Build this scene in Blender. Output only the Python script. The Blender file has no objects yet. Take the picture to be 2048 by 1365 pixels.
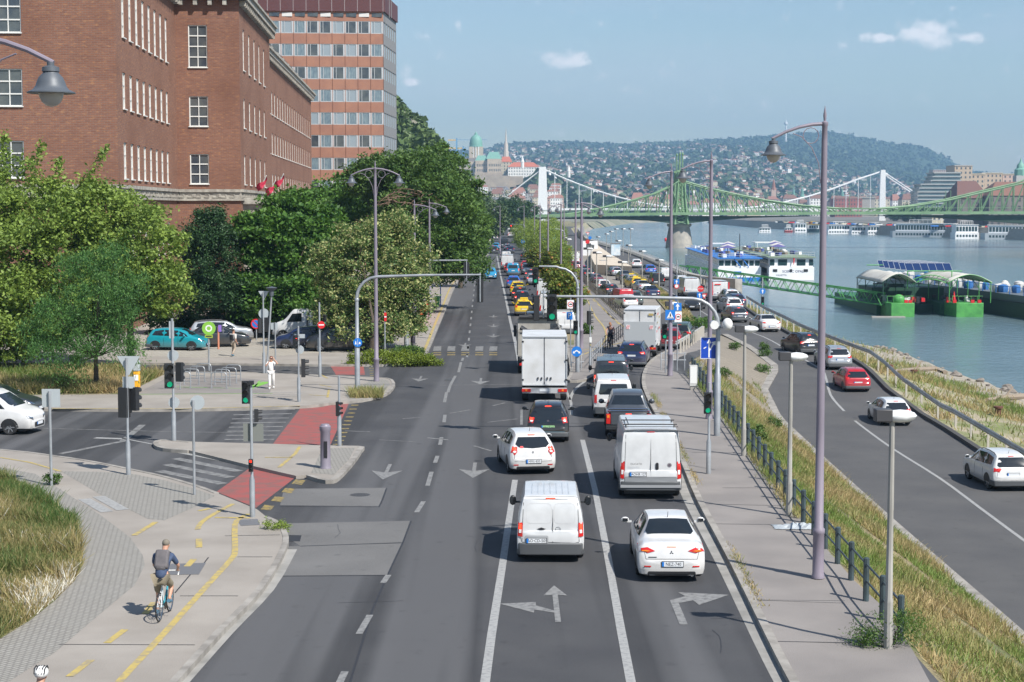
import bpy,bmesh,math,random
import numpy as np
from mathutils import Vector,Matrix
from mathutils.bvhtree import BVHTree
R=math.radians
SC=bpy.context.scene
COL=SC.collection
random.seed(7)

# camera
F,HC,YH=3300.0,9.6,418.0
PITCH=math.atan((682.5-YH)/F)
cd=bpy.data.cameras.new('camera');cam=bpy.data.objects.new('camera',cd);COL.objects.link(cam)
cd.sensor_width=36;cd.lens=F/2048*36;cd.clip_start=0.5;cd.clip_end=30000
cam.location=(0,0,HC);cam.rotation_euler=(math.pi/2-PITCH,0,0)
SC.camera=cam
SC.render.resolution_x,SC.render.resolution_y=1024,682

# world and sun
SUN_EL,SUN_AZ=R(47),R(133)       # the light falls towards (-1, +1)
W=bpy.data.worlds.new('World');SC.world=W;W.use_nodes=True
wn,wl=W.node_tree.nodes,W.node_tree.links
wn.clear()
wo=wn.new('ShaderNodeOutputWorld');bg=wn.new('ShaderNodeBackground');sky=wn.new('ShaderNodeTexSky')
sky.sky_type='NISHITA';sky.sun_disc=False;sky.sun_elevation=SUN_EL;sky.sun_rotation=SUN_AZ
sky.air_density=1.15;sky.dust_density=.35;sky.ozone_density=3.0;sky.altitude=100
bg.inputs[1].default_value=0.086
def wmath(op,a,b=None,c=None):
 n=wn.new('ShaderNodeMath');n.operation=op
 for i,v in enumerate((a,b,c)):
  if v is None: continue
  if isinstance(v,(int,float)): n.inputs[i].default_value=v
  else: wl.new(v,n.inputs[i])
 return n.outputs[0]
tc=wn.new('ShaderNodeTexCoord')
mp=wn.new('ShaderNodeMapping');mp.inputs['Scale'].default_value=(2.0,2.0,13.0);wl.new(tc.outputs['Generated'],mp.inputs[0])
cn=wn.new('ShaderNodeTexNoise');cn.inputs['Scale'].default_value=1.6;cn.inputs['Detail'].default_value=6;cn.inputs['Distortion'].default_value=.4
wl.new(mp.outputs[0],cn.inputs[0])
cirrus=wmath('MULTIPLY',wmath('SMOOTH_MIN',wmath('MAXIMUM',wmath('MULTIPLY',wmath('SUBTRACT',cn.outputs[0],.43),2.6),0.0),1.0,.1),.42)
mx=wn.new('ShaderNodeMix');mx.data_type='RGBA'
wl.new(cirrus,mx.inputs[0]);wl.new(sky.outputs[0],mx.inputs[6]);mx.inputs[7].default_value=(5.6,6.1,7.2,1)
# two small fair-weather clouds, placed by direction in the sky
sp_=wn.new('ShaderNodeSeparateXYZ');wl.new(tc.outputs['Generated'],sp_.inputs[0])
cu_,cv_=wmath('DIVIDE',sp_.outputs[0],sp_.outputs[1]),wmath('DIVIDE',sp_.outputs[2],sp_.outputs[1])
dn=wn.new('ShaderNodeTexNoise');dn.inputs['Scale'].default_value=75;dn.inputs['Detail'].default_value=7;dn.inputs['Roughness'].default_value=.6;wl.new(tc.outputs['Generated'],dn.inputs[0])
tot=None
for (px_,py_,a_,b_) in ((1138,126,52,20),(1165,130,26,12),(1840,76,85,24),(1862,66,48,27),(1925,82,38,14),(1760,80,46,13),(828,170,20,9)):
 u0,v0=(px_-1024)/F,(YH-py_)/F
 dx_,dy_=wmath('DIVIDE',wmath('SUBTRACT',cu_,u0),a_/F),wmath('DIVIDE',wmath('SUBTRACT',cv_,v0),b_/F)
 rr_=wmath('SQRT',wmath('ADD',wmath('MULTIPLY',dx_,dx_),wmath('MULTIPLY',dy_,dy_)))
 e_=wmath('MAXIMUM',wmath('SUBTRACT',1.3,rr_),0.0);tot=e_ if tot is None else wmath('MAXIMUM',tot,e_)
cm_=wmath('MULTIPLY',wmath('MINIMUM',wmath('MAXIMUM',wmath('MULTIPLY',wmath('SUBTRACT',wmath('ADD',wmath('MULTIPLY',tot,1.3),wmath('MULTIPLY',dn.outputs[0],3.6)),2.2),1.25),0.0),1.0),.8)
mx2=wn.new('ShaderNodeMix');mx2.data_type='RGBA';wl.new(cm_,mx2.inputs[0]);wl.new(mx.outputs[2],mx2.inputs[6]);mx2.inputs[7].default_value=(9.8,9.6,9.8,1)
wl.new(mx2.outputs[2],bg.inputs[0]);wl.new(bg.outputs[0],wo.inputs[0])

sl=bpy.data.lights.new('sun','SUN');sl.energy=5.0;sl.angle=R(.55);sl.color=(1,.955,.89)
so=bpy.data.objects.new('sun',sl);COL.objects.link(so)
so.rotation_euler=Vector((-1*math.cos(SUN_EL)*.7071,1*math.cos(SUN_EL)*.7071,-math.sin(SUN_EL))).to_track_quat('-Z','Y').to_euler()
so.location=(60,-60,100)
SC.view_settings.view_transform='Standard';SC.view_settings.look='None';SC.view_settings.gamma=1
SC.view_settings.exposure=0.52
SC.render.engine='CYCLES'

# terrain profile and pixel -> ground
def itp(tab,y):
 if y <= tab[0][0]: return tab[0][1]
 for (a,u),(b,v) in zip(tab,tab[1:]):
  if y <= b: return u+(v-u)*(y-a)/(b-a)
 return tab[-1][1]
TM=[(0,8.5),(36,8.6),(52,8.9),(77,9.8),(90,10.1),(94,10.2),(98,6.2),(101,6.3),(108,6.8),(120,8.65),(135,9.7),(148,9.6),(195,9.3),(223,9.4),(300,10.5),(400,12),(600,15),(900,22),(1300,45),(1800,100),(2300,240),(2600,340)]
TA=[(0,8.6),(36,8.7),(52,9.0),(77,9.95),(90,10.3),(97,10.6),(103,11),(110,12.6),(120,14.6),(135,16),(142,16),(150,11.2),(195,10.8),(223,10.9),(300,12),(400,13.5),(600,17),(900,24),(1300,47),(1800,104),(2300,245),(2600,350)]
TZA=[(0,0),(97,0),(103,-.05),(110,-.2),(120,-.5),(135,-.9),(145,-1.1),(5000,-1.1)]
TB=[(0,14),(48,14.8),(64,15),(79,15.3),(97,15.8),(107,16.5),(118,19.1),(130,19),(143,18.2),(152,13),(195,12),(223,12),(300,13),(400,15),(600,19),(900,26),(1300,50),(1800,108),(2300,250),(2600,360)]
TZB=[(0,-2.8),(97,-2.8),(107,-2.2),(118,-1.8),(130,-1.4),(143,-1.15),(150,-1.1),(5000,-1.1)]
TC=[(0,20.5),(50,22.3),(75,23.4),(85,24),(94,24.5),(107,24.5),(115,25.2),(121,25.5),(129,24.6),(141,23.9),(164,24.4),(194,26),(232,26.5),(278,27),(346,28),(406,27.8),(477,26),(600,24),(900,32),(1300,58),(1800,118),(2300,262),(2600,380)]
TD=[(0,47),(100,45),(139,43.2),(147,43),(161,42.5),(173,42.8),(181,42.5),(188,39.6),(201,38),(232,37.5),(244,36.5),(262,29.5),(278,29),(346,30),(406,30),(477,29),(600,27),(900,36),(1300,64),(1800,132),(2300,280),(2600,420)]
TZD=[(0,-6.05),(5000,-6.05)]
def breaks(y):
 d=itp(TD,y)
 return [(itp(TM,y),0.0),(itp(TA,y),itp(TZA,y)),(itp(TB,y),itp(TZB,y)),(itp(TC,y),itp(TZB,y)),(itp(TC,y)+.45*(d-itp(TC,y)),-4.2),(d,-6.05),(d+12,-9.0)]
def hgt(x,y):
 b=breaks(y)
 if x <= b[0][0]: return 0.0
 for (a,u),(c,v) in zip(b,b[1:]):
  if x <= c: return u+(v-u)*(x-a)/max(1e-6,c-a)
 return b[-1][1]
CP,SP=math.cos(PITCH),math.sin(PITCH)
def ray(px,py):
 u,v=(px-1024)/F,(682.5-py)/F
 return Vector((u,CP+v*SP,v*CP-SP))
def GZ(px,py,z):                     # point of the pixel ray at height z
 r=ray(px,py);t=(z-HC)/r.z
 return Vector((r.x*t,r.y*t,z))
def G(px,py,off=0.0):                # point of the pixel ray on the terrain (+off)
 z=0.0
 for i in range(30):
  p=GZ(px,py,z+off);z2=hgt(p.x,p.y)
  if abs(z2-z) < 1e-4: break
  z += (z2-z)*.6
 return GZ(px,py,z+off)
def PY(px,py,Y):                     # point of the pixel ray at forward distance Y
 r=ray(px,py);t=Y/r.y
 return Vector((r.x*t,Y,HC+r.z*t))

# materials
MC={}
def _nt(name):
 m=bpy.data.materials.new(name);m.use_nodes=True
 return m,m.node_tree.nodes,m.node_tree.links,m.node_tree.nodes['Principled BSDF']
def mat(name,c,rough=.6,metal=0.0,c2=None,scale=3.0,detail=4,bump=0.0,bscale=None,coords='pos',stretch=None,spec=.5,coat=0.0,emit=0,trans=0.0,lo=.35,hi=.65):
 if name in MC: return MC[name]
 m,n,l,b=_nt(name)
 c=tuple(c)+(1,) if len(c) == 3 else c
 b.inputs['Base Color'].default_value=c;b.inputs['Roughness'].default_value=rough;b.inputs['Metallic'].default_value=metal
 b.inputs['Specular IOR Level'].default_value=spec
 if coat: b.inputs['Coat Weight'].default_value=coat;b.inputs['Coat Roughness'].default_value=.06
 if emit: b.inputs['Emission Color'].default_value=c;b.inputs['Emission Strength'].default_value=emit
 vec=None
 if c2 is not None or bump:
  if coords == 'pos': g=n.new('ShaderNodeNewGeometry');vec=g.outputs['Position']
  else: g=n.new('ShaderNodeTexCoord');vec=g.outputs['Object' if coords == 'obj' else 'UV']
  if stretch:
   mm=n.new('ShaderNodeMapping');mm.inputs['Scale'].default_value=stretch;l.new(vec,mm.inputs[0]);vec=mm.outputs[0]
 if c2 is not None:
  t=n.new('ShaderNodeTexNoise');t.inputs['Scale'].default_value=scale;t.inputs['Detail'].default_value=detail;l.new(vec,t.inputs[0])
  r=n.new('ShaderNodeValToRGB');r.color_ramp.elements[0].position=lo;r.color_ramp.elements[1].position=hi
  r.color_ramp.elements[0].color=c;r.color_ramp.elements[1].color=tuple(c2)+(1,)
  l.new(t.outputs[0],r.inputs[0]);l.new(r.outputs[0],b.inputs['Base Color'])
 if bump:
  t2=n.new('ShaderNodeTexNoise');t2.inputs['Scale'].default_value=bscale or scale*4;t2.inputs['Detail'].default_value=5;l.new(vec,t2.inputs[0])
  bu=n.new('ShaderNodeBump');bu.inputs['Strength'].default_value=bump;bu.inputs['Distance'].default_value=.05
  l.new(t2.outputs[0],bu.inputs['Height']);l.new(bu.outputs[0],b.inputs['Normal'])
 MC[name]=m
 return m
def mixnoise(n,l,vec,scale,ca,cb,lo=.4,hi=.6,detail=4,stretch=None,fac=1.0,prev=None,mode='MIX'):
 if stretch:
  mm=n.new('ShaderNodeMapping');mm.inputs['Scale'].default_value=stretch;l.new(vec,mm.inputs[0]);vec=mm.outputs[0]
 t=n.new('ShaderNodeTexNoise');t.inputs['Scale'].default_value=scale;t.inputs['Detail'].default_value=detail;l.new(vec,t.inputs[0])
 r=n.new('ShaderNodeMapRange');r.inputs[1].default_value=lo;r.inputs[2].default_value=hi;r.inputs[3].default_value=0;r.inputs[4].default_value=fac
 l.new(t.outputs[0],r.inputs[0])
 x=n.new('ShaderNodeMix');x.data_type='RGBA';x.blend_type=mode;l.new(r.outputs[0],x.inputs[0])
 if prev is not None: l.new(prev,x.inputs[6])
 else: x.inputs[6].default_value=ca+(1,)
 x.inputs[7].default_value=cb+(1,)
 return x.outputs[2]
def asphalt(name,base,light,streak=True):
 if name in MC: return MC[name]
 m,n,l,b=_nt(name)
 g=n.new('ShaderNodeNewGeometry');v=g.outputs['Position']
 c=mixnoise(n,l,v,.35,base,light,.35,.7)
 if streak:
  c=mixnoise(n,l,v,1.0,None,tuple(x*.5 for x in base),.46,.56,3,(.5,.01,1),.6,c)
  c=mixnoise(n,l,v,1.0,None,tuple(x*1.55 for x in light),.5,.58,3,(.42,.009,1),.7,c)
 c=mixnoise(n,l,v,45,None,tuple(min(1,x*2.4) for x in light),.55,.75,2,None,.45,c)
 c=mixnoise(n,l,v,2.2,None,tuple(x*.55 for x in base),.62,.78,5,None,.5,c)
 l.new(c,b.inputs['Base Color']);b.inputs['Roughness'].default_value=.82;b.inputs['Specular IOR Level'].default_value=.35
 t=n.new('ShaderNodeTexNoise');t.inputs['Scale'].default_value=60;l.new(v,t.inputs[0])
 bu=n.new('ShaderNodeBump');bu.inputs['Strength'].default_value=.25;bu.inputs['Distance'].default_value=.02;l.new(t.outputs[0],bu.inputs['Height']);l.new(bu.outputs[0],b.inputs['Normal'])
 MC[name]=m;return m
def pavers(name,c1,c2,mortar,sx,sy,rot=0.0):
 if name in MC: return MC[name]
 m,n,l,b=_nt(name)
 g=n.new('ShaderNodeNewGeometry');mm=n.new('ShaderNodeMapping');mm.inputs['Rotation'].default_value=(0,0,rot);l.new(g.outputs['Position'],mm.inputs[0])
 t=n.new('ShaderNodeTexBrick');t.inputs['Scale'].default_value=1;t.inputs['Brick Width'].default_value=sx;t.inputs['Row Height'].default_value=sy
 t.inputs['Mortar Size'].default_value=.022;t.inputs['Mortar Smooth'].default_value=.4;t.inputs['Color1'].default_value=c1+(1,);t.inputs['Color2'].default_value=c2+(1,);t.inputs['Mortar'].default_value=mortar+(1,)
 l.new(mm.outputs[0],t.inputs[0])
 c=mixnoise(n,l,g.outputs['Position'],.6,None,tuple(x*.75 for x in c1),.4,.7,5,None,.5,t.outputs[0])
 l.new(c,b.inputs['Base Color']);b.inputs['Roughness'].default_value=.9
 MC[name]=m;return m
def paint(name,c,rough=.28,metal=0.0):
 if name in MC: return MC[name]
 m,n,l,b=_nt(name)
 g=n.new('ShaderNodeTexCoord')
 col=mixnoise(n,l,g.outputs['Object'],2.5,tuple(c),tuple(x*.86 for x in c),.4,.75,6)
 # road dust low on the bodywork
 sep=n.new('ShaderNodeSeparateXYZ');l.new(g.outputs['Object'],sep.inputs[0])
 mr=n.new('ShaderNodeMapRange');mr.inputs[1].default_value=.15;mr.inputs[2].default_value=.75;mr.inputs[3].default_value=.45;mr.inputs[4].default_value=0;l.new(sep.outputs[2],mr.inputs[0])
 x=n.new('ShaderNodeMix');x.data_type='RGBA';l.new(mr.outputs[0],x.inputs[0]);l.new(col,x.inputs[6]);x.inputs[7].default_value=(.16,.14,.12,1)
 l.new(x.outputs[2],b.inputs['Base Color']);b.inputs['Roughness'].default_value=rough;b.inputs['Metallic'].default_value=metal
 b.inputs['Coat Weight'].default_value=.6;b.inputs['Coat Roughness'].default_value=.08
 MC[name]=m;return m
def leafmat(name,ca,cb,cc=None,fcc=.0,tr=.35):
 if name in MC: return MC[name]
 m,n,l,b=_nt(name)
 a=n.new('ShaderNodeAttribute');a.attribute_name='rnd'
 r=n.new('ShaderNodeValToRGB');r.color_ramp.elements[0].color=ca+(1,);r.color_ramp.elements[1].color=cb+(1,)
 r.color_ramp.elements[0].position=0;r.color_ramp.elements[1].position=max(.05,.98-fcc)
 if cc:
  e=r.color_ramp.elements.new(.995-fcc+.004);e.color=cc+(1,)
 l.new(a.outputs['Fac'],r.inputs[0]);l.new(r.outputs[0],b.inputs['Base Color'])
 b.inputs['Roughness'].default_value=.55;b.inputs['Specular IOR Level'].default_value=.3
 o=n['Material Output']
 if tr:
  t=n.new('ShaderNodeBsdfTranslucent');mx_=n.new('ShaderNodeMixShader');mx_.inputs[0].default_value=tr
  hs=n.new('ShaderNodeHueSaturation');hs.inputs['Value'].default_value=1.3;hs.inputs['Hue'].default_value=.485;l.new(r.outputs[0],hs.inputs['Color']);l.new(hs.outputs[0],t.inputs[0])
  l.new(b.outputs[0],mx_.inputs[1]);l.new(t.outputs[0],mx_.inputs[2]);l.new(mx_.outputs[0],o.inputs[0])
 MC[name]=m;return m

# mesh helpers
def tag(o,label=None,cat=None,group=None,kind=None):
 if label: o['label']=label
 if cat: o['category']=cat
 if group: o['group']=group
 if kind: o['kind']=kind
 return o
def empty(name,loc=(0,0,0),rz=0.0,label=None,cat=None,group=None):
 o=bpy.data.objects.new(name,None);COL.objects.link(o);o.location=loc;o.rotation_euler=(0,0,rz);o.empty_display_size=.3
 return tag(o,label,cat,group)
def link(name,me,parent=None):
 o=bpy.data.objects.new(name,me);COL.objects.link(o)
 if parent is not None: o.parent=parent
 return o
class MB:
 def __init__(s): s.v,s.f,s.m,s.uv=[],[],[],{}
 def add(s,vs,fs,mi=0):
  o=len(s.v);s.v += [tuple(x) for x in vs];s.f += [tuple(i+o for i in f) for f in fs];s.m += [mi]*len(fs);return s
 def box(s,c,d,mi=0,rz=0.0,M=None):
  x,y,z=[q/2 for q in d]
  vs=[Vector((sx*x,sy*y,sz*z)) for sz in (-1,1) for sy in (-1,1) for sx in (-1,1)]
  if M is not None: vs=[M @ v for v in vs]
  if rz: vs=[Matrix.Rotation(rz,3,'Z') @ v for v in vs]
  vs=[v+Vector(c) for v in vs]
  return s.add(vs,[(0,2,3,1),(4,5,7,6),(0,1,5,4),(2,6,7,3),(0,4,6,2),(1,3,7,5)],mi)
 def bx(s,x0,x1,y0,y1,z0,z1,mi=0): return s.box(((x0+x1)/2,(y0+y1)/2,(z0+z1)/2),(x1-x0,y1-y0,z1-z0),mi)
 def tube(s,pts,r,n=8,mi=0,cap=True):
  pts=[Vector(p) for p in pts];rs=r if isinstance(r,(list,tuple)) else [r]*len(pts)
  rings=[];up=Vector((0,0,1));pa=None
  for i,p in enumerate(pts):
   d=(pts[min(i+1,len(pts)-1)]-pts[max(i-1,0)]).normalized()
   if pa is None:
    a=d.cross(up)
    if a.length < .05: a=d.cross(Vector((1,0,0)))
   else: a=pa-d*pa.dot(d)
   a.normalize();pa=a;b=d.cross(a)
   rings.append([p+(a*math.cos(t)+b*math.sin(t))*rs[i] for t in [2*math.pi*k/n for k in range(n)]])
  vs=[q for rg in rings for q in rg];fs=[]
  for i in range(len(pts)-1):
   for k in range(n): fs.append((i*n+k,i*n+(k+1) % n,(i+1)*n+(k+1) % n,(i+1)*n+k))
  if cap: fs += [tuple(range(n-1,-1,-1)),tuple((len(pts)-1)*n+k for k in range(n))]
  return s.add(vs,fs,mi)
 def cyl(s,p0,p1,r0,r1=None,n=12,mi=0): return s.tube([p0,p1],[r0,r0 if r1 is None else r1],n,mi)
 def lathe(s,prof,c=(0,0,0),n=16,mi=0):
  vs=[];fs=[]
  for r,z in prof:
   for k in range(n): t=2*math.pi*k/n;vs.append((c[0]+r*math.cos(t),c[1]+r*math.sin(t),c[2]+z))
  for i in range(len(prof)-1):
   for k in range(n): fs.append((i*n+k,i*n+(k+1) % n,(i+1)*n+(k+1) % n,(i+1)*n+k))
  return s.add(vs,fs,mi)
 def prism(s,poly,z0,z1,mi=0,M=None,sides=True):
  n=len(poly);ar=sum(poly[i][0]*poly[(i+1) % n][1]-poly[(i+1) % n][0]*poly[i][1] for i in range(n))
  if ar < 0: poly=poly[::-1]
  vs=[Vector((p[0],p[1],z0)) for p in poly]+[Vector((p[0],p[1],z1)) for p in poly]
  if M is not None: vs=[M @ v for v in vs]
  fs=[tuple(range(n,2*n)),tuple(range(n-1,-1,-1))]+[(i,(i+1) % n,n+(i+1) % n,n+i) for i in range(n)]
  return s.add(vs,fs,mi)
 def ell(s,c,r,n=12,m=8,mi=0,M=None):
  vs=[];fs=[]
  for i in range(m+1):
   a=-math.pi/2+math.pi*i/m
   for k in range(n):
    t=2*math.pi*k/n;q=Vector((r[0]*math.cos(a)*math.cos(t),r[1]*math.cos(a)*math.sin(t),r[2]*math.sin(a)))
    if M is not None: q=M @ q
    vs.append(q+Vector(c))
  for i in range(m):
   for k in range(n): fs.append((i*n+k,i*n+(k+1) % n,(i+1)*n+(k+1) % n,(i+1)*n+k))
  return s.add(vs,fs,mi)
 def mesh(s,name,mats,smooth=True,ang=38):
  me=bpy.data.meshes.new(name);me.from_pydata(s.v,[],s.f)
  for m_ in (mats if isinstance(mats,(list,tuple)) else [mats]): me.materials.append(m_)
  me.polygons.foreach_set('material_index',s.m)
  if smooth: me.shade_smooth();me.set_sharp_from_angle(angle=R(ang))
  me.update();return me
 def build(s,name,mats,parent=None,smooth=True,ang=38,bevel=0.0):
  o=link(name,s.mesh(name,mats,smooth,ang),parent)
  if bevel:
   b=o.modifiers.new('bevel','BEVEL');b.width=bevel;b.segments=2;b.limit_method='ANGLE';b.angle_limit=R(50)
  return o
def copy_tree(o,parent=None):
 c=o.copy();COL.objects.link(c)
 if parent is not None: c.parent=parent
 for ch in list(o.children): copy_tree(ch,c)
 return c
_tx={}
def text_mesh(txt,size,mat_,depth=0.0):
 cu=bpy.data.curves.new('text','FONT');cu.body=txt;cu.size=size;cu.align_x='CENTER';cu.align_y='CENTER';cu.extrude=depth;cu.resolution_u=2
 o=bpy.data.objects.new('text',cu);COL.objects.link(o)
 me=bpy.data.meshes.new_from_object(o.evaluated_get(bpy.context.evaluated_depsgraph_get()))
 bpy.data.objects.remove(o);bpy.data.curves.remove(cu)
 me.materials.clear();me.materials.append(mat_);me.name='lettering'
 return me
def quads(name,V,rnd,mats,mi=None):
 """V: (N,4,3) array of quads -> mesh with a per-point 'rnd' value"""
 N=len(V);me=bpy.data.meshes.new(name)
 me.vertices.add(N*4);me.vertices.foreach_set('co',V.reshape(-1).astype(np.float32))
 me.loops.add(N*4);me.loops.foreach_set('vertex_index',np.arange(N*4,dtype=np.int32))
 me.polygons.add(N);me.polygons.foreach_set('loop_start',np.arange(0,N*4,4,dtype=np.int32));me.polygons.foreach_set('loop_total',np.full(N,4,dtype=np.int32))
 for m_ in (mats if isinstance(mats,(list,tuple)) else [mats]): me.materials.append(m_)
 if mi is not None: me.polygons.foreach_set('material_index',mi.astype(np.int32))
 at=me.attributes.new('rnd','FLOAT','POINT');at.data.foreach_set('value',np.repeat(rnd,4).astype(np.float32))
 me.update(calc_edges=True);me.validate();return me

# common materials
M_GLASS=mat('dark_glass',(.012,.016,.02),.06,spec=.8)
M_BLACK=mat('black_plastic',(.02,.021,.023),.5)
M_TYRE=mat('tyre_rubber',(.018,.018,.019),.8)
M_RIM=mat('wheel_rim',(.35,.36,.38),.35,.7)
M_STEEL=mat('galvanised_steel',(.36,.38,.4),.45,.35,c2=(.27,.29,.31),scale=2,coords='obj')
M_PURP=mat('mauve_pole_paint',(.225,.195,.24),.5,c2=(.18,.16,.195),scale=1.5,stretch=(1,1,.3))
M_LAMP=mat('lamp_grey',(.085,.098,.115),.5,.1)
M_LAMPG=mat('lamp_glass',(.45,.42,.38),.2)
M_RED=mat('tail_red',(.5,.015,.012),.2,coat=.6)
M_REDON=mat('brake_light_lit',(1.0,.05,.02),.3,emit=1.6)
M_ORANGE=mat('indicator_amber',(.75,.2,.02),.2)
M_WHITE=mat('white_trim',(.7,.7,.68),.4)
M_GREENL=mat('signal_green_lit',(.0,.4,.2),.3,emit=.55)
M_REDL=mat('signal_red_lit',(1,.03,.01),.3,emit=1.5)
M_CHROME=mat('chrome',(.6,.6,.62),.15,1.0)
M_SBLUE=mat('sign_blue',(.015,.17,.55),.4)
M_SRED=mat('sign_red',(.6,.02,.025),.4)
M_SWHITE=mat('sign_white',(.75,.75,.75),.4)
M_SBACK=mat('sign_back_aluminium',(.42,.46,.48),.45,.2)
M_PLATE=mat('number_plate',(.62,.64,.66),.4)
M_INK=mat('ink_black',(.015,.015,.018),.5)
# GROUND, ROADS, WATER
def nground(name,dry,green,soil,sc=.35):
 m,n,l,b=_nt(name);g=n.new('ShaderNodeNewGeometry');v=g.outputs['Position']
 c=mixnoise(n,l,v,sc,dry,green,.42,.6,6)
 c=mixnoise(n,l,v,1.3,None,soil,.5,.68,5,None,.8,c)
 c=mixnoise(n,l,v,14,None,tuple(x*.5 for x in soil),.5,.75,4,None,.6,c)
 l.new(c,b.inputs['Base Color']);b.inputs['Roughness'].default_value=.95
 t=n.new('ShaderNodeTexNoise');t.inputs['Scale'].default_value=9;t.inputs['Detail'].default_value=6;l.new(v,t.inputs[0])
 bu=n.new('ShaderNodeBump');bu.inputs['Strength'].default_value=.7;bu.inputs['Distance'].default_value=.12;l.new(t.outputs[0],bu.inputs['Height']);l.new(bu.outputs[0],b.inputs['Normal'])
 MC[name]=m;return m
M_DIRT=nground('dry_grass_soil',(.26,.21,.12),(.11,.13,.045),(.22,.18,.125))
M_SAND=nground('sandy_shore',(.36,.31,.22),(.17,.19,.07),(.3,.26,.19),.25)
M_ROAD=asphalt('asphalt_main',(.047,.0475,.051),(.065,.065,.067))
M_QROAD=asphalt('asphalt_quay',(.07,.069,.07),(.09,.088,.086),False)
M_LOT=asphalt('asphalt_lot',(.21,.19,.16),(.27,.24,.205),False)
M_PATCH=asphalt('asphalt_patch',(.115,.113,.11),(.145,.142,.138),False)
M_PAVE=mat('pavement_asphalt',(.25,.226,.198),.9,c2=(.305,.278,.246),scale=.5,detail=6,bump=.3,bscale=40)
M_PAVE2=mat('pavement_grey_asphalt',(.185,.17,.16),.9,c2=(.235,.215,.2),scale=.4,detail=7,bump=.3,bscale=40)
M_PAVER=pavers('path_pavers',(.30,.29,.26),(.26,.25,.22),(.14,.13,.12),.2,.1,.6)
M_PAVER2=pavers('lot_pavers',(.36,.33,.28),(.31,.285,.24),(.2,.18,.15),.4,.4,.1)
M_STONEB=pavers('bank_cobbles',(.25,.215,.175),(.21,.18,.145),(.15,.14,.09),.35,.22,.3)
M_KERB=mat('kerb_stone',(.32,.30,.27),.85,c2=(.2,.185,.165),scale=1.6,detail=6)
M_GUT=mat('gutter_concrete',(.3,.29,.27),.85,c2=(.2,.195,.18),scale=1.2,detail=6)
M_YEL=mat('yellow_paint',(.43,.33,.1),.7,c2=(.28,.235,.15),scale=5,detail=9,lo=.42,hi=.66)
M_WHT=mat('white_road_paint',(.31,.31,.3),.7,c2=(.2,.2,.2),scale=9,detail=9,lo=.45,hi=.7)
M_WHTF=mat('faded_road_paint',(.2,.2,.195),.8,c2=(.1,.1,.1),scale=4,detail=7,lo=.42,hi=.65)
M_WORN=mat('worn_white_paint',(.21,.21,.205),.75,c2=(.12,.12,.12),scale=7,detail=9,lo=.45,hi=.66)
M_YWORN=mat('worn_yellow_paint',(.27,.2,.06),.75,c2=(.1,.09,.07),scale=6,detail=8,lo=.45,hi=.62)
M_REDP=mat('red_cycle_crossing',(.28,.07,.062),.8,c2=(.19,.085,.075),scale=1.6,detail=9,lo=.42,hi=.62)
M_GREENP=mat('green_paint',(.16,.38,.06),.8)
M_TAR=mat('tar_seam',(.025,.025,.028),.6)
M_CONC=mat('concrete',(.36,.34,.31),.85,c2=(.26,.245,.22),scale=1.2,detail=6,coords='obj')

def struct(o): o['kind']='structure';return o
def rows_mesh(name,ys,fn,m,mi=None):
 """fn(y)->list of (x,z); skins rows into a sheet"""
 mb=MB();prev=None
 for y in ys:
  r=fn(y);i0=len(mb.v);mb.v += [(x,y,z) for x,z in r]
  if prev is not None:
   for k in range(len(r)-1):
    mb.f.append((prev+k,prev+k+1,i0+k+1,i0+k));mb.m.append(0 if mi is None else mi(y,k))
  prev=i0
 return struct(mb.build(name,m,smooth=True,ang=60))
def fr(a,b,st):
 o=[];
 while a < b: o.append(a);a += st
 return o+[b]
YS=fr(-20,300,4)+fr(310,600,10)+fr(620,1300,20)
def nz(x,y,s): return math.sin(x*s*1.3+math.sin(y*s)*1.7)*math.cos(y*s*.9+x*s*.4)
def ground_row(y):
 b=breaks(y);o=[(-900,-.04),(-150,-.04),(-40,-.04),(0,-.04)]+[(b[0][0],-.04)]
 o += [(b[0][0]+(b[1][0]-b[0][0])*.5,(b[1][1])*.5-.04),(b[1][0],b[1][1]-.04)]
 for (i,j,n) in ((1,2,4),(2,3,2),(3,4,5),(4,5,6),(5,6,2)):
  for k in range(1,n+1):
   t=k/n;x=b[i][0]+(b[j][0]-b[i][0])*t;z=b[i][1]+(b[j][1]-b[i][1])*t
   amp=0 if (i == 2 or k == n and j in (2,3)) else {1: .015,3: .12,4: .1,5: 0}[i]
   o.append((x,z-.04+amp*nz(x,y,.5)))
 return o
def gmi(y,k): return 1 if (6 <= k <= 9 and 86 < y < 142) else (3 if k >= 18 else 2 if k >= 12 else 0)
rows_mesh('ground',YS,ground_row,[M_DIRT,M_STONEB,M_SAND,mat('river_stones',(.38,.34,.27),.9,c2=(.2,.175,.14),scale=1.5,detail=8,bump=.8,bscale=5)],gmi)
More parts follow.
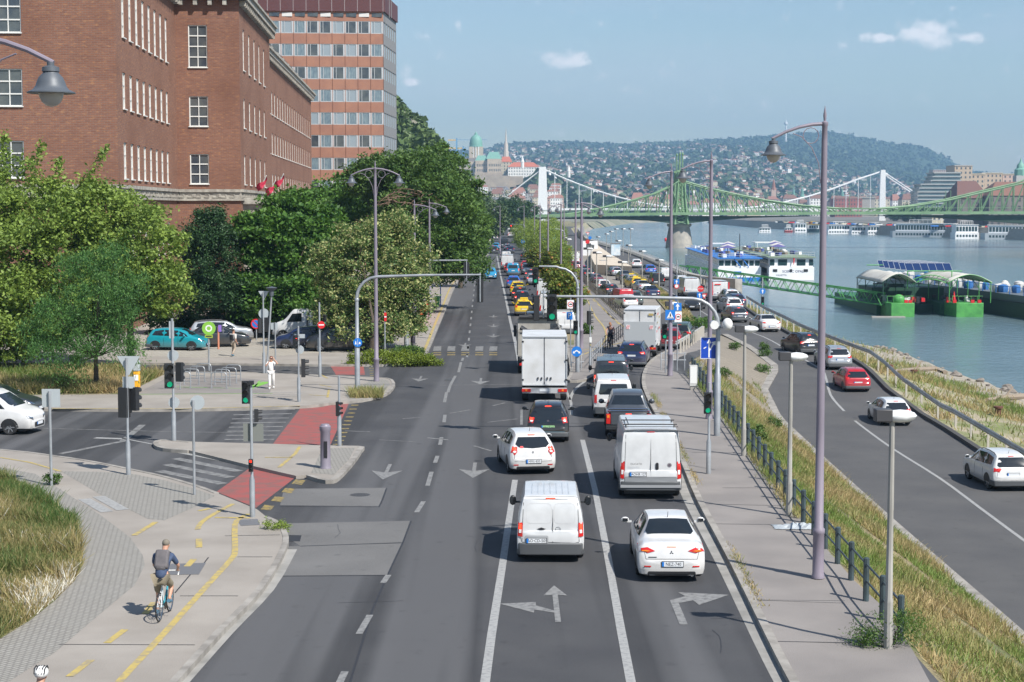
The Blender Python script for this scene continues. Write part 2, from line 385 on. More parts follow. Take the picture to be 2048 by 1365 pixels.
# water
def water_mat():
 m,n,l,b=_nt('river_water');g=n.new('ShaderNodeNewGeometry');v=g.outputs['Position']
 c=mixnoise(n,l,v,.02,(.11,.17,.19),(.16,.215,.225),.4,.6,3,(1,.35,1))
 l.new(c,b.inputs['Base Color']);b.inputs['Roughness'].default_value=.14;b.inputs['IOR'].default_value=1.33
 mm=n.new('ShaderNodeMapping');mm.inputs['Scale'].default_value=(1,.55,1);l.new(v,mm.inputs[0])
 t=n.new('ShaderNodeTexNoise');t.inputs['Scale'].default_value=.7;t.inputs['Detail'].default_value=7;t.inputs['Roughness'].default_value=.62;l.new(mm.outputs[0],t.inputs[0])
 t2=n.new('ShaderNodeTexNoise');t2.inputs['Scale'].default_value=.035;t2.inputs['Detail'].default_value=5;l.new(mm.outputs[0],t2.inputs[0])
 mr=n.new('ShaderNodeMapRange');mr.inputs[1].default_value=.35;mr.inputs[2].default_value=.65;mr.inputs[3].default_value=.25;mr.inputs[4].default_value=.9;l.new(t2.outputs[0],mr.inputs[0])
 bu=n.new('ShaderNodeBump');bu.inputs['Distance'].default_value=.5;l.new(mr.outputs[0],bu.inputs['Strength']);l.new(t.outputs[0],bu.inputs['Height']);l.new(bu.outputs[0],b.inputs['Normal'])
 return m
w=MB();w.add([(-50,-30,-6),(2200,-30,-6),(2600,3400,-6),(-50,3400,-6)],[(0,1,2,3)])
struct(w.build('river_water',water_mat(),smooth=False))

# roads
rows_mesh('main_road',[y for y in YS if y <= 1100],lambda y: ([(-95 if y < 125 else (-22 if y < 372 else -10),0),(0,0),(itp(TM,y),0)]+([(itp(TA,y),itp(TZA,y))] if y <= 150 else [(itp(TM,y)+.01,0)])),M_ROAD)
rows_mesh('quay_road',[y for y in YS if y <= 1000],lambda y: [(itp(TA,y) if y > 141 else itp(TB,y),itp(TZB,y)),(itp(TB,y)+.02,itp(TZB,y)),(itp(TC,y),itp(TZB,y))],M_QROAD)
rows_mesh('parking_lot_road',[y for y in YS if 168 <= y <= 420],lambda y: [(itp(TA,y)+.2,-1.1+.008),(itp([(165,14.5),(172,16),(225,18.2),(290,19),(430,18.5)],y),-1.1+.008)],M_LOT)
def sheet(name,px,m,top,thick=None,world=None,kern=None):
 pts=world or [tuple(G(a,b,top)) for a,b in px]
 if world: pts=[(x,y,hgt(x,y)+top) for x,y in world]
 n=len(pts);ar=sum(pts[i][0]*pts[(i+1) % n][1]-pts[(i+1) % n][0]*pts[i][1] for i in range(n))
 if ar < 0: pts=pts[::-1]
 mb=MB();mb.v=[tuple(p) for p in pts];mb.f=[tuple(range(n))];mb.m=[0]
 if thick:
  mb.v += [(p[0],p[1],p[2]-thick) for p in pts]
  for i in range(n): mb.f.append((n+i,n+(i+1) % n,(i+1) % n,i));mb.m.append(0)
 o=mb.build(name,m,smooth=False)
 bm=bmesh.new();bm.from_mesh(o.data);bmesh.ops.triangulate(bm,faces=[f for f in bm.faces if len(f.verts) > 4]);bm.to_mesh(o.data);bm.free()
 return struct(o)
def ribbon(mb,pts,w,z=None,mi=0,h=None,closed=False):
 """flat ribbon (or box strip of height h) along 3-D points"""
 pts=[Vector(p) for p in pts];L=[];Rr=[]
 for i,p in enumerate(pts):
  d=pts[min(i+1,len(pts)-1)]-pts[max(i-1,0)];d.z=0;d.normalize();nrm=Vector((-d.y,d.x,0))*w/2
  L.append(p+nrm);Rr.append(p-nrm)
 o=len(mb.v);n=len(pts)
 mb.v += [tuple(q) for q in L]+[tuple(q) for q in Rr]
 for i in range(n-1): mb.f.append((o+n+i,o+n+i+1,o+i+1,o+i));mb.m.append(mi)
 if h:
  o2=len(mb.v);mb.v += [(q.x,q.y,q.z-h) for q in L]+[(q.x,q.y,q.z-h) for q in Rr]
  for i in range(n-1):
   mb.f.append((o+i,o+i+1,o2+i+1,o2+i));mb.m.append(mi)
   mb.f.append((o+n+i+1,o+n+i,o2+n+i,o2+n+i+1));mb.m.append(mi)
  for e in (0,n-1): mb.f.append((o+e,o2+e,o2+n+e,o+n+e));mb.m.append(mi)
def smooth_px(px,k=3):
 P=[Vector((a,b)) for a,b in px];o=[]
 for i in range(len(P)-1):
  p0,p1,p2,p3=P[max(i-1,0)],P[i],P[i+1],P[min(i+2,len(P)-1)]
  for j in range(k):
   t=j/k;o.append(.5*((2*p1)+(p2-p0)*t+(2*p0-5*p1+4*p2-p3)*t*t+(3*p1-p0-3*p2+p3)*t ** 3))
 return [(q.x,q.y) for q in o]+[px[-1]]
def kerb(name,px,w=.17,m=None):
 mb=MB();ribbon(mb,[G(a,b,.135) for a,b in smooth_px(px)],w,h=.16);return struct(mb.build(name,m or M_KERB,smooth=False))
LA=[(180,1560),(250,1470),(344,1365),(436,1263),(518,1178),(566,1097),(570,1067),(555,1045),(533,1034),(514,1019),(433,986),(392,971),(325,952),(259,938),(185,923),(111,912),(0,899),(-300,880)]
sheet('pavement',LA+[(-900,870),(-900,1560)],M_PAVE,.12,.16)
kerb('kerb',LA[:9]);kerb('kerb',LA[10:])
mb=MB();ribbon(mb,[G(a+16,b+2,.006) for a,b in smooth_px(LA[:6])],.35);struct(mb.build('gutter',M_GUT,smooth=False))
sheet('paved_path',[(-500,900),(0,935),(70,948),(130,985),(200,1030),(260,1075),(285,1110),(290,1130),(270,1170),(210,1220),(110,1305),(15,1365),(-150,1470),(-500,1560)],M_PAVER,.124)
sheet('paved_corner',[(122,943),(190,944),(259,947),(325,960),(392,979),(430,992),(388,1015),(329,1041),(296,1038),(207,993)],M_PAVER,.124)
# plaza between the two side streets
LB=[(-500,800),(-200,812),(105,817),(360,818),(600,812),(660,805),(720,800),(769,788),(786,772),(786,764),(777,757),(747,755),(665,751),(536,746),(480,744)]
sheet('plaza_pavement',LB+[(330,744),(-500,742)],M_PAVE,.12,.16)
kerb('kerb',LB,.16);
sheet('bike_stand_floor',[(270,789),(330,758),(430,752),(545,762),(540,786)],M_PAVE2,.124)
sheet('paved_corner',[(697,799),(720,797),(765,786),(780,770),(775,760),(747,758),(715,775),(690,790)],M_PAVER,.124)
LC=[(-600,727),(270,726),(480,727),(640,729),(800,729),(812,727),(844,714),(858,693),(873,658),(893,611),(905,581),(920,555),(938,530),(968,515),(978,508)]
sheet('north_pavement',LC+[(940,508),(800,512),(-300,512)],M_PAVE,.12,.16)
kerb('kerb',LC,.16)
sheet('parking_pavers',[(290,712),(400,716),(560,712),(740,700),(760,665),(560,628),(300,640),(270,690)],M_PAVER2,.124)
# traffic island of the side street
LD=[(312,888),(322,880),(392,884),(547,888),(642,891),(717,892),(718,900),(703,922),(674,953),(655,961),(618,950),(592,952),(496,930),(370,899),(330,895)]
sheet('traffic_island',LD,M_PAVE,.12,.16)
kerb('kerb',[(640,895),(717,893),(718,900),(703,922),(674,953),(655,960),(618,950)],.22)
kerb('kerb',[(380,884),(322,880),(312,888),(330,896),(378,900)],.22)
sheet('paved_corner',[(645,897),(710,896),(698,920),(668,950),(622,946)],M_PAVER,.124)
# right-hand pavement
LE=[(1720,1600),(1640,1450),(1590,1365),(1545,1280),(1470,1130),(1400,1000),(1370,930),(1330,855),(1295,790),(1287,760),(1293,735),(1308,717),(1335,701),(1375,681)]
sheet('river_pavement',LE+[(1420,662),(1428,688),(1402,740),(1399,771),(1444,826),(1476,866),(1530,945),(1593,1026),(1654,1099),(1707,1160),(1763,1211),(1826,1302),(1860,1365),(1905,1450),(2000,1600)],M_PAVE2,.12,.16)
kerb('kerb',LE,.2)
mb=MB();ribbon(mb,[G(a-18,b+4,.006) for a,b in smooth_px(LE[:9])],.45);struct(mb.build('gutter',M_GUT,smooth=False))
# median with the cycle path
LF=[(1024,445),(1037,475),(1052,505),(1064,532),(1083,562),(1108,605),(1128,665),(1143,740),(1136,759),(1162,760),(1182,753),(1202,737),(1220,720),(1236,709),(1258,690),(1266,668)]
sheet('cycle_path_pavement',LF+[(1258,652),(1238,633),(1182,580),(1163,560),(1148,535),(1128,495),(1118,470)],M_PAVE2,.12,.16)
kerb('kerb',LF,.18)
sheet('planting_strip',[(1068,536),(1086,563),(1110,604),(1130,664),(1138,690),(1148,690),(1150,640),(1140,590),(1122,545),(1100,520),(1080,500),(1060,500)],M_DIRT,.13)
# grassy wedges
sheet('grass_bed',[(-400,880),(0,952),(60,975),(110,1010),(150,1042),(162,1080),(165,1130),(150,1160),(110,1200),(60,1240),(0,1277),(-400,1400)],M_DIRT,.14,.03)
sheet('grass_bed',[(-500,790),(60,790),(235,788),(262,782),(330,748),(280,742),(-500,742)],M_DIRT,.14,.03)
sheet('grass_median',None,M_DIRT,.1,.12,world=[(15.6,150),(16.1,172),(18.3,225),(19.1,290),(20.6,290),(20.2,225),(18.6,172),(17.6,158)])
sheet('quay_grass_verge',None,M_DIRT,.08,.12,world=[(27.2,232),(25.2,165),(25.0,150),(36,150),(36.2,232)]) if 0 else None
# low kerb on the land side of the quay road + black one on the river side
mb=MB();ribbon(mb,[(itp(TB,y)-.1,y,itp(TZB,y)+.1) for y in fr(20,141,3)],.55,h=.14);struct(mb.build('kerb',M_KERB,smooth=False))
mb=MB();ribbon(mb,[(itp(TC,y),y,itp(TZB,y)+.2) for y in fr(20,560,3)],.3,h=.24);struct(mb.build('kerb',mat('kerb_dark',(.06,.058,.055),.8),smooth=False))
# quay wall far on
mb=MB();ribbon(mb,[(itp(TD,y)+.2,y,-1.0) for y in fr(250,1000,10)],1.2,h=5.2);struct(mb.build('quay_wall',M_CONC,smooth=False))

# painted markings
WM,YM,FM,TMb,DM,YD=MB(),MB(),MB(),MB(),MB(),MB()
def ln(mb,px,w,off=.007): ribbon(mb,[G(a,b,off) for a,b in px],w)
def poly(mb,px,off=.007):
 pts=[tuple(G(a,b,off)) for a,b in px];n=len(pts)
 ar=sum(pts[i][0]*pts[(i+1) % n][1]-pts[(i+1) % n][0]*pts[i][1] for i in range(n))
 mb.add(pts if ar > 0 else pts[::-1],[tuple(range(n))])
ln(WM,[(950,1480),(970,1365),(983,1270),(1005,1130),(1018,1040),(1030,960)],.2)
ln(WM,[(1285,1480),(1262,1365),(1242,1260),(1215,1110),(1190,980),(1165,880)],.2)
ln(WM,[(1041,745),(1037,720),(1031,687),(1020,640),(1010,590),(1002,555),(998,534),(994,512)],.22)
ln(WM,smooth_px([(1140,800),(1146,785),(1160,770),(1182,757),(1196,750)]),.16)
ln(WM,[(1128,770),(1142,805),(1143,830)],.13);ln(WM,[(1182,752),(1260,750)],.12)
for a in [((676,1372),(690,1343)),((718,1268),(740,1230)),((766,1166),(777,1150)),((833,1025),(847,1003)),((855,972),(863,944)),((870,926),(875,912)),((880,890),(883,875)),((888,845),(890,830)),((889,805),(893,785)),((917,745),(922,725)),((924,722),(926,716))]:
 ln(DM,a,.16)
ln(DM,smooth_px([(896,785),(901,770),(911,752)]),.16)
y=715
for i in range(34):
 d0=G(935+(715-y)*.11,y);
 if y < 520: break
 x=934+(715-y)*.105 if y > 560 else 950.3+(560-y)*.25
 dy=max(1.6,(y-418)*.022);ln(DM,[(x,y),(x+dy*.1,y-dy)],.14);y -= dy*2.6
def arrow(mb,px,py,s=1.0,kind='down',yaw=0.0):
 c=G(px,py,.008);P={'down': [(-.06,1.6),(.06,1.6),(.06,-.1),(.5,.25),(0,-1.5),(-.5,.25),(-.06,-.1)],'up': [(-.08,-2.2),(.08,-2.2),(.08,1.0),(.35,.9),(0,2.2),(-.35,.9),(-.08,1.0)],
  'left': [(-.05,-.5),(-.05,-.25),(-.55,.35),(-.55,.75),(-1.6,.55),(-.62,-.5),(-.6,-.15)],'right': [(-.1,-1.9),(.1,-1.9),(.1,.3),(.5,.6),(.6,.1),(1.5,1.2),(.2,1.5),(.35,1.05),(-.1,.6)]}[kind]
 vs=[c+Matrix.Rotation(yaw,3,'Z') @ Vector((x*s,y*s,0)) for x,y in P];n=len(vs)
 ar=sum(vs[i].x*vs[(i+1) % n].y-vs[(i+1) % n].x*vs[i].y for i in range(n))
 mb.add(vs if ar > 0 else vs[::-1],[tuple(range(n))])
for a in ((948,941,1.15),(773,944,1.15),(961,763,1.1)): arrow(DM,*a)
for a in ((987,672,1.1),(987,652,1.1),(987,633,1.1),(930,690,1),(840,758,1)): arrow(FM,*a)
arrow(DM,1112,1206,.85,'up');arrow(DM,1111,1217,.85,'left');arrow(DM,1352,1212,.95,'right')
for i in range(5):                                     # zebra on the main road with yellow bars in front
 x=868+i*28;poly(FM,[(x,693),(x+15,693),(x+14,702),(x-2,702)]);poly(YD,[(x-1,705),(x+15,705),(x+14,706.5),(x-2,706.5)]);poly(YD,[(x-1,709),(x+15,709),(x+14,711),(x-2,711)])
for (a,b,c,d) in ((364,905,496,930),(351,917,478,943),(333,929,462,955),(318,942,446,968)):
 ln(WM if a == 364 else FM,[(a,b),(c,d)],.42)
for k in range(8): ln(FM,[(430-k*3+40,822+k*8.2),(590-k*6,819+k*8.6)],.3)
for k in range(6): ln(FM,[(460+4*k,731.5+k*2.6),(655+3*k,731.5+k*2.8)],.16)
for k in range(12):
 t=k/11;xa,ya=664+(704-664)*t,889+(803-889)*t;ln(YD,[(xa+2,ya),(xa+21-5*t,ya)],.3 if k < 3 else .36)
for k in range(5):
 t=k/4;xa,ya=521+83*t,1019-68*t;poly(YD,[(xa,ya),(xa+20,ya+2),(xa+28,ya-7),(xa+8,ya-9)])
for k in range(5): ln(YD,[(738+k*.4,732+k*5),(752+k*.4,732+k*5)],.3)
ln(WM,[(245,877),(312,890)],.12);ln(WM,[(190,876),(245,878)],.35);ln(FM,[(120,908),(245,883),(285,850)],.3);ln(FM,[(85,857),(350,864),(520,866)],.1)
ln(FM,[(880,771),(1038,769)],.1);ln(FM,[(758,880),(830,884)],.08);ln(FM,[(948,892),(982,902)],.12);ln(WM,[(855,876),(896,880)],.1)
for a in (((690,862),(740,864)),((900,827),(940,820)),((975,845),(1035,838)),((805,838),(840,835)),((1043,820),(1043,850)),((985,812),(1010,806))): ln(FM,a,.12)
qc=smooth_px([(2048+90,1145),(2048,1081),(1960,1016),(1880,957),(1789,900),(1720,850),(1686,820),(1661,790),(1652,757),(1640,738),(1578,702),(1527,674),(1461,652)])
ln(WM,qc,.16)
ln(WM,[(1430,640),(1376,606),(1330,578),(1290,556),(1262,540),(1240,528)],.14)
# on the pavements
o12=.129
ln(YM,smooth_px([(150,1470),(237,1365),(314,1282),(418,1167),(462,1119),(470,1100),(470,1049),(485,1034),(497,1028)]),.17,o12)
ln(YM,smooth_px([(395,1059),(403,1045),(430,1027),(466,1008)]),.16,o12);ln(YM,[(398,1095),(398,1078)],.18,o12);ln(YM,[(374,1133),(388,1118)],.18,o12)
for a in (((290,1228),(308,1205)),((214,1286),(250,1259)),((139,1353),(182,1320)),((268,1071),(312,1044)),((398,1022),(420,1017)),((430,1035),(500,1036))): ln(YM,a,.17,o12)
ln(YM,[(0,915),(60,925),(122,943)],.12,o12);ln(YM,[(558,935),(590,908),(600,893)],.14,o12);ln(YM,[(530,915),(585,915)],.12,o12)
for a in (((168,998),(214,1024)),((197,993),(228,1010)),((228,1010),(246,1020))): ln(WM,a,.4,o12)
for k in range(3): ln(WM,[(500+4*k,787+k*4),(612-6*k,784+k*4)],.12,o12)
for a in (((640,770),(662,774)),((618,790),(655,792)),((655,795),(658,780)),((640,748),(655,757))): ln(YM,a,.12,o12)
ln(YM,smooth_px([(1175,600),(1190,632),(1208,655),(1212,675),(1198,695),(1160,712)]),.14,o12)
ln(YM,smooth_px([(1164,700),(1200,696),(1225,690),(1248,684)]),.12,o12)
ln(YM,[(1172,575),(1190,600),(1222,634),(1258,662)],.12,o12)
for k in range(7): ln(YM,[(1176+k*9.5,590+k*9),(1181+k*9.5,595+k*9)],.12,o12)
ln(YM,smooth_px([(812,722),(838,712),(852,693),(866,658),(886,611),(898,581),(913,555),(930,531)]),.2,o12+.01)
ln(YM,[(105,817.5),(360,818),(600,812)],.14,.142)
GM=MB();ln(GM,[(275,789),(545,787)],.1,o12);ln(GM,[(350,774),(505,778),(520,762)],.12,o12);ln(GM,[(505,774),(535,764)],.5,o12)
struct(GM.build('green_marking',M_GREENP,smooth=False))
RM=MB();poly(RM,[(507,931),(599,949),(512,1016),(433,984)],.005);poly(RM,[(608,808),(700,802),(661,890),(546,888)],.005);poly(RM,[(660,731),(727,731),(730,750),(672,750)],.005)
struct(RM.build('red_cycle_crossing',M_REDP,smooth=False))
# repaired strips, tar seams, gratings
PM=MB();poly(PM,[(568,978),(772,976),(758,1013),(560,1011)],.003);poly(PM,[(576,1047),(822,1042),(806,1085),(600,1092),(574,1075)],.003);poly(PM,[(545,1094),(804,1087),(775,1150),(532,1152)],.003)
struct(PM.build('road_patch',M_PATCH,smooth=False))
for a in (((758,1014),(765,1000),(773,977)),((822,1042),(806,1085),(780,1140),(745,1220),(700,1365)),((530,1153),(775,1151)),((600,1093),(806,1086)),((560,1013),(757,1014)),((1031,964),(1120,966),(1228,969)),((1395,1010),(1450,1120),(1505,1235),(1560,1365)),((885,640),(1000,640)),((870,690),(1025,691)),((600,947),(560,985)),((1045,845),(1150,847),(1300,852)),((870,590),(990,590)),((930,604),(1000,606))):
 ln(TMb,a,.05,.0045)
for a in (((117,1289),(390,1290)),((450,1072),(560,1070)),((475,1114),(545,1114)),((360,1192),(476,1192)),((350,1186),(382,1148)),((407,1128),(417,1115)),((1375,930),(1430,940)),((1412,1008),(1570,1012)),((1445,976),(1550,976)),((1555,1283),(1760,1287)),((1384,905),(1470,905)),((1352,843),(1440,845)),((1330,800),(1400,800)),((1300,757),(1370,757)),((1430,1048),(1610,1050)),((1500,1200),(1690,1202)),((1170,640),(1260,648)),((1160,560),(1166,561))): ln(TMb,a,.035,.126)
rc=random.Random(15)
for k in range(14):
 x,y=rc.uniform(-9,5),rc.uniform(34,130);P=[Vector((x,y,.0045))];d=Vector((rc.uniform(-1,1),rc.uniform(-.3,.3),0)) if rc.random() < .5 else Vector((rc.uniform(-.1,.1),1,0))
 for i in range(rc.randint(3,8)): P.append(P[-1]+d*rc.uniform(.3,.8)+Vector((rc.uniform(-.12,.12),rc.uniform(-.12,.12),0)))
 ribbon(TMb,P,rc.uniform(.01,.022))
struct(TMb.build('tar_seam',M_TAR,smooth=False))
struct(DM.build('worn_marking',M_WORN,smooth=False));struct(YD.build('worn_yellow_marking',M_YWORN,smooth=False));struct(WM.build('white_marking',M_WHT,smooth=False));struct(FM.build('faded_marking',M_WHTF,smooth=False));struct(YM.build('yellow_marking',M_YEL,smooth=False))
sheet('steel_cover_plate',[(342,1128),(412,1126),(398,1149),(330,1150)],mat('steel_plate',(.17,.17,.175),.6,.3),.127)
sheet('steel_cover_plate',[(474,1040),(515,1038),(520,1050),(482,1052)],MC['steel_plate'],.127)
sheet('drain_grate',[(568,1070),(603,1071),(600,1083),(572,1083)],M_TAR,.006)
def disc_cover(px,py,r=.34):
 c=G(px,py,.006);b=MB();b.prism([(c.x+r*math.cos(t*math.pi/10),c.y+r*math.sin(t*math.pi/10)) for t in range(20)],c.z-.002,c.z)
 return struct(b.build('manhole_cover',mat('cast_iron',(.05,.05,.052),.6,.3,c2=(.09,.088,.085),scale=30)))
for a in ((1025,1066),(928,590),(945,618),(720,990),(1075,905),(900,760)): disc_cover(*a)
# VEHICLES
def catmull(tab,k):
 a=np.array(tab,float);o=[]
 for i in range(len(a)-1):
  p0,p1,p2,p3=a[max(i-1,0)],a[i],a[i+1],a[min(i+2,len(a)-1)]
  for j in range(k):
   t=j/k;o.append(.5*(2*p1+(p2-p0)*t+(2*p0-5*p1+4*p2-p3)*t*t+(3*p1-p0-3*p2+p3)*t ** 3))
 o.append(a[-1]);return np.array(o)
def car_body(st,zb,name='body',boxy=0.0):
 """st rows: y, roof height, belt height, half width, half width at the roof edge"""
 S=catmull(st,3);rings=[]
 for y,zt,zbelt,w,wr in S:
  zbelt=min(zbelt,zt-.01);d=min(.07,(zt-zbelt)*.35)
  h=[(0,zb),(.8*w,zb),(.955*w,zb+.04),(.99*w,zb+.16),(w,zb+(zbelt-zb)*.5),(.985*w,zbelt-.1*(zbelt-zb)),(.955*w,zbelt),((.955*w+wr)/2+.015,(zbelt+zt-d)/2),(wr,zt-d),(wr*(.93+.03*boxy),zt-d*.3),(wr*.6,zt-d*.05),(0,zt)]
  rings.append([(x,y,z) for x,z in h])
 n=len(rings[0]);N=2*n-2
 def full(r): return r+[(-x,y,z) for x,y,z in r[-2:0:-1]]
 mb=MB();rr=[full(r) for r in rings]
 def cap(r,sgn):
  out=[];zc=(r[0][2]+r[n-1][2])/2
  for k,dy in ((.93,.035),(.7,.05),(.35,.06)): out.append([(x*k,y+sgn*dy,zc+(z-zc)*k) for x,y,z in r])
  return out
 ra,rb=cap(rr[0],-1),cap(rr[-1],1)
 allr=ra[::-1]+rr+rb
 for r in allr: mb.v += r
 for i in range(len(allr)-1):
  for k in range(N): a,b=i*N+k,i*N+(k+1) % N;mb.f.append((a,a+N,b+N,b));mb.m.append(0)
 mb.f.append(tuple(range(N)));mb.f.append(tuple((len(allr)-1)*N+k for k in range(N-1,-1,-1)));mb.m += [0,0]
 bm=bmesh.new()
 me=bpy.data.meshes.new(name);me.from_pydata(mb.v,[],mb.f);bm.from_mesh(me);bmesh.ops.recalc_face_normals(bm,faces=bm.faces)
 bvh=BVHTree.FromBMesh(bm);bm.to_mesh(me);bm.free();me.shade_smooth();me.set_sharp_from_angle(angle=R(42))
 return me,bvh
def merge_into(me,mb,m):
 """adds surface pattern (seams, arches) to a part's own mesh as a further material"""
 n=len(me.vertices);vs=[tuple(v.co) for v in me.vertices]+list(mb.v)
 fs=[tuple(p.vertices) for p in me.polygons]+[tuple(i+n for i in f) for f in mb.f];k=len(me.polygons)
 mats=list(me.materials);mi=[p.material_index for p in me.polygons]+[len(mats)]*len(mb.f)
 me.clear_geometry();me.from_pydata(vs,[],fs);me.materials.clear()
 for q in mats+[m]: me.materials.append(q)
 me.polygons.foreach_set('material_index',mi);me.shade_smooth();me.set_sharp_from_angle(angle=R(42));me.update()
AX={'rear': (Vector((0,1,0)),lambda a,b: Vector((a,-6,b))),'front': (Vector((0,-1,0)),lambda a,b: Vector((a,30,b))),'left': (Vector((1,0,0)),lambda a,b: Vector((-6,a,b))),'right': (Vector((-1,0,0)),lambda a,b: Vector((6,a,b))),'top': (Vector((0,0,-1)),lambda a,b: Vector((a,b,9)))}
def decal(mb,bvh,axis,P,off=.008,mi=0,sub=3):
 """projects a 2-D outline onto the body along an axis"""
 d,org=AX[axis];cx=sum(p[0] for p in P)/len(P);cz=sum(p[1] for p in P)/len(P)
 Q=[]
 for i in range(len(P)):
  a,b=P[i],P[(i+1) % len(P)];s=max(1,int(math.hypot(a[0]-b[0],a[1]-b[1])/.25))
  Q += [(a[0]+(b[0]-a[0])*k/s,a[1]+(b[1]-a[1])*k/s) for k in range(s)]
 n=len(Q);vs=[]
 for r in range(sub):
  k=1-r/sub
  for a,b in Q: vs.append((cx+(a-cx)*k,cz+(b-cz)*k))
 vs.append((cx,cz));out=[]
 for a,b in vs:
  o=org(a,b);h=bvh.ray_cast(o,d)
  if h[0] is None:
   h=bvh.find_nearest(Vector((a,0,b)) if axis == 'rear' else o)
  nn=h[1] if h[1].dot(d) < 0 else -h[1]
  out.append(h[0]+nn*off*.6-d*off*.6)
 fs=[]
 for r in range(sub-1):
  for k in range(n): fs.append((r*n+k,r*n+(k+1) % n,(r+1)*n+(k+1) % n,(r+1)*n+k))
 for k in range(n): fs.append(((sub-1)*n+k,(sub-1)*n+(k+1) % n,sub*n))
 p,q,s=out[0],out[n // 3],out[2*n // 3]
 if (q-p).cross(s-p).dot(d) > 0: fs=[f[::-1] for f in fs]
 mb.add(out,fs,mi)
def rnd_poly(x0,x1,z0,z1,r=.05,tp=0.0):
 """rounded quad, tp = how much narrower at the top on each side"""
 o=[];
 for cx,cz,a0 in ((x1-tp-r,z1-r,0),(x0+tp+r,z1-r,90),(x0+r,z0+r,180),(x1-r,z0+r,270)):
  for k in range(3): t=R(a0+k*45);o.append((cx+r*math.cos(t),cz+r*math.sin(t)))
 return o
def wheel_mesh(r,w,side):
 t=MB();c=[(r*.72,-w/2+.01),(r*.9,-w/2),(r*.985,-w/2+.025),(r,-w/4),(r,w/4),(r*.985,w/2-.025),(r*.9,w/2),(r*.72,w/2-.01)]
 M=Matrix.Rotation(math.pi/2,3,'Y')
 def lath(mb,prof,n=20,mi=0):
  o=len(mb.v)
  for rr,x in prof:
   for k in range(n): a=2*math.pi*k/n;mb.v.append((x,rr*math.cos(a),rr*math.sin(a)))
  for i in range(len(prof)-1):
   for k in range(n): mb.f.append((o+i*n+k,o+i*n+(k+1) % n,o+(i+1)*n+(k+1) % n,o+(i+1)*n+k));mb.m.append(mi)
 lath(t,c)
 m=MB();s=side;lath(m,[(r*.73,s*(w/2-.012)),(r*.62,s*(w/2-.03)),(r*.2,s*(w/2-.05)),(.001,s*(w/2-.045))])
 for k in range(7):
  a=2*math.pi*k/7;m.box((s*(w/2-.028),math.cos(a)*r*.42,math.sin(a)*r*.42),(.022,r*.56,r*.13),1,M=Matrix.Rotation(a,3,'X'))
 return t.mesh('tyre',M_TYRE),m.mesh('rim',[M_TYRE,M_RIM])
_wm={}
def add_wheels(root,w,ys,r,tw=.21,dual=False):
 for sx in (-1,1):
  key=(r,tw,sx)
  if key not in _wm: _wm[key]=wheel_mesh(r,tw,sx)
  for y in ys:
   o=link('wheel',_wm[key][0],root);o.location=(sx*(w-tw/2-.01),y,r);c=link('rim',_wm[key][1],o)
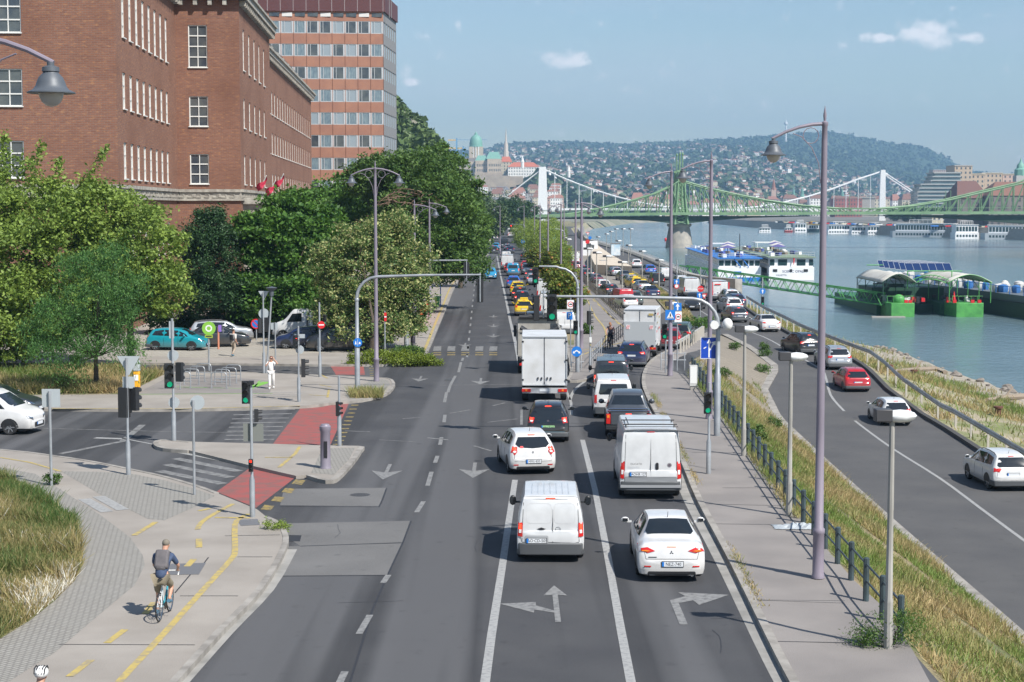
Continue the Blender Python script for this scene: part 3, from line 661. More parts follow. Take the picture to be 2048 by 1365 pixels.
SPEC=dict(
 hatch=dict(zb=.2,st=[(0,.62,.55,.76,.70),(.05,.86,.6,.82,.74),(.13,.98,.84,.845,.72),(.34,1.28,.95,.86,.62),(.55,1.42,.96,.865,.585),(1.1,1.49,.95,.868,.585),(2.0,1.47,.92,.868,.60),(2.55,1.36,.91,.862,.61),(3.15,1.0,.89,.855,.70),(3.7,.86,.79,.82,.70),(3.95,.72,.65,.74,.62),(4.02,.52,.46,.62,.5)],
  wheels=(.68,3.2),r=.31,rw=[(-.53,1.31),(.53,1.31),(.66,1.0),(.6,.93),(-.6,.93),(-.66,1.0)],ws=[(-.52,1.42),(.52,1.42),(.68,1.02),(-.68,1.02)],
  sw=[[(.62,1.3),(.45,1.02),(1.25,.99),(1.25,1.38)],[(1.32,1.39),(1.32,.99),(2.25,.96),(2.25,1.33)],[(2.32,1.3),(2.32,.96),(2.95,.95),(2.75,1.12)]],
  tl=[(.55,.98),(.76,1.0),(.8,.78),(.62,.76)],plate=(0,.62),bump=(.26,.42),doors=(1.28,2.28),mir=(2.75,1.0,.86),ant=(.9,1.5)),
 clio=dict(zb=.2,st=[(0,.62,.55,.76,.70),(.05,.88,.6,.82,.74),(.12,1.0,.84,.845,.72),(.34,1.3,.95,.86,.64),(.55,1.43,.96,.865,.6),(1.1,1.49,.95,.868,.585),(2.0,1.47,.92,.868,.60),(2.55,1.36,.91,.862,.61),(3.15,1.0,.89,.855,.70),(3.7,.86,.79,.82,.70),(3.95,.72,.65,.74,.62),(4.02,.52,.46,.62,.5)],
  wheels=(.68,3.2),r=.31,rw=[(-.5,1.33),(.5,1.33),(.62,1.1),(.5,.99),(0,.95),(-.5,.99),(-.62,1.1)],ws=[(-.52,1.42),(.52,1.42),(.68,1.02),(-.68,1.02)],
  sw=[[(.62,1.3),(.45,1.08),(1.25,.99),(1.25,1.38)],[(1.32,1.39),(1.32,.99),(2.25,.96),(2.25,1.33)],[(2.32,1.3),(2.32,.96),(2.95,.95),(2.75,1.12)]],
  tl=[(.56,1.0),(.72,1.02),(.8,.82),(.66,.72),(.57,.84)],plate=(.02,.5),bump=None,doors=(1.28,2.28),mir=(2.75,1.0,.86),ant=(.9,1.5),reflectors=.36),
 suv=dict(zb=.24,st=[(0,.72,.6,.8,.74),(.05,.98,.7,.87,.78),(.12,1.1,.92,.9,.78),(.3,1.4,1.02,.905,.7),(.5,1.56,1.04,.91,.63),(1.2,1.65,1.03,.915,.62),(2.3,1.62,1.0,.915,.64),(2.8,1.52,.99,.91,.65),(3.4,1.15,.97,.9,.74),(4.05,1.02,.92,.87,.74),(4.35,.85,.76,.8,.68),(4.42,.58,.5,.66,.55)],
  wheels=(.8,3.5),r=.35,rw=[(-.56,1.47),(.56,1.47),(.68,1.14),(.6,1.07),(-.6,1.07),(-.68,1.14)],ws=[(-.56,1.56),(.56,1.56),(.72,1.17),(-.72,1.17)],
  sw=[[(.6,1.43),(.48,1.14),(1.35,1.08),(1.35,1.52)],[(1.42,1.53),(1.42,1.08),(2.45,1.05),(2.45,1.49)],[(2.52,1.47),(2.52,1.05),(3.2,1.03),(3.0,1.22)]],
  tl=[(.5,1.02),(.82,1.04),(.86,.86),(.62,.86)],plate=(0,.76),bump=(.28,.5),doors=(1.38,2.48),mir=(3.0,1.1,.91),ant=(.7,1.62),rails=True),
 sedan=dict(zb=.19,st=[(0,.6,.5,.74,.68),(.04,.8,.6,.82,.74),(.1,.95,.8,.86,.76),(.22,1.02,.88,.87,.74),(.62,1.04,.9,.875,.72),(.82,1.13,.92,.878,.68),(1.35,1.42,.93,.88,.56),(1.8,1.47,.93,.88,.555),(2.6,1.44,.92,.88,.58),(2.95,1.33,.91,.875,.6),(3.6,.98,.89,.865,.7),(4.2,.84,.78,.83,.7),(4.48,.7,.62,.74,.62),(4.55,.5,.44,.6,.5)],
  wheels=(.95,3.6),r=.32,rw='top',ws=[(-.52,1.4),(.52,1.4),(.68,1.02),(-.68,1.02)],
  sw=[[(1.35,1.33),(1.0,1.02),(1.8,.99),(1.8,1.38)],[(1.87,1.39),(1.87,.99),(2.7,.97),(2.7,1.35)],[(2.77,1.33),(2.77,.97),(3.4,.95),(3.15,1.12)]],
  tl=[(.42,.82),(.62,.91),(.84,.9),(.84,.8),(.62,.77)],plate=(.02,.5),bump=None,doors=(1.83,2.73),mir=(3.15,1.0,.88),ant=(1.45,1.47),reflectors=.42),
 van=dict(zb=.24,st=[(0,.9,.6,.85,.8),(.02,1.3,.9,.9,.82),(.06,1.6,1.1,.912,.79),(.14,1.79,1.12,.915,.75),(.35,1.84,1.12,.918,.735),(2.3,1.86,1.1,.92,.74),(2.7,1.78,1.08,.915,.74),(3.05,1.6,1.06,.91,.74),(3.65,1.2,1.02,.9,.78),(4.15,1.03,.93,.87,.76),(4.4,.86,.78,.8,.7),(4.45,.6,.52,.66,.6)],
  wheels=(.8,3.55),r=.33,rw=None,ws=[(-.62,1.68),(.62,1.68),(.76,1.2),(-.76,1.2)],
  sw=[[(2.3,1.68),(2.3,1.14),(3.35,1.1),(3.0,1.42)]],tl=[(.76,1.1),(.87,1.12),(.89,.74),(.76,.72)],plate=(-.38,.62),bump=(.25,.55),doors=(2.22,1.1),mir=(3.1,1.12,.9),ant=None),
 lvan=dict(zb=.3,st=[(0,1.0,.7,.97,.93),(.015,1.6,1.0,1.0,.94),(.04,2.1,1.3,1.015,.93),(.1,2.3,1.35,1.02,.9),(.3,2.36,1.35,1.025,.88),(3.5,2.38,1.33,1.03,.885),(3.9,2.28,1.3,1.02,.88),(4.2,2.0,1.27,1.01,.87),(4.75,1.4,1.18,1.0,.88),(5.15,1.15,1.02,.95,.82),(5.38,.92,.82,.86,.76),(5.42,.6,.5,.7,.6)],
  wheels=(.95,4.4),r=.35,rw=None,ws=[(-.74,2.12),(.74,2.12),(.84,1.42),(-.84,1.42)],
  sw=[[(3.5,2.0),(3.5,1.35),(4.5,1.3),(4.1,1.75)]],tl=[(.86,1.28),(.99,1.3),(1.0,.72),(.88,.7)],plate=(-.42,.86),bump=(.34,.62),doors=(3.4,1.6),mir=(4.25,1.45,1.0),ant=None),
)
SPEC['estate']=dict(SPEC['suv'],zb=.19,st=[(y*1.03,z*.895 if z > 1 else z*.93,b*.9,w*.985,r_*.985) for y,z,b,w,r_ in SPEC['suv']['st']],r=.32,
  rw=[(x*.985,z*.9) for x,z in SPEC['suv']['rw']],ws=[(x,z*.895) for x,z in SPEC['suv']['ws']],sw=[[(y*1.03,z*.895) for y,z in p] for p in SPEC['suv']['sw']],tl=[(x*.985,z*.9) for x,z in SPEC['suv']['tl']],plate=(0,.7),bump=(.2,.32),mir=(3.1,1.0,.9),ant=(.6,1.45),wheels=(.85,3.6))
SPEC['minivan']=dict(SPEC['van'],rw=[(-.6,1.6),(.6,1.6),(.68,1.18),(.62,1.12),(-.62,1.12),(-.68,1.18)],sw=[[(.25,1.64),(.25,1.17),(1.2,1.16),(1.2,1.66)],[(1.28,1.66),(1.28,1.16),(2.22,1.14),(2.22,1.68)],SPEC['van']['sw'][0]],plate=(0,.8),ant=(2.0,1.86))
SPEC['lminibus']=dict(SPEC['lvan'],rw=None)
def plate_parts(root,bvh,x,z,txt,axis='rear',eu=True):
 h=bvh.ray_cast(AX[axis][1](x,z),AX[axis][0])[0]
 if h is None: return
 sg=-1 if axis == 'rear' else 1;y=h.y+sg*.02
 mb=MB();mb.box((x,y,z),(.54,.016,.125));mb.box((x,y-sg*.004,z),(.57,.012,.155),1);mb.box((x+sg*.245,y+sg*.003,z),(.05,.016,.12),2)
 p=mb.build('number_plate',[M_PLATE,M_BLACK,M_SBLUE],root)
 if txt:
  t=link('lettering',text_mesh(txt,.125,M_INK),p);t.rotation_euler=(math.pi/2,0,0 if axis == 'rear' else math.pi);t.location=(x+.02,y+sg*.0105,z-.002);t.scale=(.86,1,1)
 return p
PROTO={}
M_BUMP=mat('bumper_plastic',(.07,.075,.08),.55)
def make_vehicle(kind,pm,brake=False,txt='',near=False,name='parked_car',emblem=None,extra=None):
 s=SPEC[kind];root=empty(name)
 me,bvh=car_body(s['st'],s['zb'],boxy=1 if 'van' in kind else 0)
 me.materials.append(pm);body=link('body',me,root)
 body.material_slots[0].link='OBJECT';body.material_slots[0].material=pm
 L=s['st'][-1][0];w=max(a[3] for a in s['st']);H=max(a[1] for a in s['st'])
 def part(nm,fn,m,par=root):
  mb=MB();fn(mb)
  if not mb.v: return None
  o=link(nm,mb.mesh(nm,m,True,50),par);return o
 # windows
 if s['rw'] == 'top':
  part('rear_window',lambda mb: decal(mb,bvh,'top',[(-.5,1.33),(.5,1.33),(.62,.9),(.57,.8),(-.57,.8),(-.62,.9)],.022,sub=6),M_GLASS)
 elif s['rw']: part('rear_window',lambda mb: decal(mb,bvh,'rear',s['rw']),M_GLASS)
 ymid=L*.5
 part('windshield',lambda mb: decal(mb,bvh,'front',s['ws'],sub=4),M_GLASS)
 for sd in ('left','right'):
  for P in s['sw']: part('side_window',lambda mb: decal(mb,bvh,sd,P,.006),M_GLASS)
 for sx in (-1,1):
  P=[(x*sx,z) for x,z in s['tl']]
  t=part('tail_light',lambda mb: decal(mb,bvh,'rear',P,.016),[M_RED])
  cx,cz=sum(p[0] for p in P)/len(P),sum(p[1] for p in P)/len(P)
  if near or brake:
   zz=[p[1] for p in P];hh=(max(zz)-min(zz))
   if brake: part('lamp',lambda mb: decal(mb,bvh,'rear',[(cx+(p[0]-cx)*.6,cz+hh*.2+(p[1]-cz)*.4) for p in P],.026),M_REDON,t)
   part('indicator',lambda mb: decal(mb,bvh,'rear',[(cx+(p[0]-cx)*.55,cz-hh*.12+(p[1]-cz)*.25) for p in P],.024),M_WHITE if kind != 'sedan' else M_ORANGE,t)
  part('headlight',lambda mb: decal(mb,bvh,'front',[(sx*a*w,s['zb']+b) for a,b in ((.52,.36),(.88,.46),(.9,.6),(.55,.5))],.012),M_CHROME)
 part('grille',lambda mb: decal(mb,bvh,'front',rnd_poly(-.5*w,.5*w,s['zb']+.08,s['zb']+.28,.05),.01),M_BLACK)
 if s['bump']:
  mb=MB();z0,z1=s['bump'];pl=[(-w*1.005,.5),(-w*1.0,.1),(-w*.93,-.04),(-w*.75,-.085),(w*.75,-.085),(w*.93,-.04),(w*1.0,.1),(w*1.005,.5)]
  mb.prism(pl,z0-.03,z1);mb.build('bumper',M_BUMP,root,bevel=.03)
 else: part('bumper',lambda mb: [decal(mb,bvh,'rear',rnd_poly(-w*.7,w*.7,s['zb']+.0,s['zb']+.12,.04),.01,sub=2)],M_BLACK)
 if s.get('reflectors'):
  for sx in (-1,1): part('reflector',lambda mb: decal(mb,bvh,'rear',rnd_poly(sx*.62-.09,sx*.62+.09,s['reflectors'],s['reflectors']+.035,.012),.012),M_RED)
 # arches
 def arch(mb):
  for sd in ('left','right'):
   for y in s['wheels']: decal(mb,bvh,sd,[(y+(s['r']+.07)*math.cos(a),max(s['zb']+.02,s['r']+(s['r']+.05)*math.sin(a))) for a in [R(t) for t in range(0,181,20)]],.006,sub=2)
  mb.bx(-w*.82,w*.82,.25,L-.25,.16,s['zb']+.06)
 pat=MB();arch(pat)
 add_wheels(root,w,s['wheels'],s['r'])
 # seams
 def seams(mb):
  T=.012
  for sd in ('left','right'):
   for y in s['doors']: decal(mb,bvh,sd,[(y-T,s['zb']+.12),(y+T,s['zb']+.12),(y+T,s['st'][4][2]+.05),(y-T,s['st'][4][2]+.05)],.004,sub=2)
  if kind in ('van','lvan'):
   x=.06 if kind == 'van' else .0;z1=H-.12
   decal(mb,bvh,'rear',[(x-.008,.56),(x+.008,.56),(x+.008,z1),(x-.008,z1)],.004,sub=1)
   for q in (-1,1): decal(mb,bvh,'rear',[(q*w*.845-.007,.58),(q*w*.845+.007,.58),(q*w*.80+.007,z1-.1),(q*w*.80-.007,z1-.1)],.004,sub=2)
   decal(mb,bvh,'rear',[(-w*.8,z1-.015),(w*.8,z1-.015),(w*.8,z1),(-w*.8,z1)],.004,sub=1)
   decal(mb,bvh,'rear',[(-w*.84,.565),(w*.84,.565),(w*.84,.58),(-w*.84,.58)],.004,sub=1)
  elif kind != 'sedan':
   for q in (-1,1): decal(mb,bvh,'rear',[(q*w*.78-.006,.5),(q*w*.78+.006,.5),(q*w*.77+.006,.92),(q*w*.77-.006,.92)],.003,sub=1)
   decal(mb,bvh,'rear',[(-w*.77,.495),(w*.77,.495),(w*.77,.507),(-w*.77,.507)],.004,sub=1)
  else:
   for q in (-1,1): decal(mb,bvh,'rear',[(q*.66-.006,.62),(q*.66+.006,.62),(q*.7+.006,.8),(q*.7-.006,.8)],.003,sub=1)
   decal(mb,bvh,'rear',[(-.66,.61),(.66,.61),(.66,.622),(-.66,.622)],.004,sub=1)
 seams(pat);merge_into(me,pat,M_BLACK)
 body.material_slots[0].link='OBJECT';body.material_slots[0].material=pm
 hl=MB()
 hz=1.62 if kind in ('hatch','clio') else 0
 zt={'sedan': .0,'van': 1.78,'lvan': 2.28,'hatch': 1.41,'clio': 1.42,'suv': 1.54,'estate': 1.38,'minivan': 1.78,'lminibus': 2.28}[kind]
 if zt: part('brake_light',lambda mb: decal(mb,bvh,'rear',rnd_poly(-.13,.13,zt-.04,zt-.015,.01),.012,sub=1),M_REDON if brake else M_RED)
 # mirrors
 my,mz,mw=s['mir']
 big='van' in kind
 for sx in (-1,1):
  mb=MB();mb.ell((sx*(mw+(.16 if not big else .19)),my,mz+.05),(.11 if not big else .1,.06,.075 if not big else .15),10,6);mb.box((sx*(mw+.05),my,mz),(.14,.05,.05));
  o=mb.build('side_mirror',[M_BLACK if (big or kind == 'sedan' and 0) else pm],root)
  g=MB();g.box((sx*(mw+(.16 if not big else .19)),my-.055,mz+.05),(.15,.012,.09 if not big else .2));g.build('mirror_glass',M_GLASS,o)
 if s['ant']:
  y,z=s['ant'];mb=MB();h=bvh.ray_cast(Vector((0,y,9)),Vector((0,0,-1)))[0];mb.tube([(0,y,h.z-.01),(0,y-.1,h.z+.16)],[.012,.005],5);mb.build('antenna',M_BLACK,root)
 if s.get('rails'):
  for sx in (-1,1):
   pts=[bvh.ray_cast(Vector((sx*.6,y,9)),Vector((0,0,-1)))[0]+Vector((0,0,.05 if .7 < y < 2.4 else 0)) for y in (.62,.75,1.4,2.2,2.45)]
   mb=MB();mb.tube(pts,.018,6);mb.build('roof_rail',M_CHROME if near else M_BLACK,root)
 plate_parts(root,bvh,s['plate'][0],s['plate'][1],txt)
 plate_parts(root,bvh,0,s['zb']+.22,'','front')
 if emblem:
  ex,ez,er,ek=emblem;h=bvh.ray_cast(Vector((ex,-6,ez)),Vector((0,1,0)))[0];mb=MB();y=h.y-.012
  def ringz(r0,r1,sxx=1,szz=1):
   n=20;o=len(mb.v)
   for k in range(n):
    a=2*math.pi*k/n
    for rr in (r0,r1): mb.v.append((ex+rr*math.cos(a)*sxx,y,ez+rr*math.sin(a)*szz))
   for k in range(n): a,b=o+2*k,o+2*((k+1) % n);mb.f.append((a,b,b+1,a+1));mb.m.append(0)
  def q2(P): mb.add([(ex+a*er,y,ez+b*er) for a,b in P],[tuple(range(len(P)))])
  if ek == 'bolt': ringz(er,er*.8);q2([(-.95,.12),(-.1,.12),(.2,-.02),(-.1,-.02),(-.95,0)]);q2([(.95,-.12),(.1,-.12),(-.2,.02),(.1,.02),(.95,0)])
  if ek == 'three': [q2([(math.cos(a)*.05,math.sin(a)*.05),(math.cos(a+.5)*.55,math.sin(a+.5)*.55),(math.cos(a)*1,math.sin(a)*1),(math.cos(a-.5)*.55,math.sin(a-.5)*.55)]) for a in (R(90),R(210),R(330))]
  if ek == 'diamond': q2([(0,1),(-.2,0.6),(-.6,0),(-.28,0),(0,.5)]);q2([(0,1),(.6,0),(.28,0),(0,.5)]);q2([(0,-1),(.6,0),(.28,0),(0,-.5)]);q2([(0,-1),(-.6,0),(-.28,0),(0,-.5)])
  if ek == 'oval': ringz(er,er*.84,1.7,.8);ringz(0.0,er*.7,1.5,.66)
  if ek == 'disc': ringz(er,er*.82);ringz(0,er*.7)
  mb.build('emblem',MAT_EMB[ek],root,smooth=False)
 if extra: extra(root,part,bvh,body)
 return root
MAT_EMB={'bolt': M_STEEL,'three': M_INK,'diamond': mat('emblem_grey',(.2,.2,.22),.3,.6),'oval': M_CHROME,'disc': mat('emblem_dark',(.12,.1,.12),.4)}
P_WHITE=paint('white_paint',(.62,.62,.615));P_WHITE2=paint('van_white_paint',(.58,.59,.595),.35)
P_BLACK=paint('black_paint',(.012,.013,.016));P_NAVY=paint('navy_paint',(.012,.022,.07));P_GREY=paint('grey_paint',(.09,.1,.115),.3,.4)
P_SILV=paint('silver_paint',(.42,.44,.46),.3,.5);P_DGREY=paint('dark_grey_paint',(.035,.04,.047),.3,.3);P_RED=paint('red_paint',(.42,.012,.02));P_DRED=paint('dark_red_paint',(.2,.012,.018))
P_TEAL=paint('teal_paint',(.01,.25,.31));P_BLUE=paint('blue_paint',(.01,.1,.42));P_LBLUE=paint('light_blue_paint',(.02,.25,.45));P_YEL=paint('yellow_paint_coat',(.68,.48,.01));P_BEIGE=paint('beige_paint',(.33,.3,.25),.3,.4)
P_GREEN=paint('dull_green_paint',(.045,.075,.06));P_GREEN2=paint('green_grey_paint',(.1,.14,.13),.3,.4)
def put(o,px,py,yaw=0.0,z=None,ahead=0.0):
 """place with the rear bumper's middle on this pixel of the ground (yaw>0 = heading turns to the left)"""
 p=G(px,py) if z is None else GZ(px,py,z)
 o.location=(p.x,p.y,p.z);o.rotation_euler=(0,0,R(yaw));return o
def proto(kind):
 if kind not in PROTO: PROTO[kind]=make_vehicle(kind,P_WHITE)
 return PROTO[kind]
_used=set()
def vehicle(kind,pm,px,py,yaw,label,cat='car',group=None,name='car',z=None,brake=False):
 key=(kind,brake)
 if key not in PROTO: PROTO[key]=make_vehicle(kind,pm,brake)
 r=PROTO[key] if key not in _used else copy_tree(PROTO[key]);_used.add(key)
 r.name=name
 for ch in r.children:
  if ch.name.split('.')[0] == 'body': ch.material_slots[0].link='OBJECT';ch.material_slots[0].material=pm
  if ch.name.split('.')[0] == 'side_mirror' and len(ch.material_slots) and 'van' not in kind: ch.material_slots[0].link='OBJECT';ch.material_slots[0].material=pm
 put(r,px,py,yaw,z);tag(r,label,cat,group);return r

# the near queue, one by one
def ex_combo(root,part,bvh,body):
 part('handle',lambda mb: decal(mb,bvh,'rear',[(-.38,.93),(-.25,.975),(-.12,.93),(-.25,.9)],.02),M_INK)
 part('plate_recess',lambda mb: decal(mb,bvh,'rear',rnd_poly(-.7,-.06,.54,.76,.04),.005),mat('recess_grey',(.33,.34,.35),.5))
 def panel(mb):
  for a,b in ((-.66,.02),(.1,.66)):
   P=rnd_poly(a,b,1.08,1.62,.1);n=len(P)
   for i in range(n):
    p,q=P[i],P[(i+1) % n];dx,dz=q[0]-p[0],q[1]-p[1];l=math.hypot(dx,dz) or 1;nx,nz_=-dz/l*.006,dx/l*.006
    decal(mb,bvh,'rear',[(p[0]+nx,p[1]+nz_),(q[0]+nx,q[1]+nz_),(q[0]-nx,q[1]-nz_),(p[0]-nx,p[1]-nz_)],.003,sub=1)
 part('panel_crease',panel,mat('crease_grey',(.5,.5,.5),.4))
 def ribs(mb):
  for k in range(7): x=-.5+k*.167;decal(mb,bvh,'top',[(x-.012,.35),(x+.012,.35),(x+.012,2.0),(x-.012,2.0)],.012,sub=1)
 part('roof_rib',ribs,P_WHITE2)
c=make_vehicle('van',P_WHITE2,True,'AO·CD-505',True,'delivery_van',(.2,.92,.075,'bolt'),ex_combo)
put(c,1101,1126,-1.2);tag(c,'white panel van with black bumper, second row from the bottom, left of the white saloon','van')
def ex_sedan(root,part,bvh,body):
 part('sticker',lambda mb: decal(mb,bvh,'rear',rnd_poly(-.12,.12,.91,.925,.006),.01),M_ORANGE)
 part('badge',lambda mb: decal(mb,bvh,'rear',rnd_poly(-.6,-.38,.655,.675,.008),.01),M_INK)
 mb=MB();mb.cyl((.52,-.04,.2),(.52,.15,.2),.035);mb.build('exhaust',M_CHROME,root)
 def pil(mb):
  for sx in (-1,1): decal(mb,bvh,'top',[(sx*.565,1.38),(sx*.595,1.38),(sx*.60,2.6),(sx*.57,2.6)],.004)
 q=MB();pil(q);merge_into(body.data,q,M_BLACK);body.material_slots[0].link='OBJECT';body.material_slots[0].material=P_WHITE
c=make_vehicle('sedan',P_WHITE,False,'NEZ-740',True,'saloon_car',(.0,.78,.06,'three'),ex_sedan)
put(c,1343,1166,-1.0);tag(c,'white four-door saloon in the right lane, nearest car of the queue','car')
def ex_duc(root,part,bvh,body):
 part('handle',lambda mb: decal(mb,bvh,'rear',rnd_poly(.16,.26,1.0,1.24,.04),.02),M_INK)
 def bars(mb):
  for y in (.55,1.7): mb.tube([(-.9,y,2.44),(.9,y,2.44)],.022,6);mb.cyl((-.8,y,2.3),(-.8,y,2.45),.02);mb.cyl((.8,y,2.3),(.8,y,2.45),.02)
  mb.tube([(-.72,.3,2.46),(-.72,2.2,2.46)],.018,5);mb.tube([(-.9,.12,2.42),(.9,.12,2.42)],.012,5)
 part('roof_rack',bars,M_BLACK)
 t=link('lettering',text_mesh('DUCATO',.09,M_INK),root);t.rotation_euler=(math.pi/2,0,0);t.location=(-.48,-.085,1.2)
 part('lower_trim',lambda mb: decal(mb,bvh,'rear',rnd_poly(-.86,.86,.6,.78,.03),.012,sub=1),mat('trim_grey',(.22,.23,.24),.5))
 mb=MB();mb.bx(-1.0,1.0,-.12,.1,.42,.5);mb.build('step',mat('step_grey',(.28,.29,.3),.5),root)
c=make_vehicle('lvan',P_WHITE2,False,'AOHR 127',True,'high_roof_van',(.62,1.16,.07,'disc'),ex_duc)
put(c,1301,1000,-1.0);tag(c,'tall white van with roof bars and split rear doors beside the pavement','van')
def ex_clio(root,part,bvh,body):
 part('sticker',lambda mb: decal(mb,bvh,'rear',rnd_poly(-.46,-.34,.96,1.03,.02),.01),M_SRED)
c=make_vehicle('clio',P_WHITE,True,'MMU·835',True,'hatchback_car',(.0,.82,.06,'diamond'),ex_clio)
put(c,1066,950,8);tag(c,'white small hatchback turned slightly, behind the white panel van','car')
def ex_i3(root,part,bvh,body):
 part('skirt',lambda mb: decal(mb,bvh,'rear',rnd_poly(-.72,.72,.3,.46,.06),.01),paint('petrol_paint',(.05,.12,.16)))
 part('tailgate_glass',lambda mb: decal(mb,bvh,'rear',[(-.66,.97),(.66,.97),(.7,.78),(-.7,.78)],.006),M_GLASS)
c=make_vehicle('hatch',P_BLACK,True,'AA·CP 60',True,'electric_hatchback',(.0,.85,.05,'disc'),ex_i3)
for ch in c.children:
 if ch.name.startswith('number_plate'): ch.data=ch.data.copy();ch.data.materials[0]=mat('green_plate',(.35,.62,.3),.4);break
put(c,1096,886,-1.5);tag(c,'black electric hatchback with green number plate behind the white box lorry','car');c.scale=(1,1,1.05)

# pick-up
def make_pickup():
 root=empty('pickup_truck')
 st=[(1.45,1.0,.9,.9,.84),(1.5,1.2,1.1,.925,.8),(1.6,1.55,1.12,.93,.7),(1.75,1.76,1.12,.93,.655),(2.4,1.84,1.12,.935,.65),(3.2,1.8,1.1,.935,.67),(3.6,1.62,1.08,.93,.69),(4.15,1.25,1.05,.92,.76),(4.9,1.12,1.02,.9,.78),(5.25,.95,.86,.84,.74),(5.32,.6,.5,.74,.64)]
 me,bvh=car_body(st,.45,boxy=1);me.materials.append(P_GREY);link('body',me,root)
 b=MB();b.bx(-.93,.93,.05,1.5,.5,1.02);
 for sx in (-1,1): b.bx(sx*.93-(.1 if sx > 0 else 0),sx*.93+(.1 if sx < 0 else 0),.05,1.52,1.02,1.14)
 b.build('cargo_bed',P_GREY,root,bevel=.03)
 b=MB();b.bx(-.74,.74,-.02,.06,.62,1.13);b.build('tailgate',P_GREY,root,bevel=.02)
 b=MB();b.bx(-.83,.83,.08,1.5,1.1,1.155);b.build('bed_cover',M_BLACK,root,bevel=.02)
 b=MB();b.tube([(-.88,.5,1.14),(-.8,.45,1.25),(.8,.45,1.25),(.88,.5,1.14)],.025,8);b.tube([(-.9,.12,1.2),(.9,.12,1.2)],.02,8);b.build('load_bar',M_CHROME,root)
 b=MB();decal(b,bvh,'rear',[(-.56,1.68),(.56,1.68),(.7,1.3),(-.7,1.3)]);b.build('rear_window',M_GLASS,root)
 b=MB();decal(b,bvh,'front',[(-.58,1.72),(.58,1.72),(.76,1.28),(-.76,1.28)]);b.build('windshield',M_GLASS,root)
 for sd in ('left','right'):
  for P in ([(1.72,1.62),(1.66,1.2),(2.5,1.17),(2.5,1.7)],[(2.57,1.71),(2.57,1.17),(3.9,1.14),(3.5,1.55)]): b=MB();decal(b,bvh,sd,P,.006);b.build('side_window',M_GLASS,root)
 for sx in (-1,1):
  b=MB();b.bx(min(sx*.76,sx*.94),max(sx*.76,sx*.94),-.035,.1,.66,1.08);t=b.build('tail_light',M_RED,root,bevel=.02)
  b=MB();b.bx(sx*.85-.05,sx*.85+.05,-.045,0,.92,1.04);b.build('lamp',M_ORANGE,t)
  b=MB();b.ell((sx*1.1,3.45,1.22),(.13,.07,.11),10,6);b.box((sx*.98,3.45,1.16),(.14,.05,.05));b.build('side_mirror',P_GREY,root)
 b=MB();b.bx(-.95,.95,-.14,.05,.42,.6);b.build('bumper',M_BLACK,root,bevel=.03)
 b=MB();b.bx(-.8,.8,.2,5.0,.3,.5);b.build('chassis',M_BLACK,root)
 b=MB();b.bx(-.12,.12,-.03,0,1.07,1.1);b.build('brake_light',M_REDON,root)
 b=MB();n=20;b.v=[(.15*math.cos(k*.314),-.028,.88+.065*math.sin(k*.314)) for k in range(n)];b.f=[tuple(range(n))];b.m=[0];b.build('emblem',M_CHROME,root,smooth=False)
 b=MB();b.box((0,-.15,.5),(.52,.016,.12));b.build('number_plate',M_PLATE,root)
 add_wheels(root,.96,(1.15,4.35),.4,.26);return root
c=make_pickup();put(c,1257,880,-2.5);tag(c,'dark grey double-cab pick-up with black bed cover behind the white minivan','pick-up')

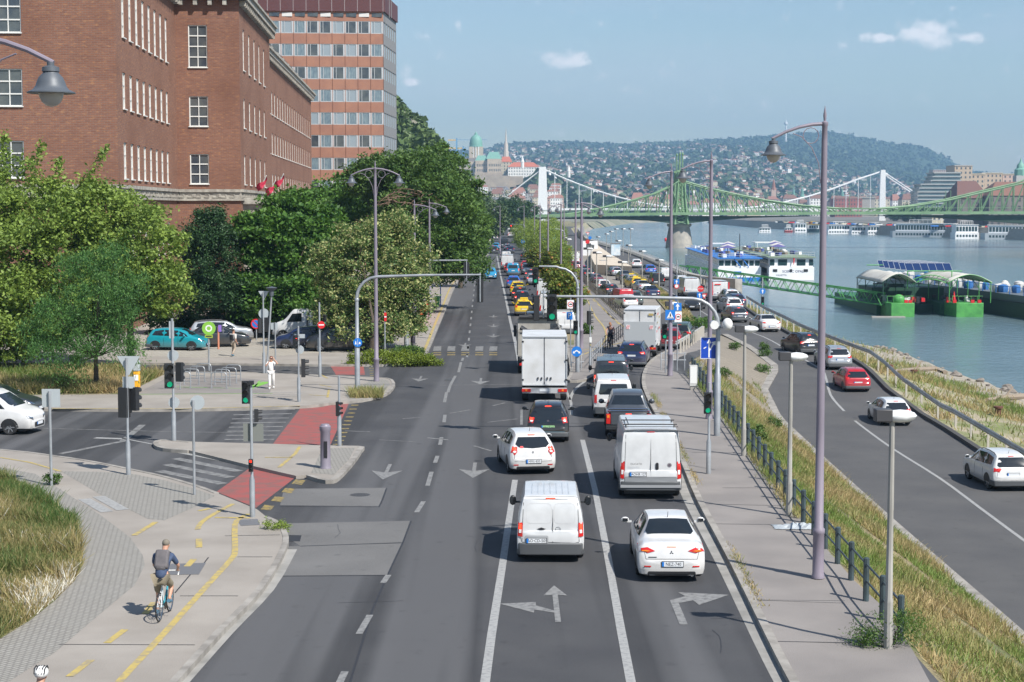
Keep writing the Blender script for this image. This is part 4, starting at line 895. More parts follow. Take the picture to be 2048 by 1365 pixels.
# box trucks
def make_box_truck(w,L,zf,zt,cab=P_WHITE,lift=False):
 root=empty('box_truck');B=MB();B.bx(-w/2,w/2,.12,L,zf,zt);bd=B.build('cargo_box',mat('box_white',(.6,.61,.62),.4,c2=(.5,.5,.49),scale=1.2,coords='obj',detail=6),root,bevel=.03)
 B=MB();t=.05
 for x0,x1,z0,z1 in ((-w/2,w/2,zf,zf+t),(-w/2,w/2,zt-t,zt),(-w/2,-w/2+t,zf,zt),(w/2-t,w/2,zf,zt)): B.bx(x0+.001,x1-.001,.07,.13,z0+.001,z1-.001)
 B.build('door_frame',mat('alu_frame',(.5,.52,.54),.4,.3),bd)
 B=MB();B.bx(-.008,.008,.085,.115,zf+.05,zt-.05);
 for z in (zf+.25,zt-.3,(zf+zt)/2):
  for sx in (-1,1): B.bx(sx*w*.48-.05,sx*w*.48+.05,.055,.1,z,z+.08)
 for x in (-.32,-.14,.14,.32): B.bx(x-.03,x+.03,.06,.1,zf+.3,zf+.42)
 B.build('door_fitting',M_INK,bd)
 B=MB();B.bx(-w*.42,w*.42,.3,L+.6,.55,zf);B.bx(-w*.3,w*.3,.2,L,.45,.6);B.build('chassis',M_BLACK,root)
 B=MB();B.bx(-w/2+.02,w/2-.02,-.05,.08,.48,.74);br=B.build('rear_bar',mat('bar_grey',(.4,.41,.42),.5),root)
 for sx in (-1,1): B=MB();B.bx(sx*w*.4-.22,sx*w*.4+.22,-.09,-.05,.55,.7);tl=B.build('tail_light',M_RED,root);B=MB();B.bx(sx*w*.4-.05,sx*w*.4+.05,-.1,-.09,.58,.68);B.build('indicator',M_ORANGE,tl)
 B=MB();B.box((0,-.07,.63),(.5,.02,.12));B.build('number_plate',M_PLATE,root)
 st=[(L+.12,1.0,.9,.9,.84),(L+.18,1.9,1.3,.98,.86),(L+.3,2.18,1.4,1.0,.85),(L+.8,2.2,1.4,1.0,.86),(L+1.1,2.1,1.35,1.0,.86),(L+1.6,1.5,1.2,.98,.86),(L+2.0,1.2,1.05,.94,.82),(L+2.2,.7,.6,.8,.7)]
 me,bvh=car_body(st,.4,boxy=1);me.materials.append(cab);link('cab',me,root)
 B=MB();decal(B,bvh,'front',[(-.72,2.0),(.72,2.0),(.82,1.35),(-.82,1.35)]);B.build('windshield',M_GLASS,root)
 for sx,sd in ((-1,'left'),(1,'right')):
  B=MB();decal(B,bvh,sd,[(L+.4,1.95),(L+.4,1.4),(L+1.35,1.35),(L+1.1,1.85)]);B.build('side_window',M_GLASS,root)
  B=MB();B.ell((sx*1.25,L+1.3,1.6),(.1,.06,.19),10,6);B.box((sx*1.1,L+1.3,1.5),(.25,.04,.04));B.build('side_mirror',M_BLACK,root)
 add_wheels(root,w/2,(1.3,L+.9),.38,.3)
 if lift:
  B=MB();B.bx(-w/2+.03,w/2-.03,-.02,.07,zf-.3,zf+1.55);lf=B.build('tail_lift',mat('lift_grey',(.4,.42,.43),.5,.1),root,bevel=.01)
  B=MB()
  for sx in (-1,1): B.bx(sx*w*.36-.12,sx*w*.36+.12,-.04,-.02,zf+1.05,zf+1.33)
  B.build('warning_panel',M_SWHITE,lf);B=MB()
  for sx in (-1,1):
   for k in range(3):
    x=sx*w*.36-.07+k*.07;B.add([(x-.05,-.045,zf+1.07),(x-.015,-.045,zf+1.07),(x+.05,-.045,zf+1.31),(x+.015,-.045,zf+1.31)],[(0,1,2,3)])
  B.build('red_stripe',M_SRED,lf,smooth=False)
  B=MB()
  for k,(y,z,a,b_) in enumerate(((.6,2.6,.5,.35),(1.4,2.7,.7,.25),(.8,2.1,.3,.4),(1.5,2.15,.5,.2),(.7,1.6,.45,.3),(1.7,1.7,.5,.3),(2.6,2.4,.8,.3),(2.7,1.7,.7,.25))):
   B.bx(w/2+.002,w/2+.008,y,y+a,z,z+b_*.5,k % 3)
  B.build('side_print',[M_YEL,M_SRED,M_INK],root);B=MB();B.bx(w*.27,w*.27+.3,.06,.075,zt-.42,zt-.27);B.build('yellow_sticker',M_YEL,root)
 return root
c=make_box_truck(2.25,4.6,.85,3.3);put(c,1089,806,-.6);tag(c,'white box lorry with closed rear doors behind the grey tipper','lorry')
c=make_box_truck(2.1,4.4,.8,3.15,lift=True);put(c,1279,716,-5);c.rotation_euler=(0,0,R(-9));tag(c,'white box lorry with grey tail lift and printed side in the slip road','lorry')
def make_tipper():
 root=empty('tipper_truck');m1=mat('tipper_grey',(.33,.32,.29),.7,c2=(.24,.225,.2),scale=1.5,detail=7,coords='obj')
 B=MB();w=1.25;B.bx(-w,w,.1,.2,1.0,2.55);B.bx(-w,-w+.1,.2,4.6,1.0,2.65);B.bx(w-.1,w,.2,4.6,1.0,2.65);B.bx(-w,w,4.6,4.7,1.0,2.9);B.bx(-w+.1,w-.1,.2,4.6,1.0,1.15);b=B.build('tipping_body',m1,root,bevel=.02)
 B=MB()
 for x in (-w,-.45,.4,w-.1): B.bx(x,x+.1,.03,.1,1.05,2.5)
 for z in (1.05,2.45): B.bx(-w,w,.02,.11,z,z+.12)
 for sx in (-1,1):
  for k in range(6): B.bx(sx*w-.05,sx*w+.05,.4+k*.8,.52+k*.8,1.1,2.6)
 B.build('tailgate_rib',m1,b)
 B=MB()
 B.tube([(-1.1,.5,2.7),(-.7,.45,2.45),(0,.4,2.4),(.7,.45,2.45),(1.1,.5,2.7)],.16,8);B.tube([(-1.15,4.5,3.05),(1.15,4.5,3.05)],.14,8)
 B.build('rolled_tarpaulin',M_BLACK,root)
 B=MB();B.bx(-1.0,1.0,.3,6.6,.7,1.0);B.bx(-1.2,1.2,.0,.12,.5,.75);B.build('chassis',M_BLACK,root)
 B=MB();B.bx(-1.2,1.2,4.9,6.8,.8,2.95);cb=B.build('cab',mat('cab_dark',(.05,.055,.06),.4),root,bevel=.12)
 B=MB();B.bx(-1.05,1.05,6.795,6.82,1.9,2.7);B.build('windshield',M_GLASS,cb)
 for sx in (-1,1): B=MB();B.bx(sx*1.4-.08,sx*1.4+.08,6.5,6.6,1.7,2.4);B.bx(min(sx*1.2,sx*1.4),max(sx*1.2,sx*1.4),6.53,6.57,2.3,2.34);B.build('side_mirror',M_BLACK,root)
 for sx in (-1,1): B=MB();B.bx(sx*.95-.2,sx*.95+.2,-.03,0,.52,.68);B.build('tail_light',M_RED,root)
 add_wheels(root,1.25,(1.0,2.3,5.9),.5,.5);return root
c=make_tipper();p=G(1080,757);c.location=(p.x,95.5,0);tag(c,'grey tipper lorry with rolled black tarpaulin in front of the white box lorry','lorry')
# the rest of the traffic
QA,QB,QC,QD,QE,QP='cars queuing ahead of the tipper','cars in the kerbside row by the planting strip','cars parked along the railing of the lower lot','cars waiting in the lower lot','cars on the quay road','cars parked under the trees'
V=vehicle
V('minivan',P_WHITE,1227,838,-1.5,'white minivan with large dark rear window ahead of the pick-up','van',name='minivan')
V('minivan',P_DGREY,1222,793,-3,'dark minivan with roof bars squeezed ahead of the white minivan','van',name='minivan',brake=True)
V('hatch',P_GREY,1226,768,-4,'blue-grey hatchback hidden behind the dark minivan',name='hatchback_car')
V('estate',P_NAVY,1262,735,-9,'navy estate car with lit brake lights behind the tail-lift lorry',brake=True,name='estate_car')
V('hatch',P_DRED,1338,700,-8,'dark red hatchback half hidden by the tail-lift lorry',name='hatchback_car')
V('suv',P_GREEN,1358,692,-10,'dull green off-roader on the slip road by the guard rail','car',name='off_roader')
def taxi(r):
 b=MB();z=1.5;b.bx(-.35,.35,1.0,1.2,z,z+.14);b.build('taxi_sign',P_YEL,r,bevel=.02)
V('suv',P_DGREY,1069,668,0,'dark grey off-roader directly ahead of the tipper',group=QA,name='car')
taxi(V('hatch',P_YEL,1048,633,0,'yellow taxi with roof sign, nearest taxi of the queue','taxi',QA,'taxi'))
V('hatch',P_BLACK,1045,613,0,'black hatchback with red lights between two taxis',group=QA,brake=True)
taxi(V('estate',P_BLACK,1040,603,0,'black estate taxi with yellow roof sign ahead of the black hatchback','taxi',QA,'taxi',brake=True))
taxi(V('suv',P_YEL,1036,593,0,'yellow and dark taxi farthest up the queue, behind the bright blue car','taxi',QA,'taxi'))
V('hatch',P_BLUE,1027,577,0,'bright blue hatchback in the left queue',group=QA)
V('minivan',P_LBLUE,1026,553,0,'light blue tall car ahead of the bright blue hatchback',group=QA,brake=True)
V('hatch',P_DRED,1019,546,0,'dark car between the white van and the light blue car',group=QA,brake=True)
V('lvan',P_WHITE2,1015,540,0,'white van in the left queue, nearer of two','van',QA,'van')
V('van',P_WHITE,1013,524,0,'white van farther up the left queue','van',QA,'van')
V('hatch',P_LBLUE,981,559,180,'bright blue hatchback coming towards the camera alone',name='oncoming_car')
c=bpy.data.objects['oncoming_car'];c.location.y += 4
V('suv',P_SILV,1055,550,0,'silver car in the kerbside row, fourth up',group=QB);V('hatch',P_RED,1052,541,0,'red-tailed small car in the kerbside row',group=QB)
V('estate',P_GREY,1062,560,0,'grey estate in the kerbside row with red lights',group=QB,brake=True);V('hatch',P_SILV,1066,571,0,'pale hatchback in the kerbside row beside the signal',group=QB,brake=True)
V('hatch',P_BLACK,1050,521,0,'dark car at the head of the kerbside row',group=QB)
V('lvan',P_WHITE2,1093,606,0,'white high van beside the young chestnuts','van',QB,'van');V('lvan',P_WHITE,1102,640,0,'second white high van beside the young chestnuts','van',QB,'van')
V('van',P_WHITE,1128,672,0,'white van beside the tipper, low in the kerbside row','van',QB,'van')
# far up the road
FR='vehicles far up the road'
far=[('hatch',P_SILV,1015,501,'silver hatchback far up the road behind the lorry'),('hatch',P_NAVY,1021,506,'small navy car far up the road, right of the silver one'),('lvan',P_DGREY,1008,497,'dark van far up the road by the left kerb'),
    ('suv',P_DRED,1048,492,'small red car far up beside the blue sign'),('suv',P_LBLUE,992,500,'blue parked car under the far trees'),('suv',P_BLACK,988,508,'black parked car under the far trees'),
    ('lvan',P_WHITE,996,468,'white van farthest but one up the road'),('lvan',P_WHITE2,998,455,'white van farthest up the road'),('van',P_WHITE,990,480,'white van by the left trees far up'),('hatch',P_WHITE,975,486,'white car parked left of the far road')]
for k,px,py,yaw,lb in [(a[0],a[2],a[3],0,a[4]) for a in far]: V(k,[a[1] for a in far if a[4] == lb][0],px,py,yaw,lb,group=FR)
def make_bus():
 r=empty('bus');b=MB();b.bx(-1.25,1.25,0,11,.35,3.1);b.build('body',P_WHITE,r,bevel=.12)
 b=MB();b.bx(-1.05,1.05,-.02,.02,1.9,2.8);b.build('rear_window',M_GLASS,r);b=MB();b.bx(-1.1,1.1,-.03,0,.4,.7);b.build('bumper',M_BLACK,r)
 b=MB();b.bx(-.9,-.75,-.03,-.015,1.2,1.7);b.bx(-.65,-.35,-.03,-.015,1.6,1.7);b.bx(-.53,-.46,-.03,-.015,1.2,1.6);b.build('red_print',M_SRED,r)
 for sx in (-1,1): b=MB();b.bx(sx*1.26-.01,sx*1.26+.01,.5,10.5,1.6,2.6);b.build('side_window',M_GLASS,r);b=MB();b.bx(sx*1.1-.1,sx*1.1+.1,-.03,0,.8,1.3);b.build('tail_light',M_RED,r)
 add_wheels(r,1.25,(2.5,8.4),.5,.3);return r
b1=make_bus();put(b1,1038,487);tag(b1,'white coach far up the road in the right lane','bus',FR)
b2=copy_tree(b1);put(b2,1023,476);tag(b2,'white lorry-like bus far up the road with a dark rear, left of the coach','bus',FR)
# lower lot: row along the railing (seen from behind left, parked at an angle)
for k,m,px,py,lb in (('lvan',P_WHITE2,1150,531,'white van at the far end of the railing row'),('hatch',P_DRED,1153,541,'red car at the far end of the railing row'),('hatch',P_SILV,1158,540,'silver car right of the far red car by the railing'),
 ('estate',P_NAVY,1170,549,'navy car third along the railing row'),('hatch',P_DGREY,1179,558,'dark grey car fourth along the railing row'),('estate',P_GREY,1195,569,'grey car with pink lights in the railing row'),
 ('suv',P_DRED,1200,580,'red car beside the white off-roader by the railing'),('suv',P_WHITE,1210,585,'white off-roader in the middle of the railing row'),('estate',P_DGREY,1226,593,'dark estate next to the red van by the railing'),
 ('van',P_RED,1253,612,'red van at the near end of the railing row'),('hatch',P_WHITE,1262,618,'white car half hidden behind the mast arm')):
 V(k,m,px,py,14,lb,'van' if 'van' in k else 'car',QC,brake=(k == 'estate'))
c=V('suv',P_GREEN2,1271,612,5,'grey-green car nearest the white lorry in the lower lot',group=QD)
for k,m,px,py,yaw,lb in (('suv',P_DGREY,1210,540,8,'dark off-roader at the far end of the waiting row'),('hatch',P_GREY,1220,541,8,'grey hatchback beside the far dark off-roader'),('estate',P_GREEN2,1228,549,14,'greenish car half hidden by the silver estate'),('estate',P_SILV,1235,553,12,'silver estate with clear plate in the waiting row'),
 ('sedan',P_GREY,1253,562,8,'grey saloon in the middle of the waiting row'),('hatch',P_SILV,1267,571,14,'silver hatchback left of the yellow taxi'),('hatch',P_YEL,1276,577,14,'yellow taxi in the lower lot'),('sedan',P_SILV,1291,585,10,'silver saloon right of the yellow taxi'),('sedan',P_NAVY,1307,597,6,'dark navy saloon at the near end of the waiting row')):
 o=V(k,m,px,py,yaw,lb,group=QD)
 if 'taxi' in lb: taxi(o);o['category']='taxi'
for k,m,px,py,yaw,lb in (('suv',P_WHITE,1274,537,2,'white car on the quay road beside the ramp wall'),('suv',P_BLUE,1302,550,8,'blue car on the quay road near the river rail'),('van',P_BLACK,1317,573,4,'black people carrier on the quay road'),('van',P_WHITE,1333,561,4,'white van right of the black people carrier'),
 ('suv',P_WHITE,1366,576,6,'white off-roader left of the white delivery van on the quay'),('suv',P_WHITE,1466,609,6,'white off-roader behind the red and white van'),('estate',P_NAVY,1477,616,8,'dark blue car between two white cars on the quay'),('suv',P_WHITE,1470,628,8,'white car just ahead of the silver fastback'),
 ('hatch',P_GREY,1480,646,9,'silver-grey fastback with red light bar on the quay road'),('suv',P_BLACK,1622,711,12,'black estate by the river guard rail'),('suv',P_SILV,1680,741,4,'silver off-roader following the black estate'),('hatch',P_RED,1716,785,2,'bright red hatchback on the quay bend'),
 ('hatch',P_WHITE,1795,853,2,'white hatchback behind a lamp head on the quay road')):
 V(k,m,px,py,yaw,lb,'van' if 'van' in k or 'carrier' in lb else 'car',QE,brake=lb.startswith(('silver-grey','black estate')))
c=V('sedan',P_WHITE,1543,665,8,'white liftback alone on the right edge of the quay bend',group=QE)
c=V('suv',P_WHITE,2026,984,3,'white off-roader at the right edge of the picture',group=QE);c.name='off_roader'
c=V('van',P_DGREY,1404,622,180-14,'dark van facing the camera by the stop sign','van',QE);c.location.y += 4
V('lvan',P_WHITE2,1384,595,5,'white high van left of the red and white van','van',QE,'van')
c=V('lvan',P_WHITE2,1441,603,5,'white high van with red rear corners on the quay road','van',QE,'courier_van')
b=MB();b.bx(-1.03,-.9,-.03,.03,.7,2.2);b.bx(.9,1.03,-.03,.03,.7,2.2);b.bx(-.7,0,-.06,-.02,1.9,2.02);b.build('red_panel',M_SRED,c)
# parked at the left
def side(kind,m,px,py,yaw,lb,**k):
 o=V(kind,m,px,py,0,lb,k.get('cat','car'),k.get('group',QP),k.get('name','parked_car'),z=.12 if k.get('z') is None else k['z'])
 o.rotation_euler.z=R(yaw);o.location=GZ(px,py,.12 if k.get('z') is None else k['z']);return o
side('hatch',P_TEAL,300,699,-98,'teal hatchback side-on behind the bike stands')
side('sedan',P_DGREY,366,694,-80,'dark blue car nose-out behind the teal hatchback');side('estate',P_SILV,378,682,-78,'silver estate parked in the second row under the tree')
side('estate',P_GREY,396,668,-74,'grey estate farthest of the side-on parked cars')
side('suv',P_BLACK,462,668,180,'black off-roader facing out in the shade of the yew')
side('suv',P_BLACK,590,655,180,'dark off-roader in the shade behind the lantern')
side('hatch',P_NAVY,668,696,92,'dark navy hatchback side-on beside the red cycle crossing')
side('van',P_BLACK,745,700,100,'black car in the deep shade behind the mast pole')
c=side('van',P_WHITE,-118,862,-98,'white van entering from the left edge',group=None,cat='van',name='van',z=0.0)
c=side('sedan',P_DGREY,-110,830,-95,'dark grey car half hidden behind the white van at the left edge',group=None,z=0.0)
# recovery truck with a flat bed
def make_tow():
 r=empty('flatbed_truck');L=5.4
 st=[(L+.12,1.0,.9,.9,.84),(L+.18,1.9,1.3,.98,.86),(L+.3,2.25,1.4,1.0,.85),(L+.9,2.3,1.4,1.0,.86),(L+1.2,2.2,1.35,1.0,.86),(L+1.8,1.55,1.25,.98,.86),(L+2.5,1.25,1.1,.94,.82),(L+2.75,.7,.6,.8,.7)]
 me,bvh=car_body(st,.4,boxy=1);me.materials.append(P_WHITE);link('cab',me,r)
 for ax,P in (('front',[(-.76,2.1),(.76,2.1),(.84,1.45),(-.84,1.45)]),('left',[(L+.5,2.0),(L+.5,1.4),(L+1.6,1.35),(L+1.2,1.95)]),('right',[(L+.5,2.0),(L+.5,1.4),(L+1.6,1.35),(L+1.2,1.95)])):
  b=MB();decal(b,bvh,ax,P);b.build('window',M_GLASS,r)
 b=MB();b.bx(-1.1,1.1,0,L,.95,1.12);b.bx(-1.1,1.1,L-.1,L,1.12,2.0);b.build('flat_bed',mat('bed_grey',(.5,.51,.52),.4,.3),r,bevel=.02)
 b=MB();b.bx(-.4,.4,.3,L,.5,.95);b.build('chassis',M_BLACK,r)
 add_wheels(r,1.05,(1.2,L+1.9),.4,.3);return r
c=make_tow();c.location=GZ(770,682,.12);c.rotation_euler.z=R(82);tag(c,'white flatbed recovery truck behind the navy hatchback','lorry')
# parked scooter
def make_scooter():
 r=empty('scooter');b=MB();b.ell((0,0,.45),(.16,.5,.22));b.ell((0,.5,.7),(.14,.16,.3));b.box((0,.25,.32),(.26,.5,.08));b.build('body',P_RED,r)
 b=MB();b.ell((0,-.05,.78),(.14,.38,.08));b.build('seat',M_BLACK,r);b=MB();b.tube([(0,.55,.5),(0,.45,1.05),(-.3,.35,1.08)],.02);b.tube([(0,.45,1.05),(.3,.35,1.08)],.02);b.build('handlebar',M_BLACK,r)
 for y in (-.45,.65):
  t,rm=wheel_mesh(.25,.11,1);o=link('wheel',t,r);o.location=(0,y,.25);link('rim',rm,o)
 b=MB();b.ell((0,.55,1.15),(.18,.05,.2));b.build('windscreen',M_GLASS,r);return r
c=make_scooter();c.location=GZ(320,700,.12);c.rotation_euler.z=R(-95);tag(c,'red scooter parked beside the teal hatchback','scooter')
# BUILDINGS ON THE LEFT
def brick_mat(name,c1,c2,c3,mort,bw=.42,bh=.13):
 m,n,l,b=_nt(name);g=n.new('ShaderNodeTexCoord');uv=g.outputs['UV']
 t=n.new('ShaderNodeTexBrick');t.inputs['Scale'].default_value=1;t.inputs['Brick Width'].default_value=bw;t.inputs['Row Height'].default_value=bh;t.inputs['Mortar Size'].default_value=.016
 t.inputs['Mortar Smooth'].default_value=.3;t.inputs['Bias'].default_value=-.1
 t.inputs['Color1'].default_value=c1+(1,);t.inputs['Color2'].default_value=c2+(1,);t.inputs['Mortar'].default_value=mort+(1,);l.new(uv,t.inputs[0])
 c=mixnoise(n,l,uv,1.0,None,c3,.55,.7,3,(2.2,6.5,1),.75,t.outputs[0])
 c=mixnoise(n,l,uv,.22,None,tuple(x*.6 for x in c1),.45,.72,5,None,.5,c)
 l.new(c,b.inputs['Base Color']);b.inputs['Roughness'].default_value=.9;b.inputs['Specular IOR Level'].default_value=.2
 bu=n.new('ShaderNodeBump');bu.inputs['Strength'].default_value=.6;bu.inputs['Distance'].default_value=.03;l.new(t.outputs['Fac'],bu.inputs['Height']);bu.invert=True;l.new(bu.outputs[0],b.inputs['Normal'])
 MC[name]=m;return m
M_BRICK=brick_mat('red_brick',(.25,.115,.075),(.19,.085,.06),(.38,.20,.10),(.21,.165,.135))
M_STONE=mat('carved_stone',(.40,.38,.33),.85,c2=(.24,.22,.19),scale=2.2,detail=7)
M_FRAME=mat('window_frame_white',(.66,.66,.63),.5)
M_PANE=mat('window_pane',(.035,.045,.06),.07,c2=(.09,.10,.10),scale=.7,spec=.9)
M_CURT=mat('curtain',(.3,.34,.26),.7,c2=(.4,.42,.3),scale=3,stretch=(6,6,.2))
M_ROOFD=mat('roof_dark',(.12,.09,.08),.8,c2=(.08,.07,.065),scale=2)
M_TILE=mat('dark_tile',(.11,.035,.035),.6,c2=(.08,.03,.03),scale=8)
M_ORG=mat('orange_cladding',(.34,.165,.105),.75,c2=(.29,.14,.095),scale=.6,detail=5)
M_GREYC=mat('grey_panel',(.2,.2,.2),.7)
class Wall:
 def __init__(s): s.v,s.f,s.uv,s.mi=[],[],[],[]
 def face(s,P,uv,mi=0):
  o=len(s.v);s.v += [tuple(p) for p in P];s.f.append(tuple(range(o,o+len(P))));s.uv += uv;s.mi.append(mi)
 def facade(s,A,B,z0,z1,wins,rec=.22,mi=0,u_off=0.0):
  """wall from A to B (x, y), outside on the right when walking A->B; wins: (u0,u1,z0,z1)"""
  A,B=Vector((A[0],A[1],0)),Vector((B[0],B[1],0));L=(B-A).length;d=(B-A)/L;inn=Vector((-d.y,d.x,0))*rec
  us=sorted({0,L} | {w[0] for w in wins} | {w[1] for w in wins});zs=sorted({z0,z1} | {w[2] for w in wins} | {w[3] for w in wins})
  P=lambda u,z,i=0: A+d*u+inn*i+Vector((0,0,z))
  for i in range(len(us)-1):
   for j in range(len(zs)-1):
    a,b,c,e=us[i],us[i+1],zs[j],zs[j+1];m=((a+b)/2,(c+e)/2)
    if any(w[0] < m[0] < w[1] and w[2] < m[1] < w[3] for w in wins): continue
    s.face([P(a,c),P(b,c),P(b,e),P(a,e)],[(a+u_off,c),(b+u_off,c),(b+u_off,e),(a+u_off,e)],mi)
  for a,b,c,e in wins:
   for Q,uv in (([P(a,c),P(a,e),P(a,e,1),P(a,c,1)],[(a,c),(a,e),(a+rec,e),(a+rec,c)]),([P(b,e),P(b,c),P(b,c,1),P(b,e,1)],[(b,e),(b,c),(b+rec,c),(b+rec,e)]),
        ([P(a,e),P(b,e),P(b,e,1),P(a,e,1)],[(a,e),(b,e),(b,e+rec),(a,e+rec)]),([P(b,c),P(a,c),P(a,c,1),P(b,c,1)],[(b,c),(a,c),(a,c-rec),(b,c-rec)])):
    s.face(Q,uv,mi)
  return A,d,inn
 def build(s,name,mats,parent=None):
  me=bpy.data.meshes.new(name);me.from_pydata(s.v,[],s.f);ul=me.uv_layers.new(name='UVMap');ul.data.foreach_set('uv',[c for p in s.uv for c in p])
  for m_ in mats: me.materials.append(m_)
  me.polygons.foreach_set('material_index',s.mi);me.update();return link(name,me,parent)
_wn={}
def window_mesh(w,h,nx,nz_,bar=.07,style=0):
 key=(round(w,2),round(h,2),nx,nz_,style)
 if key in _wn: return _wn[key]
 f=MB();t=.09
 for a,b,c,e in ((0,w,0,t),(0,w,h-t,h),(0,t,t,h-t),(w-t,w,t,h-t)): f.bx(a,b,-.05,.05,c,e)
 for i in range(1,nx): f.bx(w*i/nx-bar/2,w*i/nx+bar/2,-.048,.048,t,h-t)
 for j in range(1,nz_):
  for i in range(nx): x0,x1=w*i/nx+(bar/2 if i else t),w*(i+1)/nx-(bar/2 if i < nx-1 else t);f.bx(x0,x1,-.046,.046,h*j/nz_-bar*.7,h*j/nz_+bar*.7)
 f.bx(-.05,w+.05,-.26,-.05,-.06,.02)
 p=MB();p.add([(t,.03,t),(w-t,.03,t),(w-t,.03,h-t),(t,.03,h-t)],[(0,1,2,3)])
 _wn[key]=(f.mesh('window',M_FRAME,False),p.mesh('pane',M_PANE,False));return _wn[key]
def put_windows(root,A,d,inn,wins,nxz,z_out=0.0,pane=True,frame_inset=.6):
 ang=math.atan2(d.y,d.x)
 for (a,b,c,e),(nx,nz_) in zip(wins,nxz):
  f,p=window_mesh(b-a,e-c,nx,nz_);o=link('window',f,root);q=A+d*a+inn*frame_inset;o.location=(q.x,q.y,c);o.rotation_euler=(0,0,ang)
  if pane: link('pane',p,o)
TA_=.053;nrm_=math.hypot(1,TA_);UU=Vector((1/nrm_,TA_/nrm_,0));VV=Vector((-TA_/nrm_,1/nrm_,0))
C1=Vector((-29.7,125,0));C0=C1-UU*32;C2=C1+VV*30;C3=C2+UU*5.9;C4=C3+VV*30.5;C5=C4-UU*.7;C6=C5+VV*78
bld=empty('brick_university_building',(0,0,0),0,'long red brick university building with white windows and a carved stone band','building')
W1=Wall();fl=[(5.6,8.4,3),(11.9,14.7,3),(17.25,20.05,3),(22.7,26.6,4)]
def rowwin(us,w,floors): return [(u,u+w,a,b) for a,b,k in floors for u in us],[(2,k) for a,b,k in floors for u in us]
BW=[]
wA,nA=rowwin([32-(-29.7+38.6) ,32-(-29.7+45.6)],1.95,fl[1:]);BW.append((W1.facade(C0,C1,0,29.3,wA),wA,nA))
wB,nB=rowwin([2.6+i*3.05 for i in range(8)],1.35,fl);BW.append((W1.facade(C1,C2,0,29.3,wB,u_off=32),wB,nB))
wC,nC=rowwin([1.2],1.75,fl[1:]);BW.append((W1.facade(C2,C3,0,29.3,wC,u_off=60),wC,nC))
wD,nD=rowwin([3.2+i*5.0 for i in range(5)],1.4,fl[1:]+[(5.6,8.4,3)]);BW.append((W1.facade(C3,C4,0,29.3,wD,u_off=70),wD,nD))
W1.facade(C4,C5,0,27.6,[],u_off=100)
wf=[(11.0,13.7,3),(16.0,18.5,3),(20.6,23.3,3)]
wE,nE=rowwin([2.0+i*3.75 for i in range(20)],1.5,wf);BW.append((W1.facade(C5,C6,0,27.6,wE,u_off=101),wE,nE))
C7=C6-UU*24;C8=C0+VV*110
W1.facade(C6,C7,0,27.6,[]);W1.facade(C7,C0+VV*138,0,27.6,[]);W1.facade(C0+VV*138,C0,0,29.3,[])
W1.build('wall',[M_BRICK],bld)
nw=0
for (A,d,inn),ws,nn in BW:
 for w_,n_ in zip(ws,nn):
  put_windows(bld,A,d,inn,[w_],[n_],pane=True);nw += 1
def strip_box(mb,A,B,z0,z1,out,inn=.05,mi=0):
 d=(B-A).normalized();o=Vector((d.y,-d.x,0));a,b=A-d*0 ,B
 P=[A+o*out,B+o*out,B-o*inn,A-o*inn];mb.prism([(p.x,p.y) for p in P],z0,z1,mi)
mb=MB();seq=[C0,C1,C2,C3,C4]
for a,b in zip(seq,seq[1:]):
 d=(b-a).normalized();o=Vector((d.y,-d.x,0));strip_box(mb,a-d*.12,b+d*(.14 if (b-C1).length < .1 or (b-C3).length < .1 else -.0),10.35,10.5,.22);strip_box(mb,a-d*.1,b,11.15,11.42,.26);strip_box(mb,a,b,10.5,11.15,.08)
 L=(b-a).length;k=0;u=.4
 while u < L-.3:
  c=a+d*u+o*.1;M=Matrix.Rotation(math.atan2(d.y,d.x),3,'Z')
  mb.box((c.x,c.y,10.68),(.5,.08,.09),M=M);mb.box((c.x,c.y,10.98),(.34,.08,.09),M=M);mb.box((c.x+d.x*.2,c.y+d.y*.2,10.83),(.08,.08,.3),M=M)
  if k % 3 == 1: mb.box((c.x+d.x*.42,c.y+d.y*.42,10.84),(.26,.1,.36),M=M)
  u += .78;k += 1
mb.build('stone_band',M_STONE,bld,smooth=False)
mb=MB()
for a,b in zip(seq,seq[1:]):
 d=(b-a).normalized();o=Vector((d.y,-d.x,0));e=.75 if ((b-C1).length < .1 or (b-C3).length < .1) else 0;f_=.75 if (a-C1).length < .1 or (a-C3).length < .1 else 0
 strip_box(mb,a-d*f_*0,b+d*e,28.95,29.5,.75);strip_box(mb,a,b+d*e*.8,29.5,29.72,.95)
 L=(b-a).length;u=.6
 while u < L: c=a+d*u+o*.32;mb.box((c.x,c.y,28.66),(.36,.6,.5),M=Matrix.Rotation(math.atan2(d.y,d.x),3,'Z'));u += 1.35
for z0,z1,out in ((27.0,27.45,.6),(27.45,27.7,.8)): strip_box(mb,C5,C6+VV*.6,z0,z1,out)
u=.8
while u < 77: c=C5+VV*u+UU*.28;mb.box((c.x,c.y,26.75),(.3,.5,.42),M=Matrix.Rotation(math.pi/2+TA_,3,'Z'));u += 1.35
mb.build('cornice',M_STONE,bld,smooth=False)
mb=MB();mb.prism([(p.x,p.y) for p in (C0-UU*0+UU*1+VV*1,C1-UU+VV,C2-UU+VV*1,C3-UU+VV,C4-UU*1.2+VV*0,C0+VV*60+UU)],29.3,31.6)
mb.prism([(p.x,p.y) for p in (C5-UU*2.2,C6-UU*2.2,C6-UU*20,C5-UU*20)],27.6,29.9);b_=mb.build('roof',mat('attic_brick',(.2,.09,.06),.9,c2=(.15,.07,.05),scale=1.5),bld,smooth=False)
mb=MB()
